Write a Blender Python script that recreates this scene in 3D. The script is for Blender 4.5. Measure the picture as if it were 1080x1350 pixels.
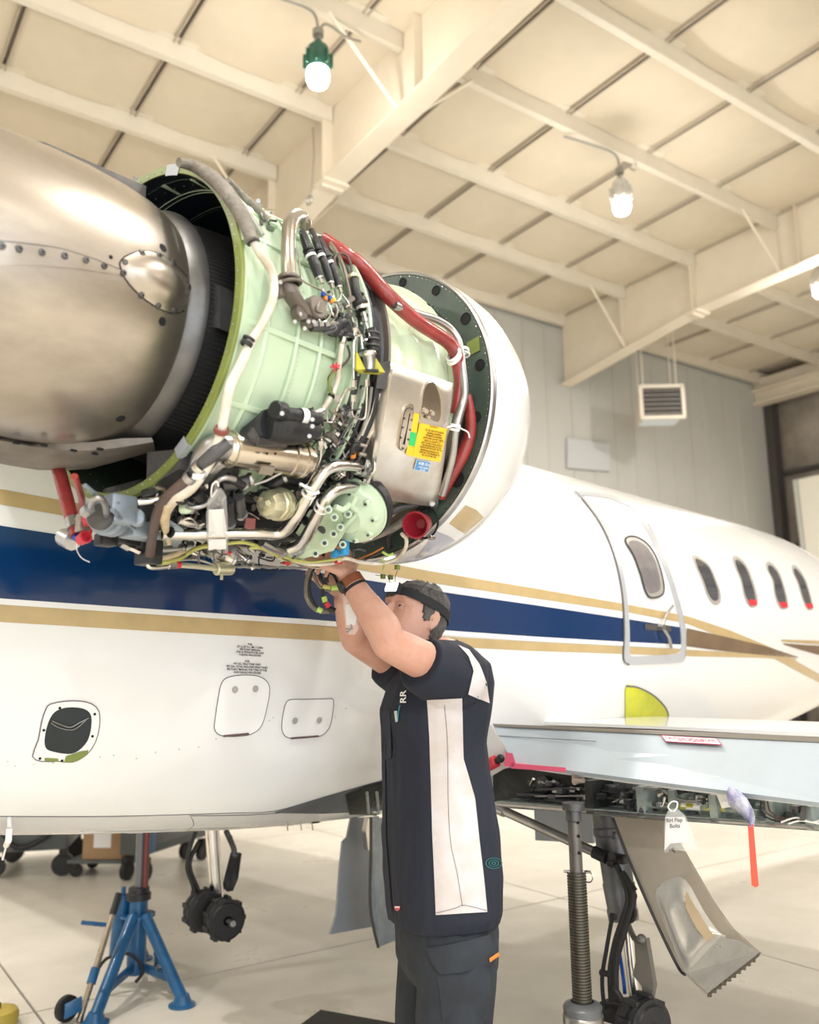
import bpy, bmesh, math, random
import numpy as np
from mathutils import Vector, Matrix, noise
from mathutils.bvhtree import BVHTree

for o in list(bpy.data.objects):
    bpy.data.objects.remove(o)
C = bpy.context.scene.collection
SC = bpy.context.scene
rnd = random.Random(7)
PI = math.pi
sin, cos, rad = math.sin, math.cos, math.radians

# ------------------------------------------------------------------ camera
FPX = 1150.0
PITCH, ROLL, HC = rad(10.5), rad(0.8), 1.5
_x0 = Vector((1, 0, 0)); _y0 = Vector((0, -sin(PITCH), cos(PITCH))); _f0 = Vector((0, cos(PITCH), sin(PITCH)))
_xr = _x0 * cos(ROLL) - _y0 * sin(ROLL)
_yr = _x0 * sin(ROLL) + _y0 * cos(ROLL)
cam_data = bpy.data.cameras.new('camera')
cam = bpy.data.objects.new('camera', cam_data)
C.objects.link(cam)
m = Matrix((_xr, _yr, -_f0)).transposed().to_4x4()
m.translation = Vector((0, 0, HC))
cam.matrix_world = m
cam_data.sensor_fit = 'HORIZONTAL'
cam_data.sensor_width = 36.0
cam_data.lens = 36.0 * FPX / 1080.0
cam_data.clip_end = 200
cam_data.dof.use_dof = True
cam_data.dof.focus_distance = 2.45
cam_data.dof.aperture_fstop = 3.2
SC.camera = cam

# ------------------------------------------------------------------ view, daylight
SC.view_settings.view_transform = 'Standard'
SC.view_settings.look = 'None'
SC.view_settings.exposure = 0.42
SC.view_settings.gamma = 1.0
SC.view_settings.use_curve_mapping = False
world = bpy.data.worlds.new('daylight'); SC.world = world
world.use_nodes = True
bg = world.node_tree.nodes['Background']
bg.inputs[0].default_value = (0.80, 0.90, 1.0, 1)
bg.inputs[1].default_value = 1.2

# hall axes: HP runs along the purlins, HQ along the girders
AZB = rad(55)
HP = Vector((sin(AZB), cos(AZB), 0)); HQ = Vector((-cos(AZB), sin(AZB), 0))
def hall(p, q, z): return HP * p + HQ * q + Vector((0, 0, z))
HALL_P0, HALL_P1, HALL_Q0, HALL_Q1, HALL_H = -9.0, 17.0, -9.5, 10.45, 7.72

def area_light(name, loc, direction, sx, sy, watts, color=(1, 1, 1)):
    d = bpy.data.lights.new(name, 'AREA'); d.shape = 'RECTANGLE'; d.size = sx; d.size_y = sy
    d.energy = watts; d.color = color
    o = bpy.data.objects.new(name, d); C.objects.link(o)
    o.location = loc
    o.rotation_euler = Vector(direction).to_track_quat('-Z', 'Y').to_euler()
    return o
# daylight that comes in through the open hangar doorway behind the camera
area_light('doorway_daylight', hall(-1.5, HALL_Q0 + 0.1, 3.0), HQ + Vector((0, 0, -0.05)), 12.0, 5.6, 480, (0.90, 0.95, 1.0))

LAMP_W = 42
DOWN_W = 108

# ------------------------------------------------------------------ picking helpers (a pixel of the 1080 x 1350 photo to a ray)
def ray(px, py):
    X = (px - 540) / FPX; Y = -(py - 675) / FPX
    return _xr * X + _yr * Y + _f0
EYE = Vector((0, 0, HC))
def D(px, py, y):
    r = ray(px, py); return EYE + r * (y / r.y)
def atz(px, py, z):
    r = ray(px, py); return EYE + r * ((z - HC) / r.z)
# aircraft axes
AZ, AP = rad(45), rad(-1.0)
U = Vector((sin(AZ) * cos(AP), cos(AZ) * cos(AP), sin(AP)))
V = Vector((cos(AZ), -sin(AZ), 0)); W = V.cross(U)
def A(u, v, w): return EYE + U * u + V * v + W * w
def atu(px, py, u):
    r = ray(px, py); return EYE + r * (u / r.dot(U))
def atv(px, py, v):
    r = ray(px, py); return EYE + r * (v / r.dot(V))
# engine axes
EAZ, EAP = rad(40), rad(-1.1)
EA = Vector((sin(EAZ) * cos(EAP), cos(EAZ) * cos(EAP), sin(EAP)))
EB = Vector((cos(EAZ), -sin(EAZ), 0)); EN_ = EB.cross(EA)
EC = A(0.85, -1.75, 0.77) + EA * 0.0135 + Vector((0, 0, 0.0093))
def E(e, b, n): return EC + EA * e + EB * b + EN_ * n
def EP(e, r, deg): return E(e, r * cos(rad(deg)), r * sin(rad(deg)))
def EN(px, py, r):
    """point where the ray through a pixel meets the cylinder of radius r about the engine axis (near side)"""
    R = ray(px, py); o = EYE - EC
    d1, d2, o1, o2 = R.dot(EB), R.dot(EN_), o.dot(EB), o.dot(EN_)
    a = d1 * d1 + d2 * d2; b = 2 * (o1 * d1 + o2 * d2); c = o1 * o1 + o2 * o2 - r * r
    disc = b * b - 4 * a * c
    t = -b / (2 * a) if disc < 0 else (-b - math.sqrt(disc)) / (2 * a)
    return EYE + R * t
def EE(px, py, e):
    R = ray(px, py); return EYE + R * ((EC + EA * e - EYE).dot(EA) / R.dot(EA))

# ------------------------------------------------------------------ materials
MATS = {}
def mat(name, col, rough=0.5, metal=0.0, var=0.0, vscale=6.0, bump=0.0, bscale=60.0, coat=0.0, emit=None, estr=0.0,
        col2=None, alpha=1.0, trans=0.0, stretch=None, rvar=0.0, detail=5.0, world_coords=False):
    if name in MATS: return MATS[name]
    m = bpy.data.materials.new(name); m.use_nodes = True; MATS[name] = m
    nt = m.node_tree; b = nt.nodes['Principled BSDF']
    b.inputs['Base Color'].default_value = (*col, 1)
    b.inputs['Roughness'].default_value = rough
    b.inputs['Metallic'].default_value = metal
    b.inputs['Coat Weight'].default_value = coat
    b.inputs['Coat Roughness'].default_value = 0.06
    if trans: b.inputs['Transmission Weight'].default_value = trans
    if alpha < 1: b.inputs['Alpha'].default_value = alpha
    if emit: b.inputs['Emission Color'].default_value = (*emit, 1); b.inputs['Emission Strength'].default_value = estr
    tc = nt.nodes.new('ShaderNodeTexCoord'); mp = nt.nodes.new('ShaderNodeMapping')
    nt.links.new(tc.outputs['Object'], mp.inputs[0])
    if stretch: mp.inputs['Scale'].default_value = stretch
    if var or rvar or col2:
        n = nt.nodes.new('ShaderNodeTexNoise'); n.inputs['Scale'].default_value = vscale; n.inputs['Detail'].default_value = detail
        n.inputs['Roughness'].default_value = 0.6
        nt.links.new(mp.outputs[0], n.inputs[0])
        cr = nt.nodes.new('ShaderNodeValToRGB'); nt.links.new(n.outputs[0], cr.inputs[0])
        cr.color_ramp.elements[0].position = 0.35; cr.color_ramp.elements[1].position = 0.68
        c2 = col2 if col2 else tuple(c * (1 - var) for c in col)
        cr.color_ramp.elements[0].color = (*c2, 1); cr.color_ramp.elements[1].color = (*col, 1)
        nt.links.new(cr.outputs[0], b.inputs['Base Color'])
        if rvar:
            mr = nt.nodes.new('ShaderNodeMapRange'); nt.links.new(n.outputs[0], mr.inputs[0])
            mr.inputs[1].default_value = 0.3; mr.inputs[2].default_value = 0.7
            mr.inputs[3].default_value = rough + rvar; mr.inputs[4].default_value = max(0.03, rough - rvar)
            nt.links.new(mr.outputs[0], b.inputs['Roughness'])
    if bump:
        n2 = nt.nodes.new('ShaderNodeTexNoise'); n2.inputs['Scale'].default_value = bscale; n2.inputs['Detail'].default_value = 4
        nt.links.new(mp.outputs[0], n2.inputs[0])
        bp = nt.nodes.new('ShaderNodeBump'); bp.inputs['Strength'].default_value = bump; bp.inputs['Distance'].default_value = 0.01
        nt.links.new(n2.outputs[0], bp.inputs['Height']); nt.links.new(bp.outputs[0], b.inputs['Normal'])
    return m

M_white = mat('white_gloss_paint', (0.77, 0.77, 0.76), 0.22, coat=0.6, var=0.05, vscale=1.5)
M_belly = mat('dull_white_and_belly_shade', (0.62, 0.61, 0.60), 0.45, var=0.15, vscale=3)  # duller white; on the belly band it carries the underside's shade
M_blue = mat('navy_paint', (0.002, 0.028, 0.105), 0.14, coat=0.5)
M_gold = mat('gold_paint', (0.50, 0.37, 0.18), 0.32, coat=0.5, var=0.12, vscale=12)
M_seam = mat('panel_seam', (0.13, 0.12, 0.12), 0.7)
M_bronze = mat('weathered_metal_skin', (0.50, 0.45, 0.39), 0.36, 0.92, col2=(0.33, 0.295, 0.255), vscale=3.5, bump=0.06, bscale=9, rvar=0.10, stretch=(0.6, 1.2, 2.6))
M_darkmetal = mat('heat_darkened_metal', (0.16, 0.155, 0.15), 0.42, 0.8, var=0.4, vscale=12)
M_mint = mat('mint_primer', (0.56, 0.69, 0.50), 0.28, coat=0.35, col2=(0.49, 0.62, 0.45), vscale=5, bump=0.05, bscale=14)
M_mint2 = mat('pale_mint_primer', (0.64, 0.74, 0.53), 0.22, coat=0.5, col2=(0.55, 0.67, 0.48), vscale=5, bump=0.10, bscale=7)
M_olive = mat('olive_primer_edge', (0.20, 0.25, 0.055), 0.45, var=0.2, vscale=15)
M_navyin = mat('dark_duct_lining', (0.006, 0.012, 0.022), 0.5, var=0.4, vscale=8)
M_greenin = mat('dark_green_duct_lining', (0.018, 0.035, 0.018), 0.55, var=0.4, vscale=8)
M_bulk = mat('dark_green_bulkhead', (0.055, 0.085, 0.068), 0.42, var=0.3, vscale=9, coat=0.2)
M_black = mat('black_rubber', (0.012, 0.012, 0.013), 0.55)
M_blackm = mat('black_casting', (0.035, 0.036, 0.04), 0.42, 0.35, var=0.4, vscale=20, bump=0.2, bscale=90)
M_grey = mat('grey_casting', (0.12, 0.12, 0.125), 0.42, 0.5, var=0.35, vscale=22, bump=0.15, bscale=90)
M_taupe = mat('taupe_casting', (0.20, 0.17, 0.145), 0.45, 0.4, var=0.25, vscale=18)
M_bluegrey = mat('blue_grey_casting', (0.30, 0.36, 0.42), 0.4, 0.35, var=0.25, vscale=18)
M_steel = mat('bright_steel_tube', (0.72, 0.70, 0.67), 0.24, 1.0, var=0.15, vscale=14)
M_steel2 = mat('satin_steel', (0.50, 0.50, 0.50), 0.35, 1.0, var=0.25, vscale=14)
M_stain = mat('stained_stainless', (0.62, 0.56, 0.48), 0.26, 1.0, col2=(0.42, 0.36, 0.29), vscale=6, rvar=0.08)
M_tank = mat('scuffed_aluminium', (0.80, 0.77, 0.72), 0.36, 0.9, col2=(0.60, 0.55, 0.48), vscale=7, rvar=0.10, bump=0.03, bscale=8)
M_chrome = mat('polished_lip', (0.75, 0.75, 0.76), 0.06, 1.0)
M_tubetaupe = mat('dull_duct_tube', (0.36, 0.32, 0.27), 0.33, 0.85, var=0.2, vscale=10)
M_red = mat('red_silicone', (0.33, 0.035, 0.032), 0.33, var=0.35, vscale=14, bump=0.25, bscale=45, coat=0.3)
M_red2 = mat('bright_red_plastic', (0.55, 0.03, 0.05), 0.4)
M_pink = mat('pink_tape', (0.85, 0.13, 0.24), 0.55)
M_streamer = mat('coral_streamer', (0.95, 0.12, 0.08), 0.6)
M_whitehose = mat('grimy_white_sleeve', (0.78, 0.75, 0.68), 0.55, col2=(0.55, 0.47, 0.36), vscale=16, bump=0.3, bscale=50)
M_cream = mat('cream_sleeve', (0.68, 0.58, 0.40), 0.6, col2=(0.45, 0.33, 0.18), vscale=25, bump=0.4, bscale=60)
M_brown = mat('brown_heat_sleeve', (0.10, 0.065, 0.055), 0.6, var=0.2, vscale=20)
M_braid = mat('grimy_braided_sleeve', (0.26, 0.235, 0.20), 0.6, 0.2, var=0.4, vscale=30, bump=0.4, bscale=120)
M_limewire = mat('yellow_green_wire', (0.55, 0.55, 0.16), 0.5, var=0.2, vscale=25)
M_whitetie = mat('white_tie', (0.85, 0.85, 0.83), 0.5)
M_yellowp = mat('yellow_placard', (0.92, 0.56, 0.02), 0.4)
M_greenp = mat('green_placard', (0.02, 0.52, 0.13), 0.4)
M_bluep = mat('blue_placard', (0.08, 0.30, 0.60), 0.4)
M_ink = mat('black_ink', (0.006, 0.006, 0.007), 0.9)
M_whiteink = mat('white_ink', (0.9, 0.9, 0.9), 0.6)
M_redink = mat('red_ink', (0.45, 0.02, 0.08), 0.6)
M_yellowbr = mat('yellow_chromate_bracket', (0.48, 0.45, 0.03), 0.4, var=0.2, vscale=20)
M_lime = mat('lime_tape', (0.45, 0.66, 0.14), 0.5)
M_bluefit = mat('blue_anodised_fitting', (0.02, 0.09, 0.45), 0.3, 0.7)
M_bluegm = mat('blue_connector', (0.03, 0.30, 0.62), 0.45)
M_goldcap = mat('gold_anodised_cap', (0.62, 0.60, 0.42), 0.3, 0.7, var=0.2, vscale=20)
M_orange = mat('orange_band', (0.6, 0.2, 0.03), 0.5)
M_jackblue = mat('blue_jack_paint', (0.01, 0.12, 0.30), 0.35, var=0.35, vscale=12, coat=0.2)
M_greypan = mat('grey_panel_paint', (0.34, 0.37, 0.41), 0.42, var=0.15, vscale=5)
M_bluealu = mat('bare_spoiler_skin', (0.44, 0.52, 0.59), 0.36, 0.2, col2=(0.38, 0.43, 0.47), vscale=2.5, stretch=(1, 1, 1), rvar=0.06)
M_gearpan = mat('unpainted_composite_skin', (0.50, 0.45, 0.38), 0.36, 0.45, col2=(0.40, 0.36, 0.30), vscale=5, rvar=0.08)
M_gearin = mat('worn_silver_pan', (0.68, 0.68, 0.66), 0.30, 0.5, col2=(0.52, 0.51, 0.48), vscale=9, rvar=0.08)
M_bay = mat('dark_bay_structure', (0.045, 0.05, 0.05), 0.35, 0.3, var=0.6, vscale=14, bump=0.2, bscale=50)  # near-black tone for the wheel well and inboard wing bay
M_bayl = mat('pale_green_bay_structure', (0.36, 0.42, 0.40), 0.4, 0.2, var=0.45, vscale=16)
M_yellowpt = mat('yellow_translucent_film', (0.62, 0.62, 0.02), 0.4, col2=(0.42, 0.44, 0.02), vscale=5)
M_pane = mat('dark_window_pane', (0.055, 0.06, 0.075), 0.07, coat=1.0)
M_paneg = mat('grey_window_pane', (0.27, 0.25, 0.26), 0.12, coat=1.0, var=0.35, vscale=6)
M_gearmetal = mat('grey_painted_strut', (0.17, 0.18, 0.195), 0.38, 0.3, var=0.3, vscale=8)
M_cardboard = mat('cardboard', (0.42, 0.27, 0.15), 0.8, var=0.1)
M_cart = mat('dark_cart_panel', (0.10, 0.115, 0.12), 0.5, var=0.2)
M_bag = mat('clear_polythene', (0.95, 0.97, 0.98), 0.08, trans=0.0, alpha=0.22)
M_paper = mat('white_paper', (0.88, 0.88, 0.90), 0.7)
M_skin = mat('skin', (0.60, 0.35, 0.265), 0.46, col2=(0.54, 0.28, 0.205), vscale=14, bump=0.12, bscale=120)
M_skin.node_tree.nodes['Principled BSDF'].inputs['Subsurface Weight'].default_value = 0.12
M_skin.node_tree.nodes['Principled BSDF'].inputs['Subsurface Radius'].default_value = (0.012, 0.004, 0.002)
M_shirt = mat('navy_work_cloth', (0.008, 0.012, 0.026), 0.8, var=0.15, vscale=10, bump=0.15, bscale=30)
M_shirtw = mat('off_white_work_cloth', (0.62, 0.60, 0.64), 0.8, col2=(0.54, 0.49, 0.46), vscale=9, bump=0.15, bscale=24)
M_trouser = mat('charcoal_work_cloth', (0.022, 0.028, 0.038), 0.85, var=0.3, vscale=16, bump=0.25, bscale=40)
M_hair = mat('dark_greying_hair', (0.035, 0.03, 0.028), 0.55, col2=(0.11, 0.10, 0.095), vscale=50, bump=0.8, bscale=220, stretch=(1, 1, 0.3))
M_strap = mat('black_elastic', (0.012, 0.013, 0.016), 0.8)
M_leather = mat('brown_leather', (0.20, 0.06, 0.022), 0.45)
M_lampon = mat('lit_head_torch', (1, 1, 1), 0.3, emit=(1, 0.98, 0.95), estr=9)
M_bulb = mat('lit_high_bay_lamp', (1, 1, 1), 0.3, emit=(1, 0.97, 0.9), estr=26)
M_lampgreen = mat('green_lamp_housing', (0.02, 0.11, 0.075), 0.4)
M_lampgrey = mat('grey_lamp_housing', (0.55, 0.53, 0.48), 0.4)
M_conduit = mat('grey_conduit', (0.30, 0.29, 0.26), 0.45, 0.4)
M_eye = mat('eye_white', (0.75, 0.72, 0.70), 0.15)
M_iris = mat('dark_iris', (0.03, 0.02, 0.015), 0.1)

# ------------------------------------------------------------------ geometry helpers: each returns (verts, faces)
def cr(pts, n=6, closed=False):
    """Catmull-Rom through points (Vectors or tuples)"""
    P = [Vector(p) for p in pts]
    if len(P) < 3 and not closed: 
        return [P[0].lerp(P[-1], i / n) for i in range(n + 1)]
    out = []; N = len(P)
    rng = range(N) if closed else range(N - 1)
    for i in rng:
        if closed: p0, p1, p2, p3 = P[i - 1], P[i], P[(i + 1) % N], P[(i + 2) % N]
        else: p0, p1, p2, p3 = P[max(i - 1, 0)], P[i], P[i + 1], P[min(i + 2, N - 1)]
        for k in range(n):
            t = k / n
            out.append(0.5 * ((2 * p1) + (p2 - p0) * t + (2 * p0 - 5 * p1 + 4 * p2 - p3) * t * t + (3 * p1 - p0 - 3 * p2 + p3) * t * t * t))
    if not closed: out.append(P[-1])
    return out

def join(*gs):
    V_, F_ = [], []
    for g in gs:
        o = len(V_); V_ += g[0]; F_ += [tuple(i + o for i in f) for f in g[1]]
    return V_, F_

def tube(pts, r, seg=10, n=5, smooth=True, cap=True, radii=None, flat=None):
    """tapered tube along a path"""
    P = cr(pts, n) if smooth and len(pts) > 2 else [Vector(p) for p in pts]
    N = len(P)
    if radii is None: R = [r] * N
    else:
        R = []
        for i in range(N):
            t = i / (N - 1) * (len(radii) - 1); k = min(int(t), len(radii) - 2); R.append(radii[k] * (1 - (t - k)) + radii[k + 1] * (t - k))
    tan = [(P[min(i + 1, N - 1)] - P[max(i - 1, 0)]).normalized() for i in range(N)]
    a = tan[0].orthogonal().normalized()
    if flat is not None:
        a = (Vector(flat) - tan[0] * Vector(flat).dot(tan[0])).normalized()
    V_, F_ = [], []
    for i in range(N):
        a = (a - tan[i] * a.dot(tan[i])).normalized(); b = tan[i].cross(a)
        for k in range(seg):
            t = 2 * PI * k / seg
            V_.append(P[i] + (a * cos(t) + b * sin(t)) * R[i])
    for i in range(N - 1):
        for k in range(seg):
            k2 = (k + 1) % seg
            F_.append((i * seg + k, i * seg + k2, (i + 1) * seg + k2, (i + 1) * seg + k))
    if cap:
        F_.append(tuple(range(seg - 1, -1, -1))); F_.append(tuple((N - 1) * seg + k for k in range(seg)))
    return V_, F_

def frame_of(d, up=None):
    d = Vector(d).normalized()
    a = (Vector(up) - d * Vector(up).dot(d)).normalized() if up is not None else d.orthogonal().normalized()
    return a, d.cross(a), d

def lathe(o, d, prof, seg=32, up=None, arc=None, closed_prof=False):
    """prof: list of (distance along d, radius)"""
    a, b, d = frame_of(d, up); o = Vector(o)
    V_, F_ = [], []; full = arc is None
    ks = seg if full else seg + 1
    for (h, r) in prof:
        for k in range(ks):
            t = 2 * PI * k / seg if full else rad(arc[0] + (arc[1] - arc[0]) * k / seg)
            V_.append(o + d * h + (a * cos(t) + b * sin(t)) * r)
    n = len(prof)
    for i in range(n if closed_prof else n - 1):
        j = (i + 1) % n
        for k in range(seg):
            k2 = (k + 1) % ks
            F_.append((i * ks + k, i * ks + k2, j * ks + k2, j * ks + k))
    return V_, F_

def cyl(p0, p1, r, seg=16, r2=None, bev=0.0):
    p0, p1 = Vector(p0), Vector(p1); L = (p1 - p0).length; r2 = r if r2 is None else r2
    if bev: prof = [(0, 0.0001), (0, r - bev), (bev, r), (L - bev, r2), (L, r2 - bev), (L, 0.0001)]
    else: prof = [(0, 0.0001), (0, r), (L, r2), (L, 0.0001)]
    return lathe(p0, p1 - p0, prof, seg)

def box(c, ax, ay, az, bev=0.0):
    """box centred at c with half-extent vectors"""
    c = Vector(c); ax, ay, az = Vector(ax), Vector(ay), Vector(az)
    if not bev:
        V_ = [c + ax * sx + ay * sy + az * sz for sz in (-1, 1) for sy in (-1, 1) for sx in (-1, 1)]
        return V_, [(0, 2, 3, 1), (4, 5, 7, 6), (0, 1, 5, 4), (2, 6, 7, 3), (0, 4, 6, 2), (1, 3, 7, 5)]
    bm = bmesh.new(); r = bmesh.ops.create_cube(bm, size=2)
    X, Y, Z = ax.length, ay.length, az.length
    for v in bm.verts: v.co = Vector((v.co.x * X, v.co.y * Y, v.co.z * Z))
    bmesh.ops.bevel(bm, geom=bm.edges[:], offset=bev, segments=2, affect='EDGES', profile=0.5)
    bm.verts.index_update()
    xa, ya, za = ax / X, ay / Y, az / Z
    out = [c + xa * v.co.x + ya * v.co.y + za * v.co.z for v in bm.verts], [tuple(v.index for v in f.verts) for f in bm.faces]
    bm.free(); return out

def hexnut(p0, p1, r): return cyl(p0, p1, r, 6)

def ball(c, r, seg=14, sc=(1, 1, 1), ax=None):
    c = Vector(c); X, Y, Z = ax if ax else (Vector((1, 0, 0)), Vector((0, 1, 0)), Vector((0, 0, 1)))
    V_, F_ = [], []; rings = seg // 2
    for i in range(rings + 1):
        th = PI * i / rings
        for k in range(seg):
            p = 2 * PI * k / seg
            V_.append(c + X * (r * sc[0] * sin(th) * cos(p)) + Y * (r * sc[1] * sin(th) * sin(p)) + Z * (r * sc[2] * cos(th)))
    for i in range(rings):
        for k in range(seg):
            k2 = (k + 1) % seg
            F_.append((i * seg + k, (i + 1) * seg + k, (i + 1) * seg + k2, i * seg + k2))
    return V_, F_

def torus(c, d, R, r, seg=20, s2=8, up=None, arc=None):
    prof = [(r * sin(2 * PI * k / s2), R + r * cos(2 * PI * k / s2)) for k in range(s2)]
    return lathe(c, d, prof, seg, up=up, arc=arc, closed_prof=True)

def prism(outline, d, cap=True):
    """extrude a planar (or nearly planar) outline of world points by vector d"""
    n = len(outline); O = [Vector(p) for p in outline]; d = Vector(d)
    V_ = O + [p + d for p in O]
    F_ = [tuple(range(n)), tuple(range(2 * n - 1, n - 1, -1))] if cap else []
    F_ += [(i, i + n, (i + 1) % n + n, (i + 1) % n) for i in range(n)]
    return V_, F_

def loft(rings, cap=True):
    n = len(rings[0]); V_ = [Vector(p) for r in rings for p in r]; F_ = []
    for i in range(len(rings) - 1):
        for k in range(n):
            k2 = (k + 1) % n
            F_.append((i * n + k, i * n + k2, (i + 1) * n + k2, (i + 1) * n + k))
    if cap: F_.append(tuple(range(n - 1, -1, -1))); F_.append(tuple((len(rings) - 1) * n + k for k in range(n)))
    return V_, F_

def ering(c, a, b, n=24, ex=2.0):
    """superellipse ring about c with half-axis vectors a and b"""
    out = []
    for k in range(n):
        t = 2 * PI * k / n; x, y = cos(t), sin(t)
        out.append(Vector(c) + a * (abs(x) ** (2 / ex) * (1 if x >= 0 else -1)) + b * (abs(y) ** (2 / ex) * (1 if y >= 0 else -1)))
    return out

# ------------------------------------------------------------------ objects
def world_loc(o):
    p = Vector((0, 0, 0))
    while o is not None: p = p + o.location; o = o.parent
    return p
def obj(name, geo, material, parent=None, loc=None, smooth=True, angle=38, label=None, kind=None):
    """one mesh object; geometry comes in world coordinates"""
    V_, F_ = geo
    base = world_loc(parent) if parent is not None else (Vector(loc) if loc is not None else Vector((0, 0, 0)))
    me = bpy.data.meshes.new(name)
    me.from_pydata([tuple(Vector(v) - base) for v in V_], [], F_)
    bm = bmesh.new(); bm.from_mesh(me); bmesh.ops.recalc_face_normals(bm, faces=bm.faces); bm.to_mesh(me); bm.free()
    me.materials.append(material)
    if smooth:
        me.shade_smooth(); me.set_sharp_from_angle(angle=rad(angle))
    o = bpy.data.objects.new(name, me); C.objects.link(o)
    if parent is not None: o.parent = parent
    elif loc is not None: o.location = loc
    if label: o['label'] = label
    if kind: o['kind'] = kind
    return o
def thing(name, label, cat, loc, group=None):
    o = bpy.data.objects.new(name, None); C.objects.link(o); o.location = loc; o.empty_display_size = 0.1
    o['label'] = label; o['category'] = cat
    if group: o['group'] = group
    return o
def tag(o, label, cat, group=None):
    o['label'] = label; o['category'] = cat
    if group: o['group'] = group
    return o

class Surf:
    """ray-cast picker on an object's surface"""
    def __init__(self, ob):
        dg = bpy.context.evaluated_depsgraph_get()
        base = world_loc(ob); me = ob.data
        self.t = BVHTree.FromPolygons([v.co + base for v in me.vertices], [tuple(p.vertices) for p in me.polygons])
    def hit(self, px, py, off=0.0, fallback=True):
        r = ray(px, py).normalized()
        p, n, i, d = self.t.ray_cast(EYE, r)
        if p is None:
            if not fallback: return None
            # nearest point of the surface to the ray
            best = None
            for k in range(40):
                q = EYE + r * (1.5 + 0.15 * k); c_, n_, i_, d_ = self.t.find_nearest(q)
                if best is None or d_ < best[2]: best = (c_, n_, d_)
            p, n = best[0], best[1]
        if n.dot(r) > 0: n = -n
        return p + n * off
    def normal(self, px, py):
        r = ray(px, py).normalized(); p, n, i, d = self.t.ray_cast(EYE, r)
        if p is None: return -r
        return -n if n.dot(r) > 0 else n

def patch(S, outline, off=0.002, rings=4, thick=0.0, sm=0):
    """a piece that lies on surface S inside a closed outline given in photo pixels (star shaped)"""
    O = [Vector((p[0], p[1], 0)) for p in outline]
    if sm: O = cr(O, sm, closed=True)
    c = sum(O, Vector()) / len(O); V_, F_ = [], []; n = len(O)
    for i in range(rings):
        f = 1 - i / rings
        for p in O:
            q = c + (p - c) * f; V_.append(S.hit(q.x, q.y, off))
    V_.append(S.hit(c.x, c.y, off)); ci = len(V_) - 1
    for i in range(rings - 1):
        for k in range(n): F_.append((i * n + k, i * n + (k + 1) % n, (i + 1) * n + (k + 1) % n, (i + 1) * n + k))
    for k in range(n): F_.append(((rings - 1) * n + k, (rings - 1) * n + (k + 1) % n, ci))
    if thick:
        b = len(V_)
        for p in O: V_.append(S.hit(p.x, p.y, off - thick))
        for k in range(n): F_.append((k, b + k, b + (k + 1) % n, (k + 1) % n))
    return V_, F_
def ribbon(S, top, bot, off=0.002, n=40, m=4):
    """strip on surface S between two pixel polylines"""
    def sample(pl, t):
        L = [0]
        for a, b in zip(pl, pl[1:]): L.append(L[-1] + math.hypot(b[0] - a[0], b[1] - a[1]))
        d = t * L[-1]
        for i in range(len(pl) - 1):
            if d <= L[i + 1] + 1e-9:
                f = (d - L[i]) / (L[i + 1] - L[i]); return pl[i][0] + (pl[i + 1][0] - pl[i][0]) * f, pl[i][1] + (pl[i + 1][1] - pl[i][1]) * f
        return pl[-1]
    V_, F_ = [], []
    for i in range(n + 1):
        a, b = sample(top, i / n), sample(bot, i / n)
        for j in range(m + 1):
            f = j / m; V_.append(S.hit(a[0] + (b[0] - a[0]) * f, a[1] + (b[1] - a[1]) * f, off))
    for i in range(n):
        for j in range(m): F_.append((i * (m + 1) + j, (i + 1) * (m + 1) + j, (i + 1) * (m + 1) + j + 1, i * (m + 1) + j + 1))
    return V_, F_
def line_on(S, pts, r, off=0.0, closed=False, sm=4, seg=6):
    P = [Vector((p[0], p[1], 0)) for p in pts]
    P = cr(P, sm, closed) if sm else P
    if closed: P.append(P[0])
    return tube([S.hit(p.x, p.y, off) for p in P], r, seg=seg, smooth=False)
def annulus(S, outer, inner, off=0.003, thick=0.0):
    n = len(outer); V_ = [S.hit(p[0], p[1], off) for p in outer] + [S.hit(p[0], p[1], off) for p in inner]
    F_ = [(k, (k + 1) % n, n + (k + 1) % n, n + k) for k in range(n)]
    if thick:
        V_ += [S.hit(p[0], p[1], off - thick) for p in outer] + [S.hit(p[0], p[1], off - thick) for p in inner]
        F_ += [(k, 2 * n + k, 2 * n + (k + 1) % n, (k + 1) % n) for k in range(n)]
        F_ += [(n + k, n + (k + 1) % n, 3 * n + (k + 1) % n, 3 * n + k) for k in range(n)]
    return V_, F_
def spx(pts, n=5): return [(p.x, p.y) for p in cr([Vector((a, b, 0)) for a, b in pts], n, closed=True)]
def shrink(pts, f):
    cx = sum(p[0] for p in pts) / len(pts); cy = sum(p[1] for p in pts) / len(pts)
    return [(cx + (x - cx) * f, cy + (y - cy) * f) for x, y in pts]

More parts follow.
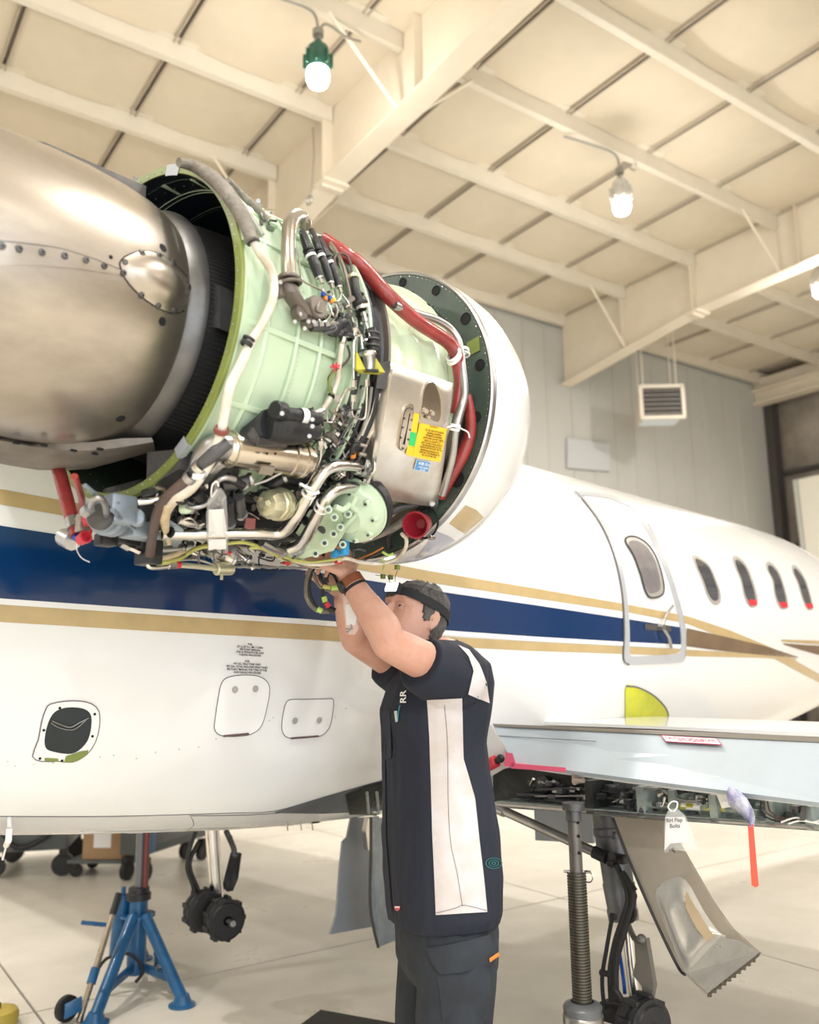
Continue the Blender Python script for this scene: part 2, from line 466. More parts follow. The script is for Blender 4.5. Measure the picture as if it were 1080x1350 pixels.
def lettering(lines, BL, BR, TL, material, parent, align='CENTER', lead=1.0, name='lettering', ext=0.0008):
    """text mesh whose bounding box is mapped to the parallelogram BL-BR-TL"""
    cu = bpy.data.curves.new('text', 'FONT'); cu.body = '\n'.join(lines); cu.align_x = align; cu.space_line = lead; cu.resolution_u = 2
    cu.offset = 0.022
    to = bpy.data.objects.new('text', cu); C.objects.link(to)
    dg = bpy.context.evaluated_depsgraph_get(); me = to.evaluated_get(dg).to_mesh()
    vs = [v.co.copy() for v in me.vertices]; fs = [tuple(p.vertices) for p in me.polygons]
    to.evaluated_get(dg).to_mesh_clear(); bpy.data.objects.remove(to); bpy.data.curves.remove(cu)
    x0, x1 = min(v.x for v in vs), max(v.x for v in vs); y0, y1 = min(v.y for v in vs), max(v.y for v in vs)
    BL, BR, TL = Vector(BL), Vector(BR), Vector(TL)
    nrm = (BR - BL).cross(TL - BL).normalized()
    if nrm.dot(EYE - BL) < 0: nrm = -nrm
    V_ = [BL + (BR - BL) * ((v.x - x0) / (x1 - x0)) + (TL - BL) * ((v.y - y0) / (y1 - y0)) + nrm * ext for v in vs]
    return obj(name, (V_, fs), material, parent, smooth=False)
# ================================================================== THE HALL
M_conc = mat('polished_concrete', (0.84, 0.79, 0.70), 0.34, col2=(0.70, 0.66, 0.58), vscale=1.6, rvar=0.10, bump=0.02, bscale=5, detail=9)
M_joint = mat('dark_floor_joint', (0.12, 0.11, 0.10), 0.8)
M_roof = mat('cream_faced_insulation', (0.70, 0.62, 0.49), 0.75, var=0.10, vscale=1.2, bump=0.25, bscale=1.6)
M_roofback = mat('tan_roof_backing', (0.46, 0.40, 0.32), 0.8)  # darker tan behind the panel gaps and on the seam ribs
M_cream_steel = mat('cream_painted_steel', (0.76, 0.68, 0.55), 0.45, var=0.08, vscale=2)
M_purl = mat('pale_painted_purlin', (0.72, 0.66, 0.55), 0.5, var=0.06, vscale=3)
M_wallb = mat('pale_wall_sheet', (0.50, 0.495, 0.46), 0.6, var=0.05, vscale=0.8)
M_wallr = mat('sagging_tan_insulation', (0.36, 0.32, 0.27), 0.8, col2=(0.22, 0.19, 0.16), vscale=1.5, bump=0.5, bscale=2)
M_dark = mat('dark_steel', (0.06, 0.055, 0.05), 0.6)
M_walltrim = mat('tan_wall_panel', (0.62, 0.54, 0.42), 0.6, var=0.06, vscale=1)

def struct(name, geo, m, parent=None, smooth=False, loc=None):
    o = obj(name, geo, m, parent, smooth=smooth, loc=loc)
    if parent is None: o['kind'] = 'structure'
    return o
def hbox(p0, p1, q0, q1, z0, z1, bev=0.0):
    return box(hall((p0 + p1) / 2, (q0 + q1) / 2, (z0 + z1) / 2), HP * ((p1 - p0) / 2), HQ * ((q1 - q0) / 2), Vector((0, 0, (z1 - z0) / 2)), bev)

floor = struct('floor', hbox(HALL_P0, HALL_P1, HALL_Q0 - 6, HALL_Q1, -0.2, -0.012), M_joint)
# concrete bays, sawn joints 3.35 m apart
for i in range(-3, 5):
    for j in range(-5, 2):
        p0, p1 = 1.06 + 3.33 * i, 1.06 + 3.33 * (i + 1)
        q0, q1 = 4.56 + 3.33 * j, 4.56 + 3.33 * (j + 1)
        p0, p1 = max(p0, HALL_P0), min(p1, HALL_P1)
        q1 = min(q1, HALL_Q1)
        if p1 - p0 < .1 or q1 - q0 < .1: continue
        obj('slab', hbox(p0 + 0.006, p1 - 0.006, q0 + 0.006, q1 - 0.006, -0.1, 0.0), M_conc, floor, smooth=False)

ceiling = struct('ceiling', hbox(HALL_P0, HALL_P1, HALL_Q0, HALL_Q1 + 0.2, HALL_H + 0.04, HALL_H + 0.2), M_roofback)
PSEAM = [-0.15 + 1.35 * k for k in range(-6, 13)]
QPURL = [10.30 - 1.37 * k for k in range(0, 15)]
panel_mesh = {}
for a in range(len(PSEAM) - 1):
    for b_ in range(len(QPURL) - 1):
        p0, p1, q1, q0 = PSEAM[a], PSEAM[a + 1], QPURL[b_], QPURL[b_ + 1]
        if p0 > HALL_P1 or q1 < HALL_Q0: continue
        V_, F_ = [], []
        nx, nq = 4, 3
        for i in range(nx + 1):
            for j in range(nq + 1):
                f, g = i / nx, j / nq
                sag = 0.05 * sin(PI * f) ** 0.6 * (0.7 + 0.3 * sin(PI * g)) if 0 < f < 1 else 0.0
                V_.append(hall(p0 + 0.035 + (p1 - p0 - 0.07) * f, q0 + 0.01 + (q1 - q0 - 0.02) * g, HALL_H - 0.0 - sag - 0.01))
        for i in range(nx):
            for j in range(nq):
                k = i * (nq + 1) + j; F_.append((k, k + 1, k + nq + 2, k + nq + 1))
        if 'm' not in panel_mesh:
            ctr = hall(p0, q0, 0); o = obj('roof_panel', (V_, F_), M_roof, ceiling); panel_mesh['m'] = (o, p0, q0)
        else:
            src, sp, sq = panel_mesh['m']; o = src.copy(); C.objects.link(o); o.location = HP * (p0 - sp) + HQ * (q0 - sq)
# standing ribs beside each seam
for p in PSEAM:
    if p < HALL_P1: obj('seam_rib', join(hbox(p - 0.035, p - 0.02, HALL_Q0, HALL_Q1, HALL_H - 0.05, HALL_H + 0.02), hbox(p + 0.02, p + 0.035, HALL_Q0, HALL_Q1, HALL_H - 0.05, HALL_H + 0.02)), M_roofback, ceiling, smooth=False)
# Z purlins between the girders
def purlin(p0, p1, q):
    return join(hbox(p0, p1, q - 0.004, q + 0.004, 7.5, 7.70), hbox(p0, p1, q - 0.004, q + 0.075, 7.494, 7.502), hbox(p0, p1, q + 0.068, q + 0.075, 7.50, 7.522), hbox(p0, p1, q - 0.075, q + 0.004, 7.694, 7.702))
GIRD = [-8.25, -1.95, 4.35, 10.65, 16.8]
for q in QPURL[:-1]:
    for a, b_ in zip(GIRD, GIRD[1:]):
        obj('purlin', purlin(a + 0.02, b_ - 0.02, q), M_purl, ceiling, smooth=False)
def zbot(q):
    pts = [(-9.5, 6.55), (-6, 6.9), (0, 7.0), (4.0, 6.86), (7.6, 6.78), (10.45, 6.42)]
    for (a, za), (b_, zb) in zip(pts, pts[1:]):
        if q <= b_: return za + (zb - za) * (q - a) / (b_ - a)
    return pts[-1][1]
def girder(p):
    qs = [-9.5, -6, 0, 4.0, 7.6, 10.4]; parts = []
    for q0, q1 in zip(qs, qs[1:]):
        z0, z1 = zbot(q0), zbot(q1)
        web = [hall(p - 0.008, q0, z0), hall(p - 0.008, q1, z1), hall(p - 0.008, q1, 7.7), hall(p - 0.008, q0, 7.7)]
        parts.append(prism(web, HP * 0.016))
        fl = [hall(p - 0.13, q0, z0 - 0.012), hall(p + 0.13, q0, z0 - 0.012), hall(p + 0.13, q1, z1 - 0.012), hall(p - 0.13, q1, z1 - 0.012)]
        parts.append(prism(fl, Vector((0, 0, 0.016))))
    return join(*parts)
for gi, g in enumerate(GIRD[:-1]):
    go = obj('girder', girder(g), M_cream_steel, ceiling, smooth=False)
    for q in (4.0, 7.6):
        z = zbot(q)
        obj('splice_plate', join(hbox(g - 0.13, g + 0.13, q - 0.015, q + 0.015, z - 0.07, 7.7), hbox(g - 0.16, g + 0.16, q - 0.10, q + 0.10, z - 0.04, z - 0.010)), M_cream_steel, go, smooth=False)
    for q in (1.2, 5.9, 9.0):
        obj('stiffener', join(hbox(g - 0.10, g - 0.006, q - 0.006, q + 0.006, zbot(q), 7.68), hbox(g + 0.006, g + 0.10, q - 0.006, q + 0.006, zbot(q), 7.68)), M_cream_steel, go, smooth=False)
    for q in QPURL[1:13:2]:
        for s in (-1, 1):
            obj('flange_brace', tube([hall(g + s * 0.10, q, zbot(q) + 0.01), hall(g + s * 0.85, q, 7.52)], 0.02, seg=4, smooth=False), M_cream_steel, go, smooth=False)

wall_back = struct('wall_back', hbox(HALL_P0, HALL_P1 + .2, HALL_Q1, HALL_Q1 + 0.15, 0, 7.75), M_wallb)
# vertical wall sheets with shallow ribs
sh = None
for k in range(24):
    p0 = HALL_P0 + 1.1 * k
    if p0 + 1.1 > HALL_P1: break
    if sh is None:
        sh = obj('wall_sheet', join(hbox(p0 + 0.005, p0 + 1.095, HALL_Q1 - 0.025, HALL_Q1, 0, 7.45), hbox(p0 + 0.50, p0 + 0.54, HALL_Q1 - 0.04, HALL_Q1 - 0.02, 0, 7.45)), M_wallb, wall_back, smooth=False); sp0 = p0
    else:
        o = sh.copy(); C.objects.link(o); o.location = HP * (p0 - sp0)
wall_right = struct('wall_right', hbox(HALL_P1, HALL_P1 + 0.15, HALL_Q0, HALL_Q1 + 0.15, 0, 7.75), M_wallr)
for k in range(9):                        # quilted insulation blankets between girts
    q1 = HALL_Q1 - 0.15 - 1.25 * k
    for (z0, z1) in ((4.05, 5.55), (5.6, 7.25), (0.1, 3.9)):
        V_, F_ = [], []
        for i in range(5):
            for j in range(5):
                f, g = i / 4, j / 4
                V_.append(hall(HALL_P1 - 0.02 - 0.14 * (sin(PI * f) * sin(PI * g)) ** 0.5 * (0.8 + 0.2 * rnd.random()) if 0 < f < 1 and 0 < g < 1 else HALL_P1 - 0.02, q1 - 1.2 * f, z0 + (z1 - z0) * g))
        for i in range(4):
            for j in range(4): kk = i * 5 + j; F_.append((kk, kk + 1, kk + 6, kk + 5))
        obj('insulation_blanket', (V_, F_), M_wallr, wall_right)
for z in (3.98, 5.57):
    obj('girt', hbox(HALL_P1 - 0.16, HALL_P1, HALL_Q0, HALL_Q1, z - 0.04, z + 0.04), M_dark, wall_right, smooth=False)
obj('corner_column', hbox(HALL_P1 - 0.35, HALL_P1 - 0.12, HALL_Q1 - 0.20, HALL_Q1 - 0.02, 0, 7.3), M_dark, wall_right, smooth=False)
obj('eave_beam', join(hbox(HALL_P1 - 0.75, HALL_P1 - 0.45, HALL_Q0, HALL_Q1, 7.02, 7.06), hbox(HALL_P1 - 0.61, HALL_P1 - 0.59, HALL_Q0, HALL_Q1, 7.06, 7.6), hbox(HALL_P1 - 0.75, HALL_P1 - 0.45, HALL_Q0, HALL_Q1, 7.3, 7.34)), M_cream_steel, wall_right, smooth=False)
wall_left = struct('wall_left', hbox(HALL_P0 - 0.15, HALL_P0, HALL_Q0, HALL_Q1 + 0.15, 0, 7.75), M_walltrim)
wall_front = struct('wall_front', join(hbox(HALL_P0, -7.7, HALL_Q0 - 0.15, HALL_Q0, 0, 7.75), hbox(4.7, HALL_P1, HALL_Q0 - 0.15, HALL_Q0, 0, 7.75), hbox(-7.7, 4.7, HALL_Q0 - 0.15, HALL_Q0, 6.0, 7.75)), M_walltrim)

# white leaf of the sliding hangar door standing before the right wall
R1 = ray(1052, 632)
t1 = (HALL_P1 - 0.75) / R1.dot(HP); P1 = EYE + R1 * t1
qa = P1.dot(HQ); za = P1.z
dl = thing('door_1', 'tall white sliding door leaf in front of the tan insulated right wall', 'door', hall(HALL_P1 - 0.7, qa - 2, 0)); dl['kind'] = 'structure'; del dl['category']; del dl['label']
obj('leaf', prism([hall(HALL_P1 - 0.75, qa - 0.10, 0.02), hall(HALL_P1 - 0.75, qa, za), hall(HALL_P1 - 0.75, qa - 3.2, za + 0.05), hall(HALL_P1 - 0.75, qa - 3.2, 0.02)], HP * 0.08), mat('white_door_sheet', (0.86, 0.83, 0.74), 0.5), dl, smooth=False)
obj('edge_rail', prism([hall(HALL_P1 - 0.77, qa - 0.10, 0.02), hall(HALL_P1 - 0.77, qa + 0.02, za), hall(HALL_P1 - 0.77, qa + 0.10, za), hall(HALL_P1 - 0.77, qa - 0.02, 0.02)], HP * 0.12), mat('pale_rail', (0.6, 0.6, 0.56), 0.5), dl, smooth=False)

# flat grey panel on the back wall (photo 740-805, 548-600)
def onwall(px, py, q=HALL_Q1 - 0.05):
    r = ray(px, py); return EYE + r * (q / r.dot(HQ))
vp = obj('grey_wall_board', prism([onwall(747, 578), onwall(803, 586), onwall(803, 622), onwall(747, 617)], HQ * -0.03), mat('pale_grey_board', (0.50, 0.51, 0.52), 0.6), loc=onwall(775, 600), smooth=False)
tag(vp, 'flat pale grey board fixed on the back wall above the fuselage', 'board')
ft = obj('low_wall_band', hbox(HALL_P0, 4, HALL_Q1 - 0.06, HALL_Q1 - 0.02, 5.8, 7.4), M_walltrim, wall_back, smooth=False)

# hanging unit heater before the back wall
hc = None
r_ = ray(868, 536); qh = 9.3; hc = EYE + r_ * (qh / r_.dot(HQ))
th = thing('unit_heater', 'cream hanging air heater with dark louvred face near the back wall', 'heater', hc)
X, Y, Z = (HP * 0.8 - HQ * 0.6).normalized(), (HQ * 0.8 + HP * 0.6).normalized(), Vector((0, 0, 1))
cz = hc
obj('casing', join(box(cz, X * 0.34, Y * 0.24, Z * 0.27, 0.02)), M_purl, th)
obj('front_flange', join(box(cz - Y * 0.27 + Z * 0.27, X * 0.37, Y * 0.02, Z * 0.03), box(cz - Y * 0.27 - Z * 0.27, X * 0.37, Y * 0.02, Z * 0.03), box(cz - Y * 0.27 + X * 0.35, X * 0.03, Y * 0.02, Z * 0.27), box(cz - Y * 0.27 - X * 0.35, X * 0.03, Y * 0.02, Z * 0.27)), M_purl, th, smooth=False)
obj('back_plate', box(cz - Y * 0.245, X * 0.32, Y * 0.005, Z * 0.24), M_dark, th, smooth=False)
for k in range(6):
    obj('louvre', box(cz - Y * 0.27 + Z * (-0.2 + 0.08 * k), X * 0.31, Y * 0.03 + Z * 0.012, Z * 0.006), mat('louvre_grey', (0.30, 0.27, 0.23), 0.5), th, smooth=False)
obj('bottom_grille', box(cz - Z * 0.275, X * 0.3, Y * 0.2, Z * 0.008), mat('pale_heater_blue', (0.75, 0.82, 0.9), 0.4), th, smooth=False)  # pale blue panel under the casing, not emissive
for sx in (-1, 1):
    for sy in (-1, 1):
        p = cz + X * (0.28 * sx) + Y * (0.18 * sy)
        obj('hanger_rod', tube([p + Z * 0.26, Vector((p.x, p.y, 7.52))], 0.012, seg=6, smooth=False), M_purl, th)

# high-bay lamps, three in view and the rest of the rows
lamp_labels = {(0, 0): 'lit pendant lamp with dark green housing, nearest and highest in view', (1, 0): 'lit pendant lamp with pale grey housing hanging mid-ceiling right of centre', (2, 0): 'lit pendant lamp at the right edge below the far girder'}
def lamp_light(lo_at):
    ld = bpy.data.lights.new('lamp_light', 'POINT'); ld.shadow_soft_size = 0.12; ld.energy = LAMP_W; ld.color = (1.0, 0.955, 0.89)
    lo = bpy.data.objects.new('lamp_light', ld); C.objects.link(lo); lo.location = lo_at
    ld = bpy.data.lights.new('lamp_floor_fill', 'AREA'); ld.shape = 'DISK'; ld.size = 0.4; ld.energy = DOWN_W; ld.color = (1.0, 0.965, 0.92)
    lo = bpy.data.objects.new('lamp_floor_fill', ld); C.objects.link(lo); lo.location = Vector(lo_at) + Vector((0, 0, 0.08))  # second, downward lamp added to brighten the floor
def lamp(p, q, zb, green, label):
    o = hall(p, q, zb)
    t = thing('high_bay_lamp', label, 'lamp', o, 'high bay lamps')
    hm = M_lampgreen if green else M_lampgrey
    obj('housing', lathe(o + Vector((0, 0, 0.10)), (0, 0, 1), [(0, 0.05), (0.0, 0.10), (0.03, 0.115), (0.10, 0.115), (0.13, 0.10), (0.22, 0.09), (0.25, 0.06), (0.29, 0.03), (0.29, 0.001)], 20), hm, t)
    for k in range(8):
        a = 2 * PI * k / 8; d = Vector((cos(a), sin(a), 0))
        obj('fin', box(o + d * 0.115 + Vector((0, 0, 0.19)), d * 0.018, d.cross(Vector((0, 0, 1))) * 0.004, Vector((0, 0, 0.07))), hm, t, smooth=False)
    obj('glass_refractor', lathe(o + Vector((0, 0, -0.10)), (0, 0, 1), [(0.04, 0.001), (0.04, 0.05), (0.06, 0.08), (0.10, 0.097), (0.15, 0.10), (0.195, 0.095), (0.20, 0.001)], 20), M_bulb, t)
    obj('hook', torus(o + Vector((0, 0, 0.42)), HP, 0.03, 0.007, 14, 6), M_conduit, t)
    obj('stem', tube([o + Vector((0, 0, 0.37)), o + Vector((0, 0, 0.44))], 0.010, seg=8, smooth=False), M_conduit, t)
    obj('junction_box', cyl(o + Vector((0, 0, 0.44)), o + Vector((0, 0, 0.50)), 0.05, 12), M_conduit, t)
    obj('conduit', tube([o + Vector((0, 0, 0.47)), o + HP * 0.08 + Vector((0, 0, 0.60)), o + HP * 0.35 + HQ * .1 + Vector((0, 0, 0.66)), hall(p + 0.6, q + 0.26, 7.45)], 0.012, seg=6), M_conduit, t)
    obj('feed_conduit', tube([o + Vector((0, 0, 0.50)), o - HP * 0.06 + Vector((0, 0, 0.66)), o - HP * 0.3 + HQ * .1 + Vector((0, 0, 0.74)), hall(p - 0.6, q + 0.26, 7.45)], 0.012, seg=6), M_conduit, t)
    lamp_light(lo_at=o + Vector((0, 0, -0.24)))
for i, p in enumerate((3.30, 7.20, 11.25)):
    lamp(p, 6.02, 6.62, i == 0, lamp_labels[(i, 0)])
for (p, q) in [(-4.5, 6.0), (-0.6, 6.0), (-4.5, 0), (-0.6, 0), (3.3, 0), (7.2, 0), (11.1, 0), (-2.0, -6), (3.3, -6), (9.1, -6)]:
    lamp_light(hall(p, q, 6.4))
# wire hook hanging from the near girder
wh = obj('cable_coil', join(torus(atu(408, 264, 5.1), U, 0.045, 0.012, 18, 6), tube([atu(410, 256, 5.1), atu(414, 205, 5.3), atu(412, 160, 5.6)], 0.005, seg=5)), M_conduit, loc=atu(408, 264, 5.1))
tag(wh, 'small coiled cable hanging beside the near girder', 'cable')
# ================================================================== THE AIRCRAFT
aircraft = thing('business_jet', 'white twin-engine business jet with navy and gold stripes, raised on jacks with one engine uncowled', 'aircraft', A(2.6, -2.85, -1.5).xyz * 1.0)
aircraft.location.z = 0.0
# ---- fuselage: stations (u, half width, top, widest height, bottom, lower exponent)
ST = [(-2.2, .30, .84, .55, .22, 2.0), (-1.0, .44, .98, .48, -.12, 2.2), (0.0, .52, 1.06, .40, -.30, 2.8), (1.0, .56, 1.10, .34, -.42, 3.4), (1.6, .575, 1.115, .32, -.475, 3.6), (2.0, .61, 1.12, .32, -.50, 3.4),
      (2.5, .70, 1.12, .32, -.505, 3.0), (3.0, .775, 1.12, .32, -.505, 2.6), (3.5, .80, 1.12, .32, -.50, 2.3), (4.3, .80, 1.12, .32, -.49, 2.1), (5.2, .80, 1.12, .32, -.44, 2.0), (5.9, .80, 1.12, .32, -.34, 2.0),
      (6.3, .79, 1.10, .32, -.27, 2.0), (6.6, .775, 1.04, .31, -.21, 2.0), (6.9, .74, .93, .29, -.15, 2.0), (7.2, .69, .78, .26, -.10, 2.0), (7.6, .60, .58, .21, -.05, 2.0), (8.1, .46, .40, .16, -.02, 2.0), (8.6, .28, .26, .12, .0, 2.0), (8.9, .10, .16, .10, .04, 2.0)]
def catm(vals, xs, x):
    if x <= xs[0]: return vals[0]
    if x >= xs[-1]: return vals[-1]
    i = max(k for k in range(len(xs)) if xs[k] <= x); i = min(i, len(xs) - 2)
    t = (x - xs[i]) / (xs[i + 1] - xs[i])
    def tang(k):
        if k == 0: return (vals[1] - vals[0]) / (xs[1] - xs[0])
        if k == len(xs) - 1: return (vals[-1] - vals[-2]) / (xs[-1] - xs[-2])
        return (vals[k + 1] - vals[k - 1]) / (xs[k + 1] - xs[k - 1])
    h = xs[i + 1] - xs[i]; m0, m1 = tang(i) * h, tang(i + 1) * h
    t2, t3 = t * t, t * t * t
    return (2 * t3 - 3 * t2 + 1) * vals[i] + (t3 - 2 * t2 + t) * m0 + (-2 * t3 + 3 * t2) * vals[i + 1] + (t3 - t2) * m1
XS = [s[0] for s in ST]
def fsec(u, n=96):
    a, top, wc, bot, ex = [catm([s[k] for s in ST], XS, u) for k in (1, 2, 3, 4, 5)]
    out = []
    for k in range(n):
        t = 2 * PI * k / n; c, s = cos(t), sin(t)
        e = 2.0 if s >= 0 else ex
        x = abs(c) ** (2 / e) * (1 if c >= 0 else -1); y = abs(s) ** (2 / e) * (1 if s >= 0 else -1)
        out.append(A(u, -2.85 + a * x, wc + ((top - wc) if s >= 0 else (wc - bot)) * y))
    return out
us = [-2.2 + 0.1 * k for k in range(112)]
fus = obj('fuselage', loft([fsec(u) for u in us]), M_white, aircraft, angle=60)
FS = Surf(fus)

# paint stripes (raised by the thickness of the paint film)
def stripe(name, top, bot, m, n=70, off=0.0015): return obj(name, ribbon(FS, top, bot, off, n, 5), m, fus, angle=80)
stripe('gold_stripe', [(-60, 634), (0, 645), (300, 700), (560, 752), (700, 775), (822, 796), (905, 812), (960, 830), (1020, 855), (1110, 905)], [(-60, 653), (0, 665), (300, 719), (560, 767), (700, 788), (822, 806), (905, 822), (960, 843), (1020, 868), (1110, 916)], M_gold)
stripe('blue_stripe', [(-60, 684), (0, 693), (200, 724), (400, 752), (600, 783), (700, 797), (820, 815), (903, 828)], [(-60, 788), (0, 794), (200, 808), (400, 823), (600, 836), (700, 842), (820, 848), (903, 853)], M_blue)
stripe('gold_stripe', [(-60, 787 + 2), (0, 793), (200, 809), (400, 823), (600, 840), (700, 846), (820, 852), (900, 856), (1000, 862), (1050, 868)], [(-60, 815), (0, 820), (200, 832), (400, 843), (600, 853), (700, 858), (820, 862), (900, 865), (1000, 867), (1050, 870)], M_gold, off=0.0012)
# white pinstripe gap between blue and lower gold
stripe('white_pinstripe', [(-60, 782), (0, 789), (200, 803), (400, 816), (600, 832), (700, 839), (820, 846), (903, 850)], [(-60, 790), (0, 797), (200, 810), (400, 823), (600, 838), (700, 845), (820, 851), (903, 855)], M_white, off=0.003)
M_refl = mat('bronze_wedge_gloss', (0.20, 0.13, 0.075), 0.18, coat=0.8, var=0.3, vscale=5)  # glossy bronze tone of the wedges ahead of the door
stripe('bronze_wedge', [(905, 828), (950, 838), (1010, 852), (1052, 866)], [(905, 852), (950, 858), (1010, 864), (1052, 867)], M_refl, 20, 0.0018)
stripe('bronze_wedge', [(1032, 848), (1060, 850), (1110, 853)], [(1034, 850), (1060, 858), (1110, 872)], M_refl, 14, 0.0018)
stripe('gold_line', [(1030, 843), (1060, 844), (1110, 846)], [(1030, 846), (1060, 848), (1110, 851)], M_gold, 14, 0.0019)
# band under the chine; shade of the down-facing belly put into its grey
stripe('belly_shade_band', [(-60, 1077), (0, 1077), (150, 1077), (300, 1072), (362, 1070), (420, 1066)], [(-60, 1104), (0, 1103), (150, 1103), (300, 1099), (362, 1092), (420, 1082)], M_belly, 50, 0.001)
obj('chine_seam', line_on(FS, [(-60, 1076), (0, 1076), (150, 1076), (300, 1072), (362, 1069), (430, 1050), (500, 1030)], 0.0016), M_seam, fus)
obj('belly_seam', join(line_on(FS, [(240, 1100), (255, 1088), (252, 1077)], 0.0015), line_on(FS, [(250, 1075), (330, 1074), (415, 1068)], 0.0022)), M_seam, fus)
# wheel-well opening at the wing root: dark patches laid on the skin, with ribs
def vat(px, py, v): return atv(px, py, v)
obj('wheel_well_edge', ribbon(FS, [(362, 1070), (420, 1052), (500, 1029), (520, 1024)], [(362, 1071), (425, 1072), (500, 1068), (520, 1064)], 0.003, 20, 3), M_gearmetal, fus)
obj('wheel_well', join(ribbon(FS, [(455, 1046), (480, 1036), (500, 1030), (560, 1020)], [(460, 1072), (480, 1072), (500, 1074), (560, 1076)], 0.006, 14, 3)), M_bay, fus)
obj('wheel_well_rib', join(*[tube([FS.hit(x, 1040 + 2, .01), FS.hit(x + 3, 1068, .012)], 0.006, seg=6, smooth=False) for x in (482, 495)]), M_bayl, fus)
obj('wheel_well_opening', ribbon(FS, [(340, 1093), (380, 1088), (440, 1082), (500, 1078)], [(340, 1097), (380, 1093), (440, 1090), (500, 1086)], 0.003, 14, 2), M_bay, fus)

# baggage / emergency door
D_out = spx([(757, 649), (800, 652), (822, 660), (838, 668), (860, 702), (880, 748), (896, 800), (903, 835), (902, 868), (893, 873), (860, 875), (828, 876), (821, 868), (822, 830), (819, 780), (808, 730), (790, 690), (768, 660)], 3)
D_in = spx([(766, 654), (800, 657), (818, 664), (834, 672), (855, 706), (875, 750), (891, 802), (897, 836), (896, 858), (888, 862), (860, 864), (834, 865), (829, 859), (829, 830), (825, 780), (814, 728), (797, 690), (776, 662)], 3)
obj('door_frame', annulus(FS, D_out, D_in, 0.006, 0.006), mat('grey_door_frame', (0.50, 0.52, 0.55), 0.3, 0.3), fus)
obj('door_gap', line_on(FS, [(757, 649), (768, 660), (790, 690), (808, 730), (819, 780), (822, 830), (821, 868), (828, 876)], 0.004, off=0.005), M_seam, fus)
obj('door_seam', line_on(FS, [(838, 668), (860, 702), (880, 748), (896, 800), (903, 835), (902, 868)], 0.0025, off=0.005), M_steel2, fus)
def window(out, label, pane, inner=0.80):
    o = spx(out, 4)
    f = obj('window', annulus(FS, o, shrink(o, 0.86), 0.006, 0.004), mat('window_rim', (0.55, 0.53, 0.50), 0.3, 0.5), fus, label=label)
    obj('pane', patch(FS, shrink(o, 0.87), 0.003, 4), pane, f)
    return f
w = window([(826, 709), (838, 709), (852, 718), (863, 734), (871, 757), (874, 778), (869, 786), (856, 788), (849, 778), (843, 757), (834, 733), (824, 716)], 'rounded window in the door with grey blind', M_paneg)
obj('seal', line_on(FS, [(826, 709), (838, 709), (852, 718), (863, 734), (871, 757), (874, 778), (869, 786), (856, 788), (849, 778), (843, 757), (834, 733), (824, 716)], 0.004, 0.007, closed=True), M_black, w)
window([(913, 733), (921, 735), (934, 745), (943, 765), (949, 783), (948, 795), (940, 796), (932, 785), (925, 765), (916, 745)], 'first cabin window ahead of the door', M_pane)
window([(966, 735), (973, 735), (984, 747), (993, 770), (998, 790), (996, 799), (988, 799), (981, 787), (976, 765), (969, 748)], 'second cabin window', M_pane)
window([(1010, 742), (1017, 743), (1027, 756), (1035, 780), (1038, 797), (1034, 803), (1027, 800), (1021, 785), (1018, 765), (1011, 751)], 'third cabin window', M_pane)
window([(1044, 746), (1050, 748), (1060, 762), (1067, 782), (1071, 800), (1068, 804), (1062, 800), (1056, 785), (1051, 768), (1045, 755)], 'foremost cabin window in view', M_pane)
for pts in ([(984, 791), (995, 791), (997, 798), (988, 799)], [(1025, 794), (1036, 794), (1038, 801), (1030, 802)], [(1060, 796), (1070, 796), (1071, 802), (1064, 803)]):
    obj('red_window_tag', patch(FS, pts, 0.008, 2), M_red2, fus)
# door handle
hp = FS.hit(868, 827, 0.012)
obj('door_handle', join(tube([FS.hit(868, 827, .02), FS.hit(872, 810, .03), FS.hit(880, 799, .03)], .006, seg=8), tube([FS.hit(868, 827, .02), FS.hit(874, 840, .03), FS.hit(880, 853, .02)], .008, seg=8), cyl(FS.hit(868, 827, 0), FS.hit(868, 827, .03), .014)), M_steel2, fus, label='chrome door handle')
obj('handle_recess', patch(FS, [(849, 822), (884, 826), (884, 833), (850, 830)], 0.004, 2), M_dark, fus)
# yellow film over the wing-root window
yf = spx([(825, 904), (840, 906), (860, 916), (876, 932), (880, 945), (876, 954), (850, 953), (826, 952), (824, 930)], 3)
obj('yellow_cover', patch(FS, yf, 0.006, 4, 0.004), M_yellowpt, fus, label='yellow protective film over an oval opening')
obj('cover_edge', line_on(FS, [(825, 904), (840, 906), (860, 916), (876, 932), (880, 945), (877, 954)], 0.004, 0.006), M_seam, fus)

# open inspection hole on the left
HO = spx([(66, 928), (92, 924), (116, 926), (130, 938), (129, 965), (118, 990), (95, 1004), (70, 1002), (43, 1001), (50, 975), (56, 945)], 4)
HI = spx([(80, 934), (96, 932), (112, 935), (120, 945), (118, 968), (110, 983), (95, 993), (72, 991), (59, 984), (60, 962), (68, 942)], 4)
obj('hole_flange', annulus(FS, HO, shrink(HI, 1.0)[:len(HO)], 0.004, 0.003), M_white, fus)
obj('hole_edge', join(line_on(FS, HO[::3], 0.0014, 0.004, closed=True, sm=2)), M_seam, fus)
obj('hole_interior', patch(FS, HI, 0.0022, 4), mat('hole_black', (0.012, 0.018, 0.02), 0.6), fus)
obj('loose_wire', join(line_on(FS, [(68, 950), (80, 955), (92, 958), (104, 952), (116, 946)], 0.0012, 0.006), line_on(FS, [(66, 952), (78, 959), (96, 961), (112, 949)], 0.0010, 0.007)), M_steel2, fus)
for x, y in [(78, 933), (124, 941), (57, 962), (121, 970), (52, 999), (81, 1002)]: obj('hole_rivet', cyl(FS.hit(x, y, 0.002), FS.hit(x, y, 0.0065), 0.0035, 8), M_ink, fus)
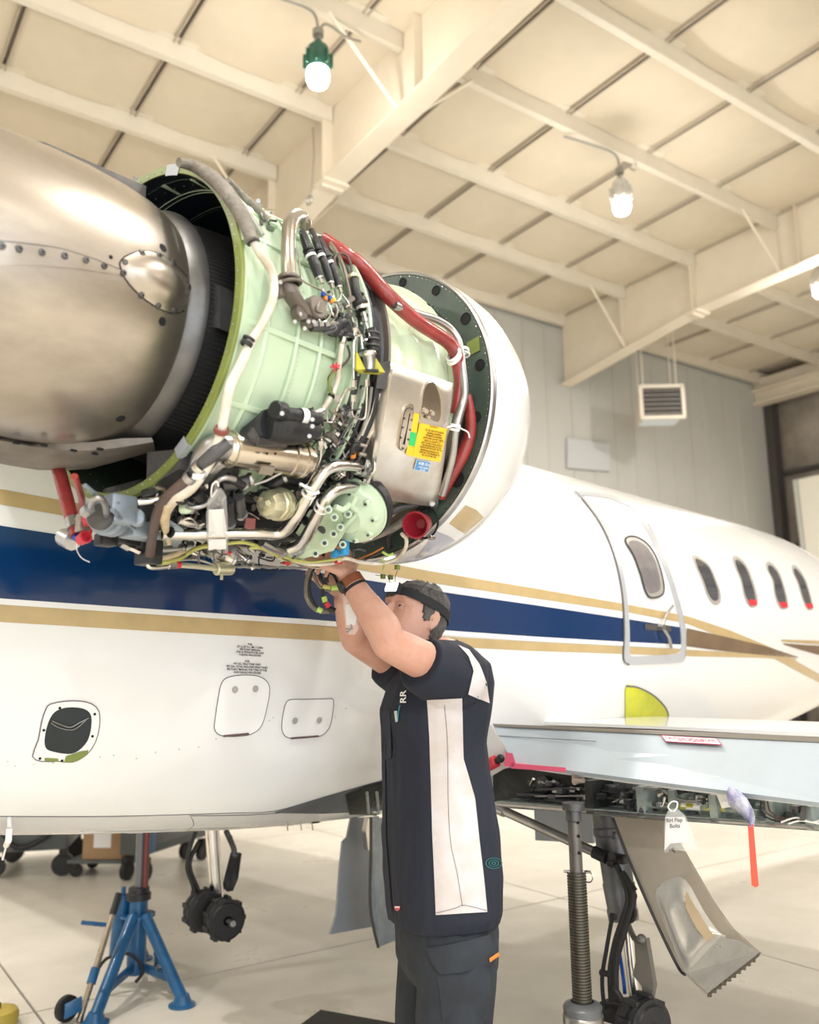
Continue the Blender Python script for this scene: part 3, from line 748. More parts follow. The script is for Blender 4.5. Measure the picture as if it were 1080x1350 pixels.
obj('primer_patch', join(patch(FS, [(86, 996), (104, 990), (116, 988), (114, 994), (100, 1003), (84, 1004)], 0.0055, 2), patch(FS, [(58, 998), (76, 999), (76, 1003), (58, 1002)], 0.0055, 2)), M_olive, fus)
# access panels
def access(pts, name, screws, hinge):
    o = spx(pts, 4)
    p = obj(name, patch(FS, o, 0.003, 4, 0.003), mat('access_panel_white', (0.80, 0.80, 0.79), 0.25, coat=0.5), fus)
    obj('panel_gap', line_on(FS, o[::2], 0.0013, 0.003, closed=True, sm=2), M_seam, p)
    for x, y in screws:
        c, n = FS.hit(x, y, 0.003), FS.normal(x, y)
        obj('quarter_turn_latch', join(lathe(c, n, [(0.0, 0.0001), (0.003, 0.0001), (0.003, 0.0075), (0.0015, 0.0085)], 16), torus(c + n * 0.002, n, 0.0095, 0.0012, 16, 5), hexnut(c + n * 0.003, c + n * 0.0045, 0.003)), mat('latch_grey', (0.45, 0.44, 0.41), 0.45, 0.2), p)
    obj('hinge', line_on(FS, hinge, 0.0032, 0.004, sm=0), mat('hinge_brown', (0.12, 0.07, 0.07), 0.5), p)
access([(300, 893), (318, 890), (338, 891), (350, 897), (355, 908), (352, 930), (345, 955), (334, 966), (318, 970), (294, 970), (283, 963), (283, 948), (288, 915), (292, 900)], 'access_panel', [(309, 909), (336, 908)], [(294, 970), (327, 967)])
access([(380, 923), (400, 922), (430, 921), (439, 923), (438, 940), (434, 958), (424, 969), (408, 972), (383, 973), (373, 967), (371, 955), (374, 935)], 'access_panel', [(388, 950), (420, 949)], [(383, 973), (419, 970)])
# rivets along the lower seam
rv = [(236, 988), (262, 985), (285, 974), (355, 950), (342, 962), (360, 946), (180, 1000), (132, 998), (20, 1010), (44, 1008), (70, 1006), (456, 934), (442, 945), (10, 1004), (205, 992), (150, 996)]
obj('rivet', join(*[cyl(FS.hit(x, y, 0.0), FS.hit(x, y, 0.002), 0.0028, 8) for x, y in rv]), M_belly, fus, kind='stuff')
# fuel placards
def on_fs_text(lines, x0, x1, y0, y1, sl, off=0.003):
    lettering(lines, FS.hit(x0, y1, off), FS.hit(x1, y1 + sl, off), FS.hit(x0, y0, off), M_ink, fus)
on_fs_text(['FUEL', 'JET A, JET A-1, MIL-T-27806', 'SEE FLIGHT MANUAL', 'FOR ALTERNATE FUEL AND', 'FUELING PROCEDURE'], 311, 347, 847, 864, 2)
on_fs_text(['FUEL', '470 GAL. FIELD TANK ONLY', '807 GAL. TOTAL INCLUDES WING TANKS', 'SEE FLIGHT MANUAL FOR TYPES OF FUEL', 'AND FUELING PROCEDURE'], 298, 352, 869, 887, 2)
# drain mast at far left and small drains under the belly
obj('drain_mast', join(tube([FS.hit(12, 1078, .0), FS.hit(12, 1078, .03)], .006, seg=8, smooth=False), tube([FS.hit(12, 1078, .03), FS.hit(12, 1078, .03) + Vector((0, 0, -.03)), FS.hit(10, 1099, .03)], .0085, seg=10, smooth=False), tube([FS.hit(10, 1099, .03), FS.hit(7, 1104, .03) + Vector((-.002, 0, -.035))], .003, seg=6, smooth=False)), M_white, fus)
for x in (378, 396, 411): obj('drain_tube', tube([FS.hit(x, 1083, .0), FS.hit(x, 1083, .0) + Vector((0.004, 0, -.03))], 0.0025, seg=6, smooth=False), M_steel2, fus)
obj('pylon', join(loft([ering(E(e, -0.42, -0.02), EA * 0.001 + EB * 0.10, EN_ * 0.035 * sc_, 12) for e, sc_ in ((-0.1, .6), (0.1, 1), (0.5, 1), (0.8, .6))])), M_white, fus)

# ---- far vertical fin base etc. are out of frame ----
# ---- wing with open trailing edge bay
def WP(u, v, w): return A(u, v, w)
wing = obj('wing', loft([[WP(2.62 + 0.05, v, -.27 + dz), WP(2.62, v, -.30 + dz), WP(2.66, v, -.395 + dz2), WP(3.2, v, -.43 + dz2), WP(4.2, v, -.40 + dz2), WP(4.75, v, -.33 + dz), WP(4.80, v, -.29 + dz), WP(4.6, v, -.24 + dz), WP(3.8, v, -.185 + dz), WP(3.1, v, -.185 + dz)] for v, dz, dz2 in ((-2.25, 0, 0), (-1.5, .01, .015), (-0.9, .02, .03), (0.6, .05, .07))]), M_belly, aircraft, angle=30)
# lower skin lip of the bay
def bay(px, py): return atu(px, py, 2.5)
obj('lower_skin_lip', prism([bay(652, 1057), bay(860, 1074), bay(1110, 1091), bay(1110, 1096), bay(860, 1079), bay(652, 1062)], U * 0.16), M_steel2, wing, smooth=False)
obj('bay_floor', prism([bay(655, 1056), bay(860, 1073), bay(1110, 1090), bay(1110, 1093), bay(860, 1076), bay(655, 1059)], U * 0.20), M_bayl, wing, smooth=False)
obj('bay_spar_web', prism([atu(650, 1012, 2.64), atu(860, 1022, 2.64), atu(1110, 1042, 2.64), atu(1110, 1098, 2.64), atu(860, 1080, 2.64), atu(650, 1064, 2.64)], U * 0.01), M_bayl, wing, smooth=False)
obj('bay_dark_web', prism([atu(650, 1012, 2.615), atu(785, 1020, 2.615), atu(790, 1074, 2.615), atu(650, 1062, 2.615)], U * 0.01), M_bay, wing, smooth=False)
obj('hinge_rail', prism([atu(672, 1005, 2.47), atu(860, 1028, 2.47), atu(1110, 1058, 2.47), atu(1110, 1068, 2.47), atu(860, 1037, 2.47), atu(680, 1012, 2.47)], U * 0.03), M_white, wing, smooth=False)
for x, w_ in ((770, .012), (838, .008), (880, .01), (934, .02), (1008, .008), (1060, .006)):
    yt = 1018 + (x - 680) * .117
    obj('bay_rib', prism([atu(x, yt, 2.50), atu(x + 9, yt + 1, 2.50), atu(x + 14, 1064 + (x - 655) * .076, 2.50), atu(x + 3, 1064 + (x - 655) * .076, 2.50)], U * 0.13), M_bayl if x > 800 else M_bay, wing, smooth=False)
# bay contents: pipes, actuators, brackets
def wt(name, pts, r, m, u=2.52, **k): return obj(name, tube([atu(x, y, u) for x, y in pts], r, **k), m, wing)
wt('torque_tube', [(840, 1060), (900, 1064), (960, 1068), (1000, 1072)], .010, M_bayl, 2.53)
wt('torque_tube', [(900, 1063), (925, 1065)], .0112, M_whitetie, 2.53); wt('torque_tube', [(930, 1065), (958, 1067)], .0112, M_limewire, 2.53); wt('torque_tube', [(896, 1063), (916, 1064)], .0112, M_yellowbr, 2.53)
wt('hydraulic_pipe', [(835, 1040), (870, 1041), (885, 1050), (905, 1056), (925, 1055)], .005, M_steel2, 2.51)
wt('hydraulic_pipe', [(700, 1042), (760, 1040), (830, 1046)], .004, M_grey, 2.56)
wt('hydraulic_pipe', [(700, 1050), (780, 1050), (850, 1058)], .004, M_steel2, 2.56)
wt('hose', [(846, 1040), (843, 1052), (830, 1062), (838, 1068)], .004, M_black, 2.51)
wt('hose', [(870, 1040), (872, 1030), (885, 1028), (905, 1034)], .004, M_black, 2.52)
wt('wire', [(1008, 1056), (1010, 1070), (1022, 1078), (1040, 1082)], .0022, M_brown, 2.5); wt('wire', [(1012, 1056), (1016, 1070), (1028, 1077), (1046, 1081)], .0022, M_brown, 2.5)
wt('wire', [(1004, 1056), (1004, 1072), (1016, 1080), (1030, 1084)], .0022, M_black, 2.5)
wt('wire', [(1030, 1084), (1050, 1078), (1070, 1084), (1085, 1080)], .0025, M_whitetie, 2.49); wt('wire', [(1040, 1086), (1056, 1082), (1080, 1086)], .0025, M_whitetie, 2.49)
obj('actuator', join(cyl(atu(893, 1028, 2.53), atu(900, 1046, 2.53), .014), cyl(atu(907, 1030, 2.53), atu(909, 1045, 2.53), .010)), M_black, wing)
obj('oval_cover', lathe(atu(716, 1034, 2.60), -U, [(0, .028), (.006, .028), (.010, .022), (.010, .0001)], 20), M_grey, wing)
for g_ in (box(atu(848, 1050, 2.55), U * .02, V * .012, W * .016, .003), hexnut(atu(862, 1060, 2.52), atu(868, 1061, 2.50), .008), box(atu(700, 1048, 2.58), U * .02, V * .05, W * .006, .002), box(atu(740, 1056, 2.57), U * .02, V * .06, W * .006, .002), box(atu(812, 1040, 2.58), U * .02, V * .03, W * .012, .002)): obj('cove_fitting', g_, M_grey, wing)
obj('drive_arm', join(prism([atu(935, 1023, 2.48), atu(948, 1024, 2.48), (atu(962, 1064, 2.48)), atu(952, 1066, 2.48)], U * .012), hexnut(atu(943, 1032, 2.475), atu(943, 1032, 2.495), .010), hexnut(atu(956, 1060, 2.475), atu(956, 1060, 2.495), .008)), M_whitetie, wing, smooth=False)
obj('hinge_bracket', join(prism([atu(985, 1036, 2.48), atu(1025, 1040, 2.48), atu(1024, 1050, 2.48), atu(987, 1048, 2.48)], U * .03), hexnut(atu(992, 1042, 2.465), atu(992, 1042, 2.49), .008), hexnut(atu(1017, 1045, 2.465), atu(1017, 1045, 2.49), .008)), M_bayl, wing, smooth=False)
obj('hinge_bracket', join(box(atu(762, 1022, 2.48), U * .02, V * .012, W * .025, .003), cyl(atu(757, 1028, 2.46), atu(770, 1029, 2.46), .008)), M_gearpan, wing)
obj('lever', prism([atu(1057, 1062, 2.48), atu(1062, 1062, 2.48), atu(1060, 1082, 2.48), atu(1054, 1082, 2.48)], U * .01), M_grey, wing, smooth=False)
for (x, y) in ((1048, 1054), (1042, 1060)): obj('primer_spot', prism([atu(x + a * 9, y + b * 8, 2.634) for a, b in ((-1, -.5), (0, -1), (1, -.3), (.8, .8), (-.6, .9))], U * .003), M_yellowbr, wing, smooth=False)
rr = random.Random(11); gg = {}
for k in range(110):
    x = rr.uniform(690, 1078); yt = 1024 + (x - 680) * .105; y = rr.uniform(yt, yt + 26); u_ = rr.uniform(2.50, 2.60); l = rr.uniform(3, 12); a = rr.uniform(-.5, .5) + (1.57 if rr.random() < .4 else 0); r = rr.uniform(.002, .008)
    g = cyl(atu(x, y, u_), atu(x + cos(a) * l, y + sin(a) * l, u_ + .01), r, 8) if rr.random() < .6 else box(atu(x, y, u_), U * r * 2, V * r * 1.6, W * r * 1.2)
    gg.setdefault((3 if x > 860 else 0) + rr.randrange(3), []).append(g)
for k, g in gg.items(): obj('bay_fittings', join(*g), (M_blackm, M_grey, M_steel2, M_bayl, M_steel, M_grey)[k], wing, kind='stuff')
# upper surface edge and the raised spoiler
obj('upper_skin', prism([atu(640, 948, 2.9), atu(860, 957, 2.9), atu(1110, 967, 2.9), atu(1110, 973, 2.9), atu(860, 961, 2.9), atu(640, 953, 2.9)], U * 0.8), M_white, wing, smooth=False)
obj('wing_root_fairing', loft([[atu(618 + dx, 955, u), atu(646 + dx, 955, u), atu(658 + dx, 972, u), atu(672 + dx, 992, u), atu(682 + dx, 1008, u), atu(664 + dx, 1014, u), atu(640 + dx, 1028, u), atu(618 + dx, 1040, u)] for u, dx in ((2.50, 0), (2.62, -2))]), M_white, wing, smooth=False)
SPq = [atu(650, 955, 2.60), atu(1110, 973.5, 2.60), atu(1110, 1062, 2.44), atu(676, 1006, 2.44)]
def spq(s, t): return (SPq[0].lerp(SPq[1], s)).lerp(SPq[3].lerp(SPq[2], s), t)
nS = (SPq[1] - SPq[0]).cross(SPq[3] - SPq[0]).normalized()
if nS.dot(EYE - SPq[0]) < 0: nS = -nS
spoiler = obj('spoiler', prism(SPq, -nS * 0.014), M_bluealu, wing, smooth=False, label='raised bare-metal spoiler panel')
obj('spoiler_edge', prism([spq(0, 0) + nS * .001, spq(1, 0) + nS * .001, spq(1, .09) + nS * .001, spq(0, .07) + nS * .001], nS * .002), mat('brown_edge_seal', (0.16, 0.145, 0.12), 0.5), spoiler, smooth=False)
obj('spoiler_seam', tube([spq(0, .32) + nS * .001, spq(.35, .30) + nS * .001], .0012, seg=5, smooth=False), M_seam, spoiler)
def fnd(px, py):
    r = ray(px, py); return EYE + r * ((SPq[0] - EYE).dot(nS) / r.dot(nS)) + nS * .0015
plc = obj('placard', prism([fnd(871, 970), fnd(946, 974.5), fnd(953, 983), fnd(878, 978.5)], nS * .0012), M_redink, spoiler, smooth=False)
obj('placard_face', prism([fnd(873.2, 971), fnd(945, 975.2), fnd(950.5, 982.2), fnd(879, 978)], nS * .0020), M_whitetie, plc, smooth=False)
def fnt(a, b): return fnd(a, b) + nS * .0024
lettering(['CAUTION SPOILERONS'], fnt(879, 975.6), fnt(945.5, 980.0), fnt(876, 971.9), M_redink, plc, ext=.0005)
lettering(['SEE FLIGHT MANUAL'], fnt(896, 978.3), fnt(930, 980.4), fnt(895, 976.6), M_redink, plc, ext=.0005)

# ---- main landing gear, near side
gear = obj('main_landing_gear', join(
    lathe(atu(799, 1050, 2.75), atu(822, 1209, 2.75) - atu(799, 1050, 2.75), [(0, .058), (.10, .058), (.105, .062), (.125, .062), (.13, .058), (.20, .058), (.205, .053), (.28, .052), (.285, .055), (.33, .052), (.36, .050), (.37, .053), (.40, .051), (.405, .001)], 24),
    box(atu(806, 1100, 2.72), V * .03, U * .02, W * .012, .004)), M_gearmetal, aircraft)
obj('oleo_piston', cyl(atu(824, 1200, 2.75), atu(838, 1322, 2.75), .0185, 20), M_steel, gear)
obj('torque_link', join(tube([atu(826, 1212, 2.72), atu(836, 1236, 2.70), atu(846, 1240, 2.69)], .010, seg=8), prism([atu(836, 1238, 2.69), atu(852, 1238, 2.69), atu(862, 1300, 2.69), atu(858, 1320, 2.69), atu(848, 1318, 2.69), atu(846, 1300, 2.69), atu(834, 1285, 2.69), atu(838, 1268, 2.69)], U * .022), ball(atu(846, 1238, 2.69), .016, 12)), mat('gear_link_grey', (0.20, 0.195, 0.18), 0.4, 0.5), gear)
obj('side_stay', join(cyl(atu(662, 1068, 2.58), atu(790, 1126, 2.66), .0165, 20), cyl(atu(656, 1065, 2.58), atu(666, 1070, 2.58), .021, 16)), M_steel2, gear, label='bright steel actuator running diagonally')
obj('stay_fork', join(cyl(atu(783, 1123, 2.655), atu(800, 1131, 2.66), .021, 16), ball(atu(807, 1134, 2.67), .024, 14), box(atu(816, 1132, 2.68), V * .03, W * .014, U * .02, .005), cyl(atu(806, 1128, 2.62), atu(812, 1140, 2.72), .012)), M_blackm, gear)
for pts, r in (([(812, 1140), (822, 1160), (828, 1185), (822, 1210), (812, 1240), (805, 1280), (806, 1320)], .010), ([(820, 1150), (834, 1175), (832, 1200), (822, 1230), (812, 1270), (812, 1320)], .012), ([(808, 1205), (800, 1250), (794, 1290), (797, 1330)], .007), ([(808, 1300), (822, 1325), (832, 1352)], .013), ([(826, 1170), (838, 1180), (834, 1190), (838, 1205), (832, 1215), (826, 1205)], .006), ([(832, 1165), (838, 1174)], .008)):
    obj('brake_hose', tube([atu(x, y, 2.66) for x, y in pts], r, seg=10), M_black, gear)
obj('link_joint', join(cyl(atu(792, 1282, 2.66), atu(812, 1286, 2.66), .010), hexnut(atu(806, 1208, 2.65), atu(812, 1209, 2.65), .012)), M_blackm, gear)
obj('blue_stripe_sleeve', tube([atu(816, 1250, 2.70), atu(822, 1290, 2.70), atu(824, 1310, 2.70)], .006, seg=8), M_bluefit, gear)
bc = atu(848, 1352, 2.66); ax = (U * .25 + V * -1.0 + W * 0).normalized()
def brake(c, ax, R, parent, mm):
    b = obj('brake_assembly', join(lathe(c - ax * .05, ax, [(0, .02), (0, R * .8), (.01, R * .85), (.012, R), (.035, R), (.037, R * .9), (.05, R * .9), (.052, R), (.075, R), (.077, R * .86), (.10, R * .86), (.10, .02)], 28), *[box(c + (frame_of(ax)[0] * cos(t) + frame_of(ax)[1] * sin(t)) * R, ax * .03, frame_of(ax)[0].lerp(frame_of(ax)[1], .5) * .012, W * .010, .002) for t in [2 * PI * k / 9 for k in range(9)]]), mm, parent)
    obj('axle', join(cyl(c - ax * .05, c - ax * .11, .013, 12), cyl(c - ax * .10, c - ax * .12, .009, 12)), M_steel2, b)
    return b
brake(bc, ax, .085, gear, M_blackm)
obj('axle_beam', join(cyl(atu(836, 1322, 2.74), bc + ax * .05, .022), box(atu(812, 1335, 2.70), V * .05, W * .03, U * .03, .01)), M_black, gear)
# unpainted gear door hanging from the wing (right of the leg)
GD = lambda x, y, u=2.56: atu(x, y, u)
gd_out = [(806, 1076), (880, 1082), (900, 1120), (940, 1190), (965, 1225), (1002, 1258), (990, 1270), (933, 1313), (903, 1285), (893, 1272), (850, 1180), (820, 1105)]
gdm = obj('gear_door', prism([GD(x, y, 2.56) for x, y in gd_out], U * .012), M_gearpan, aircraft, smooth=False, label='unpainted brownish gear door hanging at an angle')
GS = Surf(gdm)
pan_out = spx([(866, 1172), (884, 1158), (905, 1160), (928, 1200), (948, 1228), (957, 1236), (935, 1262), (915, 1284), (903, 1280), (885, 1240), (868, 1195)], 3)
V_, F_ = patch(GS, pan_out, 0.001, 7); n_ = len(pan_out)
for i in range(len(V_)): V_[i] = V_[i] - U * (0, .002, .010, .016, .012, .010, .009, .009)[min(i // n_, 7)]
obj('stamped_pan', (V_, F_), M_gearin, gdm, angle=80)
obj('pan_stain', patch(GS, [(908, 1172), (918, 1190), (938, 1222), (946, 1232), (936, 1240), (922, 1222), (908, 1195)], .018, 3), mat('tan_film_stain', (0.60, 0.48, 0.32), 0.4, 0.2), gdm)
obj('door_foot', loft([[GD(905, 1283, 2.50), GD(950, 1235, 2.50), GD(975, 1240, 2.48), GD(1000, 1256, 2.44), GD(934, 1310, 2.42)], [GD(905, 1284, 2.53), GD(950, 1236, 2.53), GD(975, 1241, 2.51), GD(1001, 1258, 2.46), GD(934, 1312, 2.44)]]), M_gearin, gdm, smooth=False)
obj('rubber_seal', tube([GD(808, 1078, 2.545), GD(828, 1130, 2.545), GD(858, 1200, 2.545), GD(892, 1271, 2.53), GD(903, 1285, 2.49)], .0045, seg=6), M_black, gdm)
obj('bottom_seal', join(prism([GD(934, 1309, 2.41), GD(1001, 1256, 2.43), GD(999, 1262, 2.43), GD(932, 1315, 2.41)], U * .01), *[box(GD(936 + 6.4 * k, 1312 - 5.1 * k, 2.41), V * .004, W * .004, U * .004) for k in range(10)]), mat('seal_brown', (0.09, 0.075, 0.06), 0.7), gdm, smooth=False)
# grey inner gear door / flap track panel seen behind the near leg
obj('inner_gear_door', prism([atu(704, 1064, 3.0), atu(780, 1070, 3.0), atu(782, 1112, 3.0), atu(706, 1108, 3.0)], U * .015), M_greypan, aircraft, smooth=False)

# ---- far main gear seen under the belly
fg = obj('main_landing_gear', join(cyl(A(2.55, -3.72, -.40), A(2.55, -3.72, -.62), .045, 20, bev=.005)), M_gearmetal, aircraft)
fa = lambda x, y: atv(x, y, -3.72)
obj('oleo_piston', cyl(fa(279, 1088), fa(286, 1182), .033, 20), M_steel, fg)
obj('torque_link', join(tube([fa(298, 1095), fa(308, 1118), fa(308, 1126)], .014, seg=8), prism([fa(304, 1124), fa(312, 1126), fa(307, 1160), fa(300, 1176), fa(293, 1170), fa(296, 1155)], U * .03), ball(fa(309, 1127), .018), torus(fa(304, 1105), U, .012, .004, 12, 6)), M_grey, fg)
for pts in ([(258, 1096), (250, 1120), (247, 1145), (255, 1170), (258, 1195)], [(262, 1110), (250, 1140), (262, 1175), (264, 1190)]): obj('brake_hose', tube([fa(x, y) for x, y in pts], .010, seg=8), M_black, fg)
b1 = brake(fa(268, 1200), (U * .2 + V * -1).normalized(), .088, fg, M_black)
b2 = brake(atv(295, 1211, -3.60), (U * .2 + V * -1).normalized(), .088, fg, M_black)
# far gear doors (grey, hanging behind the person)
fdp = lambda x, y, v=-3.25: atv(x, y, v)
obj('gear_door', prism([fdp(463, 1079), fdp(500, 1076), fdp(504, 1215), fdp(490, 1222), fdp(436, 1232), (fdp(444, 1205)), fdp(448, 1150), fdp(452, 1110), fdp(458, 1104)], V * -.012), M_greypan, aircraft, smooth=False, label='flat grey far gear door')
fd2 = obj('gear_door', loft([[fdp(489, 1078, v), fdp(506, 1078, v2), fdp(506, 1120, v2), fdp(508, 1165, v2), fdp(516, 1205, v2), fdp(526, 1228, v2), fdp(526, 1238, v2), fdp(499, 1249, v), fdp(493, 1225, v), fdp(489, 1190, v), fdp(489, 1120, v)] for v, v2 in ((-3.0, -3.05), (-3.015, -3.07))]), M_bluegrey, aircraft, smooth=False, label='curved blue-grey door edge beside the flat door')
obj('door_flange', tube([fdp(489, 1078, -2.99), fdp(489, 1120, -2.99), fdp(488, 1190, -2.99), fdp(493, 1225, -2.99), fdp(499, 1249, -2.99)], .007, seg=6), M_dark, fd2)
obj('door_bracket', prism([fdp(480, 1078, -3.2), fdp(488, 1078, -3.2), fdp(488, 1118, -3.2), fdp(480, 1120, -3.2), fdp(477, 1095, -3.2)], V * .03), M_steel, fd2, smooth=False)
# nose gear doors and junk under the nose
obj('nose_gear_door', join(box(A(5.35, -2.55, -.43), U * .45, V * .015, W * .06, .005), box(A(6.1, -2.6, -.36), U * .2, V * .02, W * .07, .005), cyl(A(5.6, -2.5, -.36), A(5.95, -2.5, -.33), .03)), mat('pale_metal_door', (0.55, 0.55, 0.53), 0.4, 0.4), aircraft)
# far wing, hidden behind the body save for its underside
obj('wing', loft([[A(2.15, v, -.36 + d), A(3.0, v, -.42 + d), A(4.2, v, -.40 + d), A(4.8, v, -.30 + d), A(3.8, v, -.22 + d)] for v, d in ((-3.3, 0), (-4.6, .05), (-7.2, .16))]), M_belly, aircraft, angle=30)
# ================================================================== THE ENGINE (starboard, uncowled)
engine = obj('engine', lathe(EC, EA, [(0.02, 0.20), (0.02, 0.255), (0.36, 0.27), (0.50, 0.33), (0.78, 0.34), (0.79, 0.2), (0.6, 0.05)], 48, up=EN_), M_navyin, aircraft)
def en(name, geo, m, **k): return obj(name, geo, m, engine, **k)
def L(prof, seg=96, **k): return lathe(EC, EA, prof, seg, up=EN_, **k)

# rear bypass duct
en('bypass_duct', L([(0.000, .372), (0.000, .384), (0.006, .386), (0.012, .384), (0.016, .374), (0.05, .371), (0.10, .369), (0.13, .366), (0.19, .364), (0.25, .362), (0.335, .358), (0.337, .372), (0.345, .372), (0.347, .33)], seg=128), M_mint)
en('duct_lining', L([(0.001, .373), (0.05, .366), (0.18, .362), (0.34, .350), (0.345, .25)], 96), M_navyin)
en('duct_rim', L([(-0.002, .366), (-0.004, .367), (-0.004, .386), (-0.002, .3875), (0.004, .3875)], 128), M_olive)
en('rim_repair_patch', join(lathe(EC, EA, [(-0.005, .361), (-0.006, .3865), (0.004, .3885)], 6, up=EN_, arc=(16, 24)), lathe(EC, EA, [(-0.005, .361), (-0.006, .3865), (0.004, .3885)], 6, up=EN_, arc=(142, 148))), M_greypan)
# raised hoops and stringers on the duct
for e, h, w_ in ((0.085, .005, .006), (0.165, .008, .004), (0.235, .005, .004), (0.29, .005, .004)):
    en('duct_hoop', L([(e - w_, .362), (e - w_, .369 + h - .004), (e, .369 + h), (e + w_, .369 + h - .004), (e + w_, .362)], 96), M_mint)
for deg in (-52, -36, -10, 22, 38, 52, 66, 84, 100):
    p0, p1 = EP(0.03, .372, deg), EP(0.33, .366, deg)
    rd = (EB * cos(rad(deg)) + EN_ * sin(rad(deg))); tg = EA.cross(rd)
    en('duct_stringer', box((p0 + p1) / 2, EA * .15, tg * .006, rd * .004, .001), M_mint)
# rivets: rim, hoops (shared small geometry joined as stuff)
def rivets(specs, m, name='rivet_row'):
    g = [lathe(p, n, [(0, rr), (rr * .5, rr * .8), (rr * .8, .0001)], 6) for p, n, rr in specs]
    return en(name, join(*g), m, kind='stuff')
sp = []
for k in range(84):
    d_ = k * 360 / 84; n = EB * cos(rad(d_)) + EN_ * sin(rad(d_))
    sp.append((EP(-0.004, .374, d_), -EA, .0022))
rivets(sp, M_steel2)
sp = []
for e in (.032, .100, .180, .250, .312):
    for k in range(110):
        d_ = -75 + k * 170 / 110; n = EB * cos(rad(d_)) + EN_ * sin(rad(d_)); sp.append((EP(e, .368, d_), n, .0019))
rivets(sp, M_mint)
sp = []
for k in range(120):
    d_ = k * 3.0
    for e, rr in ((.05, .363), (.09, .362)):
        if k % 2: sp.append((EP(e, rr, d_), -(EB * cos(rad(d_)) + EN_ * sin(rad(d_))), .0018))
rivets(sp, M_steel2)
en('lower_lining', L([(0.003, .3655), (0.30, .352)], 24, arc=(60, 120)) if False else lathe(EC, EA, [(0.003, .3655), (0.10, .3605), (0.30, .352)], 30, up=EB, arc=(60, 170)), M_greenin)
# vane box and struts seen inside the duct
en('inner_plate', join(prism([EE(278, 372, .02), EE(290, 377, .02), EE(290, 433, .02), EE(276, 430, .02)], EA * .20)), M_grey, smooth=False)
en('inner_box', prism([EE(289, 376, .10), EE(316, 396, .10), EE(312, 442, .10), EE(288, 432, .10)], EA * .10), M_blackm, smooth=False)
en('inner_plate', prism([EE(194, 596, .0), EE(240, 592, .0), EE(236, 618, .0), EE(200, 640, .0), EE(193, 636, .0)], EA * .15), M_grey, smooth=False)
en('inner_plate', prism([EE(176, 232, .04), EE(192, 240, .04), EE(190, 262, .04), EE(172, 252, .04)], EA * .12), M_grey, smooth=False)
en('oil_line_loop', torus(EE(308, 408, .09), EA, .016, .0015, 16, 5), M_steel2)

# exhaust nozzle / core cowl
nozzle = en('exhaust_nozzle', L([(-.92, .05), (-.90, .12), (-.80, .17), (-.70, .215), (-.60, .248), (-.50, .268), (-.40, .283), (-.30, .291), (-.22, .292), (-.14, .288), (-.09, .281), (-.055, .272), (-.04, .266), (-.038, .262)], 96), M_bronze)
en('hot_section_band', L([(-.042, .262), (-.035, .270), (-.004, .281), (.000, .281), (.002, .25)], 96), M_darkmetal)
en('screen_band', L([(.001, .268), (.06, .276), (.14, .284), (.141, .25)], 96), M_black)
rows = []
for k in range(46):                      # fine louvres of the screen
    d_ = -62 + k * 2.2; n = EB * cos(rad(d_)) + EN_ * sin(rad(d_))
    rows.append(tube([EP(.01, .270, d_), EP(.14, .2855, d_)], .0011, seg=4, smooth=False))
en('screen_louvres', join(*rows), M_darkmetal, kind='stuff')
NS = Surf(nozzle)
def nscrew(x, y, r=.0062):
    c, n = NS.hit(x, y), NS.normal(x, y)
    obj('panel_screw', join(lathe(c, n, [(-.001, r * 1.25), (.001, r * 1.25), (.0012, r), (.0042, r * .92), (.0046, r * .45), (.002, r * .40), (.002, .0001)], 12)), M_stain, nozzle) if False else en('panel_screw', join(lathe(c, n, [(-.001, r * 1.25), (.001, r * 1.25), (.0012, r), (.0042, r * .92), (.0046, r * .45), (.002, r * .40), (.002, .0001)], 12)), M_darkmetal)
    return c
for x, y in [(2, 325), (25, 328), (55, 333), (85, 337), (113, 343), (137, 351), (187, 334), (209, 337), (228, 346), (164, 346), (162, 360), (186, 389), (208, 403), (229, 409), (248, 378), (252, 393)]: nscrew(x, y)
for x, y in [(262, 394), (261, 420), (256, 448), (248, 478), (238, 502), (214, 545), (202, 562), (254, 326), (244, 305), (258, 345), (261, 370)]:
    p = EE(x, y, .0); en('small_rivet', lathe(p - EA * .04, -EA * .4 + (p - EC).normalized(), [(0, .004), (.003, .003), (.004, .0001)], 8), M_steel2)
def nhole(x, y, r=.009):
    c, n = NS.hit(x, y), NS.normal(x, y); en('drain_hole', lathe(c, n, [(-.001, r), (.0006, r), (.0007, r * .85), (.0003, .0001)], 14), M_ink)
nhole(215, 327); nhole(214, 424); nhole(159, 552, .010); nhole(146, 339, .004)
en('seam_strap', line_on(NS, [(-40, 315), (0, 318), (40, 322), (80, 328), (120, 340), (160, 356)], .0016, 0), M_darkmetal)
en('seam_step', ribbon(NS, [(-40, 315), (0, 318), (40, 322), (80, 328), (120, 340), (158, 355)], [(-40, 350), (0, 350), (40, 350), (80, 352), (120, 357), (158, 362)], .0012, 24, 3), M_bronze)
OV = spx([(158, 346), (168, 337), (185, 331), (205, 333), (222, 342), (240, 358), (254, 380), (255, 400), (243, 410), (225, 413), (205, 404), (185, 390), (165, 368)], 3)
en('cover_edge', line_on(NS, OV[::2], .0014, .0005, closed=True, sm=2), M_ink)
cc = NS.hit(206, 372); nn = NS.normal(206, 372)
V_, F_ = patch(NS, OV, 0.001, 7)
n_ = len(OV); lift = [0.0, .002, .008, .014, .017, .019, .020, .020]
for i in range(len(V_)): V_[i] = V_[i] + nn * lift[min(i // n_, 7)]
en('bulged_cover', (V_, F_), M_bronze, angle=80)
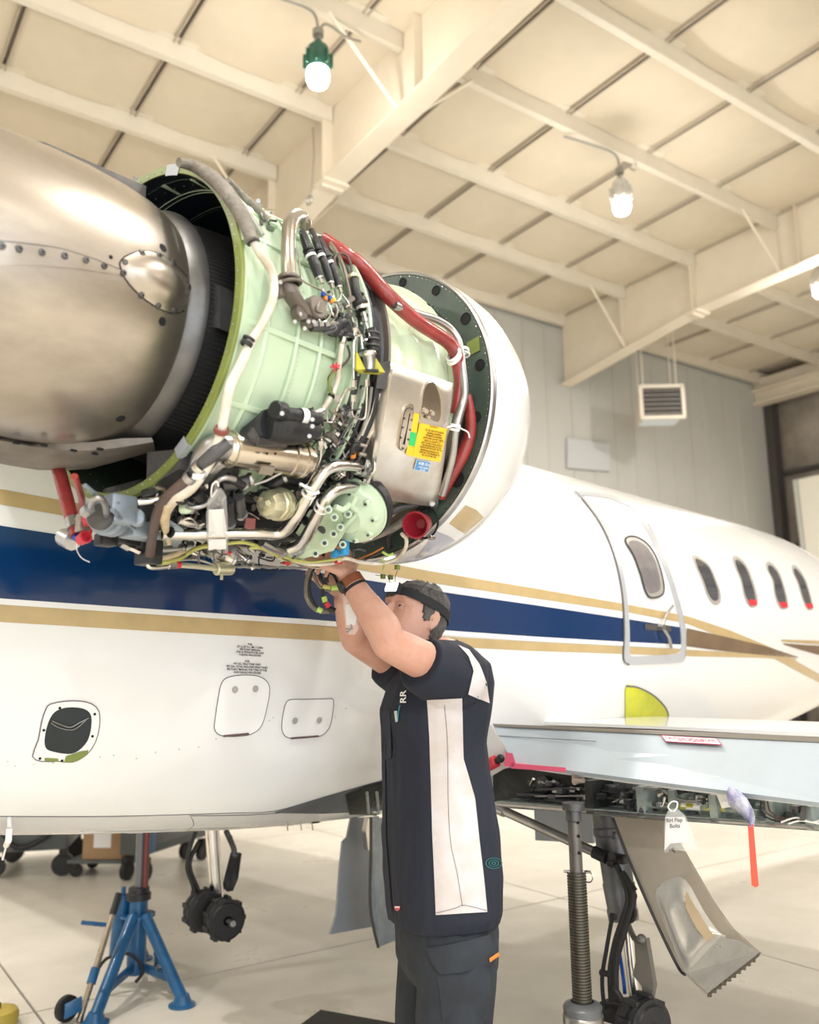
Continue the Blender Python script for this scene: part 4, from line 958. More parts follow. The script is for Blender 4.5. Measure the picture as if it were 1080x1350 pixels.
# upper and lower fairing pieces of the nozzle
en('top_fairing', loft([[E(-.42, .02, .285), E(-.42, -.10, .30), E(-.42, -.10, .27), E(-.42, .02, .255)], [E(-.25, .03, .335), E(-.25, -.09, .345), E(-.25, -.09, .28), E(-.25, .03, .27)], [E(-.02, .05, .335), E(-.02, -.07, .345), E(-.02, -.07, .27), E(-.02, .05, .255)]]), M_darkmetal, smooth=False)
# lower heat shield: shallow tray following the bottom of the nozzle
tp = [(-60, 548), (0, 573), (40, 580), (80, 583), (120, 583), (160, 578), (200, 577)]
bt = [(-60, 575), (0, 588), (40, 597), (80, 604), (120, 605), (150, 603), (205, 588)]
def arcpt(x, y, r=.285): return EN(x, y, r)
en('heat_shield', loft([[arcpt(*a), arcpt(*a) - EB * .12, arcpt(*b) - EB * .10 - EN_ * .01, arcpt(*b) - EN_ * .01, arcpt((a[0] + b[0]) / 2, (a[1] + b[1]) / 2, .30)] for a, b in zip(tp, bt)]), mat('dull_shield_metal', (0.30, 0.27, 0.24), 0.6, 0.5, var=0.4, vscale=10), angle=60)
for x, y in ((58, 587), (97, 594), (125, 598), (22, 584), (132, 592)): en('shield_fastener', box(arcpt(x, y, .305), EA * .006, EB * .004, EN_ * .002), M_ink, smooth=False)

# dark intermediate case between the two mint ducts
en('intermediate_case', L([(0.345, .30), (0.350, .352), (0.362, .365), (0.372, .365), (0.375, .345), (0.40, .352), (0.43, .352), (0.435, .362), (0.447, .366), (0.455, .362), (0.458, .33)], 96), M_grey)
en('case_flange', L([(0.372, .350), (0.372, .386), (0.380, .386), (0.380, .350)], 96), M_mint)
en('case_ring', L([(0.392, .350), (0.392, .376), (0.398, .378), (0.402, .376), (0.402, .350)], 96), M_blackm)
en('case_ring', L([(0.442, .350), (0.442, .380), (0.446, .382), (0.450, .380), (0.450, .350)], 96), M_taupe)
for k in range(36):
    d_ = -70 + k * 4.4; n = EB * cos(rad(d_)) + EN_ * sin(rad(d_))
    c = EP(.372, .379, d_)
    if k % 2 == 0: en('flange_bolt', hexnut(c - EA * .006, c + EA * .003, .0042), M_black)
for k in range(30):
    d_ = -66 + k * 4.8; c = EP(.36, .368, d_); n = EB * cos(rad(d_)) + EN_ * sin(rad(d_))
    en('case_rivet', lathe(c, n, [(0, .0035), (.003, .003), (.003, .0001)], 8), M_mint)
# front fan case (pale mint, stepped)
en('fan_case', L([(.458, .33), (.460, .352), (.50, .356), (.52, .350), (.55, .351), (.57, .358), (.60, .352), (.63, .351), (.65, .357), (.69, .352), (.71, .351), (.712, .366), (.722, .366), (.724, .34)], 128), M_mint2)
for k in range(3): en('case_hole', lathe(EP(.716, .366, 52 - 12 * k), EB * cos(rad(52 - 12 * k)) + EN_ * sin(rad(52 - 12 * k)), [(0, .006), (.002, .006), (.002, .0001)], 10), M_ink)
en('front_frame', L([(.722, .35), (.724, .356), (.77, .348), (.80, .345), (.80, .30)], 96), mat('brown_composite_frame', (0.16, 0.125, 0.09), 0.5, var=0.3, vscale=10))
# inlet bulkhead
en('inlet_bulkhead', L([(.800, .325), (.800, .350), (.796, .352), (.796, .426), (.806, .428)], 128), M_bulk)
en('bulkhead_edge', L([(.794, .424), (.792, .428), (.796, .433), (.806, .434), (.812, .4325)], 128), M_steel2)
sp = []
for k in range(150):
    d_ = k * 2.4
    for rr in (.358, .418): sp.append((EP(.796, rr, d_), -EA, .0017))
rivets(sp, M_steel)
for (x, y), r in (((575, 383), .013), ((614, 420), .015), ((633, 481), .014), ((628, 550), .014), ((603, 632), .020), ((531, 372), .012), ((560, 690), .012)):
    c = EE(x, y, .795); en('bulkhead_hole', lathe(c, -EA, [(0, r * 1.12), (.002, r * 1.12), (.002, r), (.0008, r * .98), (.0008, .0001)], 20), M_ink)  # solid discs; the dark of the holes is put into their black
en('yellow_green_patch', prism([EE(616, 452, .795), EE(632, 443, .795), EE(633, 462, .795), EE(618, 470, .795)], -EA * .002), M_olive, smooth=False)
cowl = en('inlet_cowl', L([(.806, .431), (.84, .4335), (.88, .4325), (.93, .427), (.98, .414), (1.02, .400), (1.06, .381), (1.082, .366)], 128), M_white)
en('inlet_lip', L([(1.080, .367), (1.095, .353), (1.103, .340), (1.100, .328), (1.085, .320), (1.06, .318), (.98, .325), (.82, .33)], 128), M_chrome)
CS = Surf(cowl)
en('cowl_gold_stripe', ribbon(CS, [(614, 666), (628, 672), (638, 682)], [(592, 690), (604, 698), (613, 704)], .001, 10, 4), M_gold)
en('cowl_grey_stripe', ribbon(CS, [(575, 700), (590, 706), (600, 712)], [(540, 744), (548, 745), (556, 746)], .001, 10, 4), mat('lilac_grey_paint', (0.42, 0.43, 0.50), 0.3, coat=.5))
en('cowl_dent', line_on(CS, [(632, 600), (640, 640)], .0008, 0), M_belly)

# ---- oil tank with placards
def TN(x, y, r=.405): return EN(x, y, r)
TQ = [(514, 477), (597, 505), (577, 669), (483, 656)]
def tq(s, t):
    a = [TQ[0][i] + (TQ[1][i] - TQ[0][i]) * s for i in (0, 1)]; b = [TQ[3][i] + (TQ[2][i] - TQ[3][i]) * s for i in (0, 1)]
    bow = -4 * s * (1 - s) * 0 + 5 * math.sin(PI * t) * (1 - 2 * s) * -.3
    return (a[0] + (b[0] - a[0]) * t + bow, a[1] + (b[1] - a[1]) * t)
V_, F_ = [], []; NSG, NT = 14, 20
for j in range(NT + 1):
    for i in range(NSG + 1):
        s, t = i / NSG, j / NT; r = .405
        e_ = min(s, 1 - s, t * 1.6, (1 - t) * 1.6)
        if e_ < .07: r -= .010 * (1 - e_ / .07) ** 2
        V_.append(TN(*tq(s, t), r))
nb = len(V_)
for j in range(NT):
    for i in range(NSG): k = j * (NSG + 1) + i; F_.append((k, k + 1, k + NSG + 2, k + NSG + 1))
bd = [i for i in range(NSG + 1)] + [j * (NSG + 1) + NSG for j in range(1, NT + 1)] + [NT * (NSG + 1) + i for i in range(NSG - 1, -1, -1)] + [j * (NSG + 1) for j in range(NT - 1, 0, -1)]
def toax(p, r):
    d = p - EC; ee = d.dot(EA); c_ = EC + EA * ee; q = (p - c_); return c_ + q.normalized() * r
for i in bd: V_.append(toax(V_[i], .352))
for k in range(len(bd)): k2 = (k + 1) % len(bd); F_.append((bd[k], bd[k2], nb + k2, nb + k))
tank = en('oil_tank', (V_, F_), M_tank, angle=35, label='scuffed bare-metal oil tank')
TS = Surf(tank)
en('tank_rim', line_on(TS, [TQ[0], (510, 520), (503, 570), (494, 615), TQ[3]], .0022, 0.0), M_steel)
en('tank_corner_shoe', prism([TN(499, 478, .40), TN(514, 476, .40), TN(519, 514, .40), TN(496, 512, .40)], (TN(505, 490, .36) - TN(505, 490, .40))), M_grey, smooth=False)
en('tank_side_wing', loft([[TN(512, 515, r), TN(517, 515, r), TN(485, 655, r), TN(478, 650, r)] for r in (.395, .36)]), M_tank, smooth=False)
en('shield_plate', prism([TN(496, 518, .385), TN(511, 521, .385), TN(505, 550, .385), TN(487, 578, .385), TN(476, 574, .385), TN(489, 545, .385)], (TN(500, 540, .365) - TN(500, 540, .37))), M_tank, smooth=False)
en('bottom_clip', join(box(TN(506, 667, .38), EA * .012, EB * .01, EN_ * .004), tube([TN(570, 664, .40), TN(573, 672, .39)], .008, seg=8, smooth=False)), M_steel2)
# recessed filler pocket
PK = [(562, 503), (570, 501), (577, 508), (582, 525), (583, 545), (580, 560), (566, 556), (553, 551), (554, 530), (557, 512)]
en('filler_pocket', annulus(TS, spx(PK, 3), shrink(spx(PK, 3), .88), .003, .003), M_tank)
en('pocket_floor', patch(TS, shrink(spx(PK, 3), .88), .0012, 3), M_stain)
en('filler_cap', join(box(TS.hit(558, 541, .008), EA * .010, (EN_ * .8 + EB * .5).normalized() * .006, (EB * .8 - EN_ * .5).normalized() * .003, .001), box(TS.hit(567, 544, .008), EA * .008, (EN_ * .8 + EB * .5).normalized() * .006, (EB * .8 - EN_ * .5).normalized() * .003, .001), box(TS.hit(562, 549, .008), EA * .006, (EN_ * .8 + EB * .5).normalized() * .004, (EB * .8 - EN_ * .5).normalized() * .003, .001)), M_stain)
# sight gauge
SG = spx([(531, 541), (535, 534), (541, 532), (544, 537), (543, 550), (539, 572), (535, 588), (530, 594), (525, 591), (524, 584), (527, 562)], 3)
en('sight_gauge', patch(TS, SG, .005, 3, .005), M_stain)
en('gauge_slot', patch(TS, [(538, 545), (539, 545), (532, 585), (529.5, 585)], .0058, 2), M_ink)
en('gauge_seam', line_on(TS, [(539, 537), (533, 540), (530, 550), (525, 580), (525, 590), (529, 592)], .0008, .0052), M_ink)
for x, y in ((541, 539), (531, 551), (541, 553), (529, 563), (539, 566), (526.5, 576), (536.5, 578.5), (529.5, 590)): en('gauge_screw', lathe(TS.hit(x, y, .005), TS.normal(x, y), [(0, .0028), (.002, .0024), (.0022, .0001)], 8), M_darkmetal)
def tpatch(name, pts, m, off): return en(name, ribbon(TS, [pts[0], pts[1]], [pts[3], pts[2]], off, 6, 6), m, smooth=False)
tpatch('yellow_placard', [(552, 557), (588, 565), (579, 609), (543, 601)], M_yellowp, .0035)
tpatch('yellow_strip', [(545, 544), (552, 545.5), (543, 602), (534, 598)], M_yellowp, .0032)
tpatch('green_strip', [(540, 568.5), (548.5, 570.5), (545.5, 588), (537.5, 586)], M_greenp, .0042)
tpatch('blue_label', [(548.5, 605), (567, 609), (563.5, 622), (544.5, 618.5)], M_whitetie, .0032)
tpatch('blue_label', [(549, 605.5), (566.5, 609.3), (563, 621.5), (545.2, 618)], M_bluep, .0038)
def ttext(lines, a, b, c, m, off=.0055, **k): lettering(lines, TS.hit(*a, off), TS.hit(*b, off), TS.hit(*c, off), m, engine, ext=.0002, **k)
ttext(['CAUTION'], (564.5, 562.3), (575, 564.6), (564.9, 560.3), M_ink)
ttext(['FILL OIL TANK WITH ENGINE', 'RUNNING OR WITHIN', 'FIVE MINUTES OF ENGINE', 'SHUTDOWN. DO NOT OVERFILL'], (556, 577), (582.5, 582.5), (557.5, 564), M_ink)
ttext(['CHECK OIL QUANTITY AT', 'SIGHT GAUGE. IF LEVEL IS BELOW', 'THE ADD MARK ADD OIL AND', 'RECHECK BEFORE FLIGHT. SEE THE'], (552, 589), (580.5, 594.5), (554, 577.5), M_ink)
ttext(['MAINTENANCE MANUAL FOR', 'APPROVED TYPE AND BRAND OF', 'OIL. DO NOT MIX OILS.'], (550, 598.5), (577, 604), (551.5, 590), M_ink)
ttext(['DO NOT FILL'], (540.5, 566), (546.5, 545.5), (537.5 + 1, 565.5), M_ink) if False else None
ttext(['MOBIL OIL II'], (550, 611), (564, 614), (550.8, 607.2), M_whiteink)
ttext(['FILTER CHANGE', 'OIL LEVEL'], (549.5, 618), (561.5, 620.3), (550.5, 613), M_whiteink)

# ---- pipes, hoses and harnesses placed by cylinder radius about the engine axis
def ep(name, pts, R, r, m, seg=12, n=5, radii=None, **k):
    if not isinstance(R, (list, tuple)): R = [R] * len(pts)
    return en(name, tube([EN(x, y, q) for (x, y), q in zip(pts, R)], r, seg=seg, n=n, radii=radii), m, **k)
def clamp(x0, y0, x1, y1, R, r, m, w_=.004, name='clamp'):
    """band around a pipe at pixel 0, whose axis points to pixel 1"""
    c, d = EN(x0, y0, R), EN(x1, y1, R) - EN(x0, y0, R); d.normalize()
    return en(name, lathe(c - d * w_, d, [(0, r * .9), (0, r * 1.15), (w_ * .5, r * 1.22), (w_ * 1.5, r * 1.22), (w_ * 2, r * 1.15), (w_ * 2, r * .9)], 18), m)
# red fire-sleeved hoses
ep('red_hose', [(426, 314), (452, 332), (478, 352), (510, 388), (545, 420), (575, 440), (592, 452), (601, 466), (604, 482), (606, 505), (603, 530), (600, 545)], [.385, .39, .39, .395, .395, .395, .395, .395, .39, .385, .38, .375], .017, M_red, 16, radii=[.015, .017, .019, .019, .0185, .0185, .018, .017, .015, .014, .013])
ep('red_hose', [(617, 520), (620, 545), (620, 570), (612, 595), (600, 618), (588, 640), (581, 655)], .385, .017, M_red, 16, radii=[.009, .014, .016, .018, .0175, .016, .014])
ep('bleed_tube', [(520, 402), (548, 413), (574, 421), (594, 434), (605, 452), (609, 480), (612, 505), (612, 525), (604, 553), (600, 572), (597, 600), (590, 628), (583, 652)], .40, .0105, M_steel2, 14)
for a in ((598, 468, 604, 474), (612, 462, 611, 476)): clamp(*a, .395 if a[0] < 605 else .40, .019 if a[0] < 605 else .0115, M_whitetie, .004, 'cable_tie'); clamp(a[0] + 1, a[1] + 5, a[2] + 1, a[3] + 6, .395, .0185 if a[0] < 605 else .0115, M_whitetie, .003, 'cable_tie')
clamp(600, 561, 598, 572, .40, .012, M_whitetie, .004, 'cable_tie'); clamp(599, 566, 597, 577, .40, .012, M_whitetie, .003, 'cable_tie')
ep('cable_tie', [(590, 563), (600, 562), (610, 566), (617, 570), (619, 577)], .41, .0022, M_whitetie, 6)
# grimy sleeve over the top, white sleeve down the flange
ep('braided_sleeve', [(236, 214), (258, 220), (282, 236), (305, 262), (322, 290), (333, 318)], [.375, .385, .395, .40, .405, .41], .015, M_braid, 14, radii=[.010, .013, .0155, .016, .0155, .013])
ep('braided_sleeve', [(300, 238), (318, 256), (340, 276), (352, 290)], [.375, .38, .38, .375], .008, M_braid, 10)
ep('grey_harness', [(262, 222), (290, 240), (312, 262), (330, 285), (346, 310)], [.385, .385, .385, .38, .378], .006, M_steel2, 8)
ep('white_sleeve', [(334, 318), (341, 332), (353, 348), (360, 364), (361, 388), (354, 410), (343, 432), (330, 452), (318, 480), (305, 505), (299, 530), (295, 552), (291, 572), (282, 597), (268, 620), (250, 642), (232, 654), (222, 668), (217, 684)], [.405, .405, .405, .40, .40, .40, .40, .40, .40, .41, .41, .415, .42, .43, .44, .45, .455, .46, .46], .009, M_whitehose, 14, radii=[.0085, .0085, .0095, .009, .009, .009, .0088, .009, .010, .010, .0095, .009, .010, .011, .013, .015, .0155, .011, .008])
ep('torn_sleeve_end', [(222, 664), (217, 680), (219, 700), (223, 716)], .462, .010, M_cream, 12, radii=[.010, .012, .007, .006])
clamp(333, 317, 337, 325, .405, .012, M_black, .006); clamp(325, 453, 320, 463, .40, .0105, M_black, .005); clamp(328, 447, 325, 453, .40, .0105, M_black, .003); clamp(292, 567, 290, 578, .42, .0125, mat('rust_tape', (0.22, 0.06, 0.045), 0.6), .006, 'tape_band'); clamp(237, 655, 230, 662, .455, .016, M_black, .003, 'cable_tie')
en('flange_lug', join(box(EN(322, 308, .388), EA * .010, EB * .016, EN_ * .020, .002)), M_mint)
# brown sleeve and silver elbow
ep('grey_sleeve', [(302, 583), (285, 596), (262, 616), (250, 630)], .435, .014, M_grey, 14, radii=[.012, .015, .013, .011])
clamp(262, 617, 256, 623, .44, .013, M_steel, .006); clamp(250, 630, 245, 635, .445, .0125, M_steel2, .007)
ep('brown_sleeve', [(250, 630), (232, 645), (216, 660), (207, 680), (201, 705), (197, 737)], [.445, .45, .455, .46, .46, .46], .011, M_brown, 14)
ep('silver_elbow', [(196, 735), (195, 744), (199, 748), (212, 748), (224, 746)], .455, .0055, M_steel, 10)
ep('elbow_nut', [(222, 746), (232, 745)], .455, .0085, M_steel, 6); ep('red_collar', [(232, 745), (237, 744.5)], .455, .0085, M_red2, 12)
ep('long_shaft', [(237, 745), (262, 747), (285, 750)], .455, .0065, M_goldcap, 8)
ep('thin_tube', [(206, 735), (230, 738), (260, 738), (285, 746)], .46, .003, M_steel2, 8)
# tall bleed-air duct and valve near the top
ep('bleed_duct', [(401, 300), (402, 291), (396, 285), (388, 286), (382, 296), (380, 320), (380, 345), (381, 368)], [.36, .37, .39, .40, .405, .405, .405, .405], .0155, M_tubetaupe, 18, n=7)
clamp(381, 368, 381, 374, .405, .020, M_taupe, .004, 'duct_flange'); clamp(382, 374, 383, 380, .405, .022, M_taupe, .003, 'duct_flange')
vc = EN(410, 409, .40); vn = (vc - EE(410, 409, .3)).normalized()
rdir = lambda x, y: (toax(EN(x, y, .37), .5) - toax(EN(x, y, .37), .3)).normalized()
en('valve_body', join(lathe(EN(410, 409, .38), rdir(410, 409), [(0, .026), (.022, .026), (.026, .023), (.026, .0001)], 24), loft([ering(EN(381, 378, .40), EA * .020, EB * .018, 14), ering(EN(385, 390, .40), EA * .023, EB * .02, 14), ering(EN(394, 404, .395), EA * .022, EB * .02, 14), ering(EN(402, 418, .39), EA * .014, EB * .018, 14)]), lathe(EN(390, 414, .385), rdir(390, 414), [(0, .016), (.02, .016), (.022, .0001)], 16), lathe(EN(401, 427, .38), rdir(400, 424), [(0, .012), (.018, .012), (.020, .0001)], 14)), M_taupe)
for x, y in ((386, 377), (396, 414), (407, 424), (389, 424), (402, 433), (370, 372), (414, 424)): en('valve_bolt', hexnut(EN(x, y, .395), EN(x, y, .407), .0045), M_steel2)
en('valve_arm', join(box(EN(369, 380, .39), EA * .008, EB * .01, EN_ * .02, .002), tube([EN(368, 370, .39), EN(372, 392, .39)], .006, seg=8, smooth=False)), M_taupe)
# spark igniter leads / connectors
for pts, r in (([(399, 306), (405, 325), (414, 347), (421, 366)], .0105), ([(411, 304), (419, 325), (429, 350), (436, 372)], .0088), ([(421, 314), (430, 334), (440, 357), (447, 378)], .0088)):
    ep('connector_barrel', pts, .395, r, M_blackm, 12, radii=[r * .8, r, r, r * 1.12, r * .95])
    (x0, y0), (x1, y1) = pts[-2], pts[-1]; dx, dy = x1 - x0, y1 - y0; q = math.hypot(dx, dy); dx /= q; dy /= q
    ep('connector_nut', [(x1, y1), (x1 + dx * 9, y1 + dy * 9)], .395, r * .6, M_steel, 8); clamp(x1, y1, x1 + dx * 5, y1 + dy * 5, .395, r * .75, M_steel, .003, 'ferrule')
    for f in (.25, .5): clamp(pts[1][0] + dx * 20 * f, pts[1][1] + dy * 22 * f, pts[2][0], pts[2][1], .395, r * 1.02, M_black, .003, 'band')
    clamp(pts[1][0] + dx * 14, pts[1][1] + dy * 14, pts[2][0], pts[2][1], .395, r * 1.03, M_whitetie, .003, 'marker')
for pts in ([(424, 375), (427, 384), (438, 392), (440, 388)], [(438, 382), (440, 392), (433, 397), (436, 394)], [(450, 387), (447, 396), (438, 400), (452, 404)], [(424, 398), (430, 404), (429, 413), (421, 420), (424, 426)], [(434, 402), (437, 412), (431, 422), (426, 425)], [(443, 400), (445, 412), (440, 422), (436, 427)], [(452, 404), (450, 416), (445, 424), (442, 428)], [(451, 388), (458, 397), (460, 402), (455, 405)], [(394, 335), (396, 360), (402, 372), (425, 383)]):
    ep('thin_tube', pts, .40, .0022, M_steel, 8, n=6)
for x, y, m_ in ((426, 388, M_bluefit), (429, 393, M_orange), (435, 393, M_bluefit), (437, 397, M_orange), (440, 395, M_yellowp)): en('coloured_tag', box(EN(x, y, .405), EA * .004, EB * .003, EN_ * .004), m_, smooth=False)
ep('manifold', [(410, 432), (425, 433), (440, 437), (450, 438)], .39, .009, M_grey, 10)
for x in (415, 423, 431, 439): en('manifold_nut', hexnut(EN(x, 424, .40), EN(x + 2, 430, .40), .0055), M_steel2)
ep('black_elbow', [(438, 440), (446, 428), (455, 426), (458, 440)], [.39, .395, .395, .39], .013, M_blackm, 14)
clamp(457, 444, 456, 452, .39, .015, M_blackm, .004); ep('nut', [(453, 446), (451, 453)], .39, .009, M_steel, 8)
ep('white_tube', [(451, 452), (449, 468), (446, 490), (444, 505), (437, 522), (425, 540), (412, 548)], .385, .006, M_whitehose, 10)
clamp(437, 522, 432, 530, .385, .007, M_black, .003); clamp(416, 545, 410, 549, .385, .008, M_black, .003)
for a in ((439, 480, 447, 486), (444, 478, 440, 490), (448, 482, 436, 484)): ep('red_lacing', [(a[0], a[1]), (a[2], a[3])], .40, .0022, M_red2, 6)
ep('wire', [(458, 455), (461, 470), (450, 484), (440, 490), (433, 500), (438, 516), (446, 524)], .385, .0028, M_brown, 8)
ep('wire', [(441, 488), (434, 502), (436, 516), (446, 526)], .388, .0035, M_olive, 8)
# second connector with knurled collar
ep('thin_lead', [(443, 350), (441, 340), (448, 334), (458, 338), (463, 350), (464, 362)], .40, .0028, M_brown, 8)
clamp(466, 366, 468, 374, .40, .011, M_goldcap, .005, 'gold_nut')
ep('connector_barrel', [(467, 368), (470, 385), (475, 400)], .40, .010, M_blackm, 12)
clamp(475, 400, 478, 408, .40, .015, M_black, .004); clamp(477, 405, 479, 413, .40, .0125, M_steel, .006, 'knurled_collar'); ep('nut', [(479, 412), (482, 424)], .40, .006, M_steel, 8)
ep('thin_tube', [(481, 422), (485, 434), (487, 444), (480, 449), (476, 444), (478, 460)], .395, .0030, M_steel, 8)
ep('long_lead', [(436, 320), (450, 345), (458, 372), (462, 395), (464, 420), (472, 437), (479, 448)], .392, .004, M_tubetaupe, 8)
ep('flat_strap', [(432, 316), (446, 338), (455, 362), (462, 385), (464, 410)], .388, .006, M_steel2, 6)
ep('black_hose', [(440, 338), (452, 352), (463, 370), (470, 395), (476, 420)], .382, .008, M_black, 10)
ep('black_connector', [(488, 432), (492, 445), (491, 463)], .395, .013, M_blackm, 12); 
for y in (440, 448, 456): clamp(491, y, 491, y + 5, .395, .0145, M_grey, .002, 'knurl')
ep('silver_can', [(485, 462), (487, 478), (486, 490)], .40, .014, M_steel2, 14, radii=[.016, .0135, .0135]); clamp(486, 489, 486, 495, .40, .019, M_black, .004); clamp(485, 466, 486, 472, .40, .0165, M_steel, .004)
en('yellow_bracket', join(prism([EN(470, 462, .40), EN(482, 487, .41), EN(470, 488, .41)], rdir(474, 480) * -.004), prism([EN(496, 472, .41), EN(508, 491, .42), EN(494, 490, .41)], rdir(500, 480) * -.004), prism([EN(470, 487, .41), EN(508, 491, .42), EN(500, 494, .40), EN(474, 492, .40)], rdir(490, 490) * -.004)), M_yellowbr, smooth=False)
for x, y in ((467, 506), (466, 525), (484, 505), (444, 525)): en('tube_nut', hexnut(EN(x, y - 5, .40), EN(x, y + 4, .40), .0062), M_steel)
ep('thin_tube', [(467, 430), (466, 460), (466, 500)], .398, .003, M_steel, 8); ep('thin_tube', [(476, 442), (468, 446), (467, 460)], .398, .003, M_steel, 8)
ep('u_tube', [(465, 528), (464, 545), (470, 551), (478, 552), (482, 545), (484, 510)], .40, .0030, M_steel, 8)
ep('thin_tube', [(466, 512), (456, 515), (450, 526), (444, 540), (438, 555)], .40, .0035, M_steel, 8)
ep('thin_tube', [(478, 510), (470, 545), (455, 572), (445, 590)], .385, .0022, M_steel2, 6); ep('thin_tube', [(480, 510), (473, 548), (460, 574)], .385, .0018, M_steel2, 6)
for k in range(9):
    x, y = 452 - k * 1.9, 535 + k * 7.0; en('harness_fitting', hexnut(EN(x, y, .39), EN(x + 4, y + 4, .395), .006), M_steel2 if k % 2 else M_blackm)
ep('black_duct_arc', [(496, 505), (492, 540), (480, 572), (462, 600), (440, 620)], .378, .010, M_blackm, 12)
ep('grey_channel', [(490, 510), (484, 548), (470, 582), (452, 606)], .386, .004, M_steel2, 6)
for k in range(8): x, y = 480 - k * 5.0, 520 + k * 13.0; en('dark_lug', cyl(EN(x, y, .372), EN(x, y, .384), .006, 10), M_ink)

# ---- starter and castings
S0, S1 = EN(291, 590, .40), EN(404, 607, .40)
en('starter_can', lathe(S0, S1 - S0, [(0, .001), (0, .026), (.01, .034), (.03, .038), (.17, .039), (.172, .042), (.180, .042), (.182, .039), (.20, .040), (.202, .043), (.210, .043), (.212, .038), (.228, .034), (.236, .022), (.238, .001)], 40), M_stain)
ds = (S1 - S0).normalized()
en('starter_strap', lathe(S0 + ds * .02, ds, [(0, .036), (0, .0395), (.004, .0395), (.004, .036)], 32), M_goldcap)
en('starter_bracket', prism([S0 + ds * .075 + rdir(345, 575) * .045, S0 + ds * .11 + rdir(345, 575) * .045, S0 + ds * .11 + rdir(345, 600) * .035 - EN_ * .02, S0 + ds * .075 + rdir(345, 600) * .035 - EN_ * .02], rdir(345, 590) * .006), M_tubetaupe, smooth=False)
en('bracket_holes', join(*[cyl(EN(x, 598, .445), EN(x, 598, .452), .003, 8) for x in (352, 363)]), M_ink, kind='stuff')
ep('starter_elbow', [(300, 590), (283, 590), (268, 602), (258, 618), (246, 634)], [.40, .405, .41, .41, .41], .020, M_steel2, 18, radii=[.031, .030, .022, .016, .013])
ep('starter_elbow', [(298, 604), (286, 612), (275, 625), (262, 638)], [.395, .40, .40, .40], .016, M_steel2, 16, radii=[.024, .018, .014, .012])
# black valve body above the starter
en('air_valve', join(loft([ering(EN(325, 578, .40), EA * .020, EN_ * .026, 16), ering(EN(340, 568, .405), EA * .020, EN_ * .030, 16), ering(EN(352, 560, .41), EA * .018, EN_ * .032, 16)]), loft([ering(EN(350, 560, .41), EB * .028, EN_ * .034, 18, 3), ering(EN(372, 562, .41), EB * .030, EN_ * .040, 18, 3), ering(EN(395, 566, .41), EB * .028, EN_ * .034, 18, 3), ering(EN(415, 568, .405), EB * .022, EN_ * .020, 18, 3)]), cyl(EN(366, 545, .42), EN(420, 552, .41), .016, 18, bev=.003), cyl(EN(362, 540, .425), EN(374, 543, .42), .020, 18, bev=.003)), M_blackm)
en('valve_lip', prism([EN(330, 564, .425), EN(338, 578, .43), EN(372, 585, .43), EN(375, 590, .42), EN(336, 588, .42), EN(326, 572, .42)], EB * .01), M_grey, smooth=False)
en('white_label_band', lathe(EN(395, 548, .416), EN(404, 549, .416) - EN(395, 548, .416), [(0, .0170), (.016, .0170)], 18), M_whitetie)
en('valve_screws', join(*[hexnut(EN(x, y, .44), EN(x, y, .448), .005) for x, y in ((412, 553), (412, 562), (372, 545), (408, 575))]), M_steel2, kind='stuff')
en('steel_ferrule', tube([EN(408, 549, .41), EN(416, 545, .41), EN(424, 541, .40)], .009, seg=12), M_steel)
ep('thin_pipe', [(424, 575), (423, 592), (422, 606), (415, 622), (404, 642), (393, 662), (380, 680), (362, 693)], [.40, .40, .405, .41, .415, .42, .42, .41], .0036, M_steel, 10)
en('tube_nut', hexnut(EN(423, 580, .40), EN(422, 592, .40), .007), M_steel)
en('dark_gear_case', join(box(E(.33, .17, -.28), EA * .08, EB * .05, EN_ * .05, .01), box(E(.45, .13, -.32), EA * .07, EB * .06, EN_ * .05, .01)), M_blackm)

# ---- large oil cooler pipes into the tank
P1 = [(214, 703), (240, 704), (290, 703), (340, 703), (362, 704), (377, 699), (390, 682), (404, 658), (418, 635), (430, 620), (446, 614), (462, 614), (479, 615)]
ep('oil_pipe', P1, [.46] * 7 + [.45, .44, .43, .42, .405, .39], .0135, M_steel, 18)
ep('oil_pipe', [(383, 724), (396, 718), (406, 704), (416, 684), (428, 661), (440, 648), (454, 643), (476, 643)], [.46, .46, .46, .455, .45, .44, .42, .39], .0145, M_steel, 18)
for a in ((478, 615, 486, 616), (474, 643, 484, 643)): clamp(*a, .392, .020, M_steel2, .006, 'pipe_coupling'); clamp(a[0] + 7, a[1], a[2] + 7, a[3], .385, .024, M_tank, .004, 'coupling_flange')
for x0, y0 in ((477, 600), (479, 625), (482, 635), (484, 648), (478, 588)): ep('flange_bolt', [(x0 - 4, y0 - 2), (x0 + 5, y0)], .405, .0042, M_steel, 6)
en('yellow_band', lathe(EN(467, 643, .397), EN(474, 643, .392) - EN(467, 643, .397), [(0, .0152), (.014, .0152)], 18), M_yellowp)
for x, y, x2, y2 in ((407, 651, 411, 643), (411, 645, 415, 637), (423, 671, 427, 663), (426, 665, 430, 657)): clamp(x, y, x2, y2, .445 if x < 415 else .452, .0145, M_whitetie, .0028, 'cable_tie')
ep('cable_tie', [(396, 638), (404, 642), (415, 646), (420, 650)], .45, .0035, M_whitetie, 6)
en('white_marker', lathe(EN(402, 662, .450), EN(408, 652, .447) - EN(402, 662, .450), [(0, .0142), (.02, .0142)], 18), M_whitetie)
en('pipe_flange', prism([EN(215, 690, .46), EN(222, 686, .46), EN(238, 697, .46), EN(237, 712, .46), EN(229, 722, .46), EN(222, 714, .46)], EA * .008), M_bluegrey, smooth=False)
en('pipe_mouth', lathe(EN(226, 702, .468), -EA, [(0, .012), (.004, .012), (.004, .009), (-.004, .008), (-.004, .0001)], 16), M_ink)
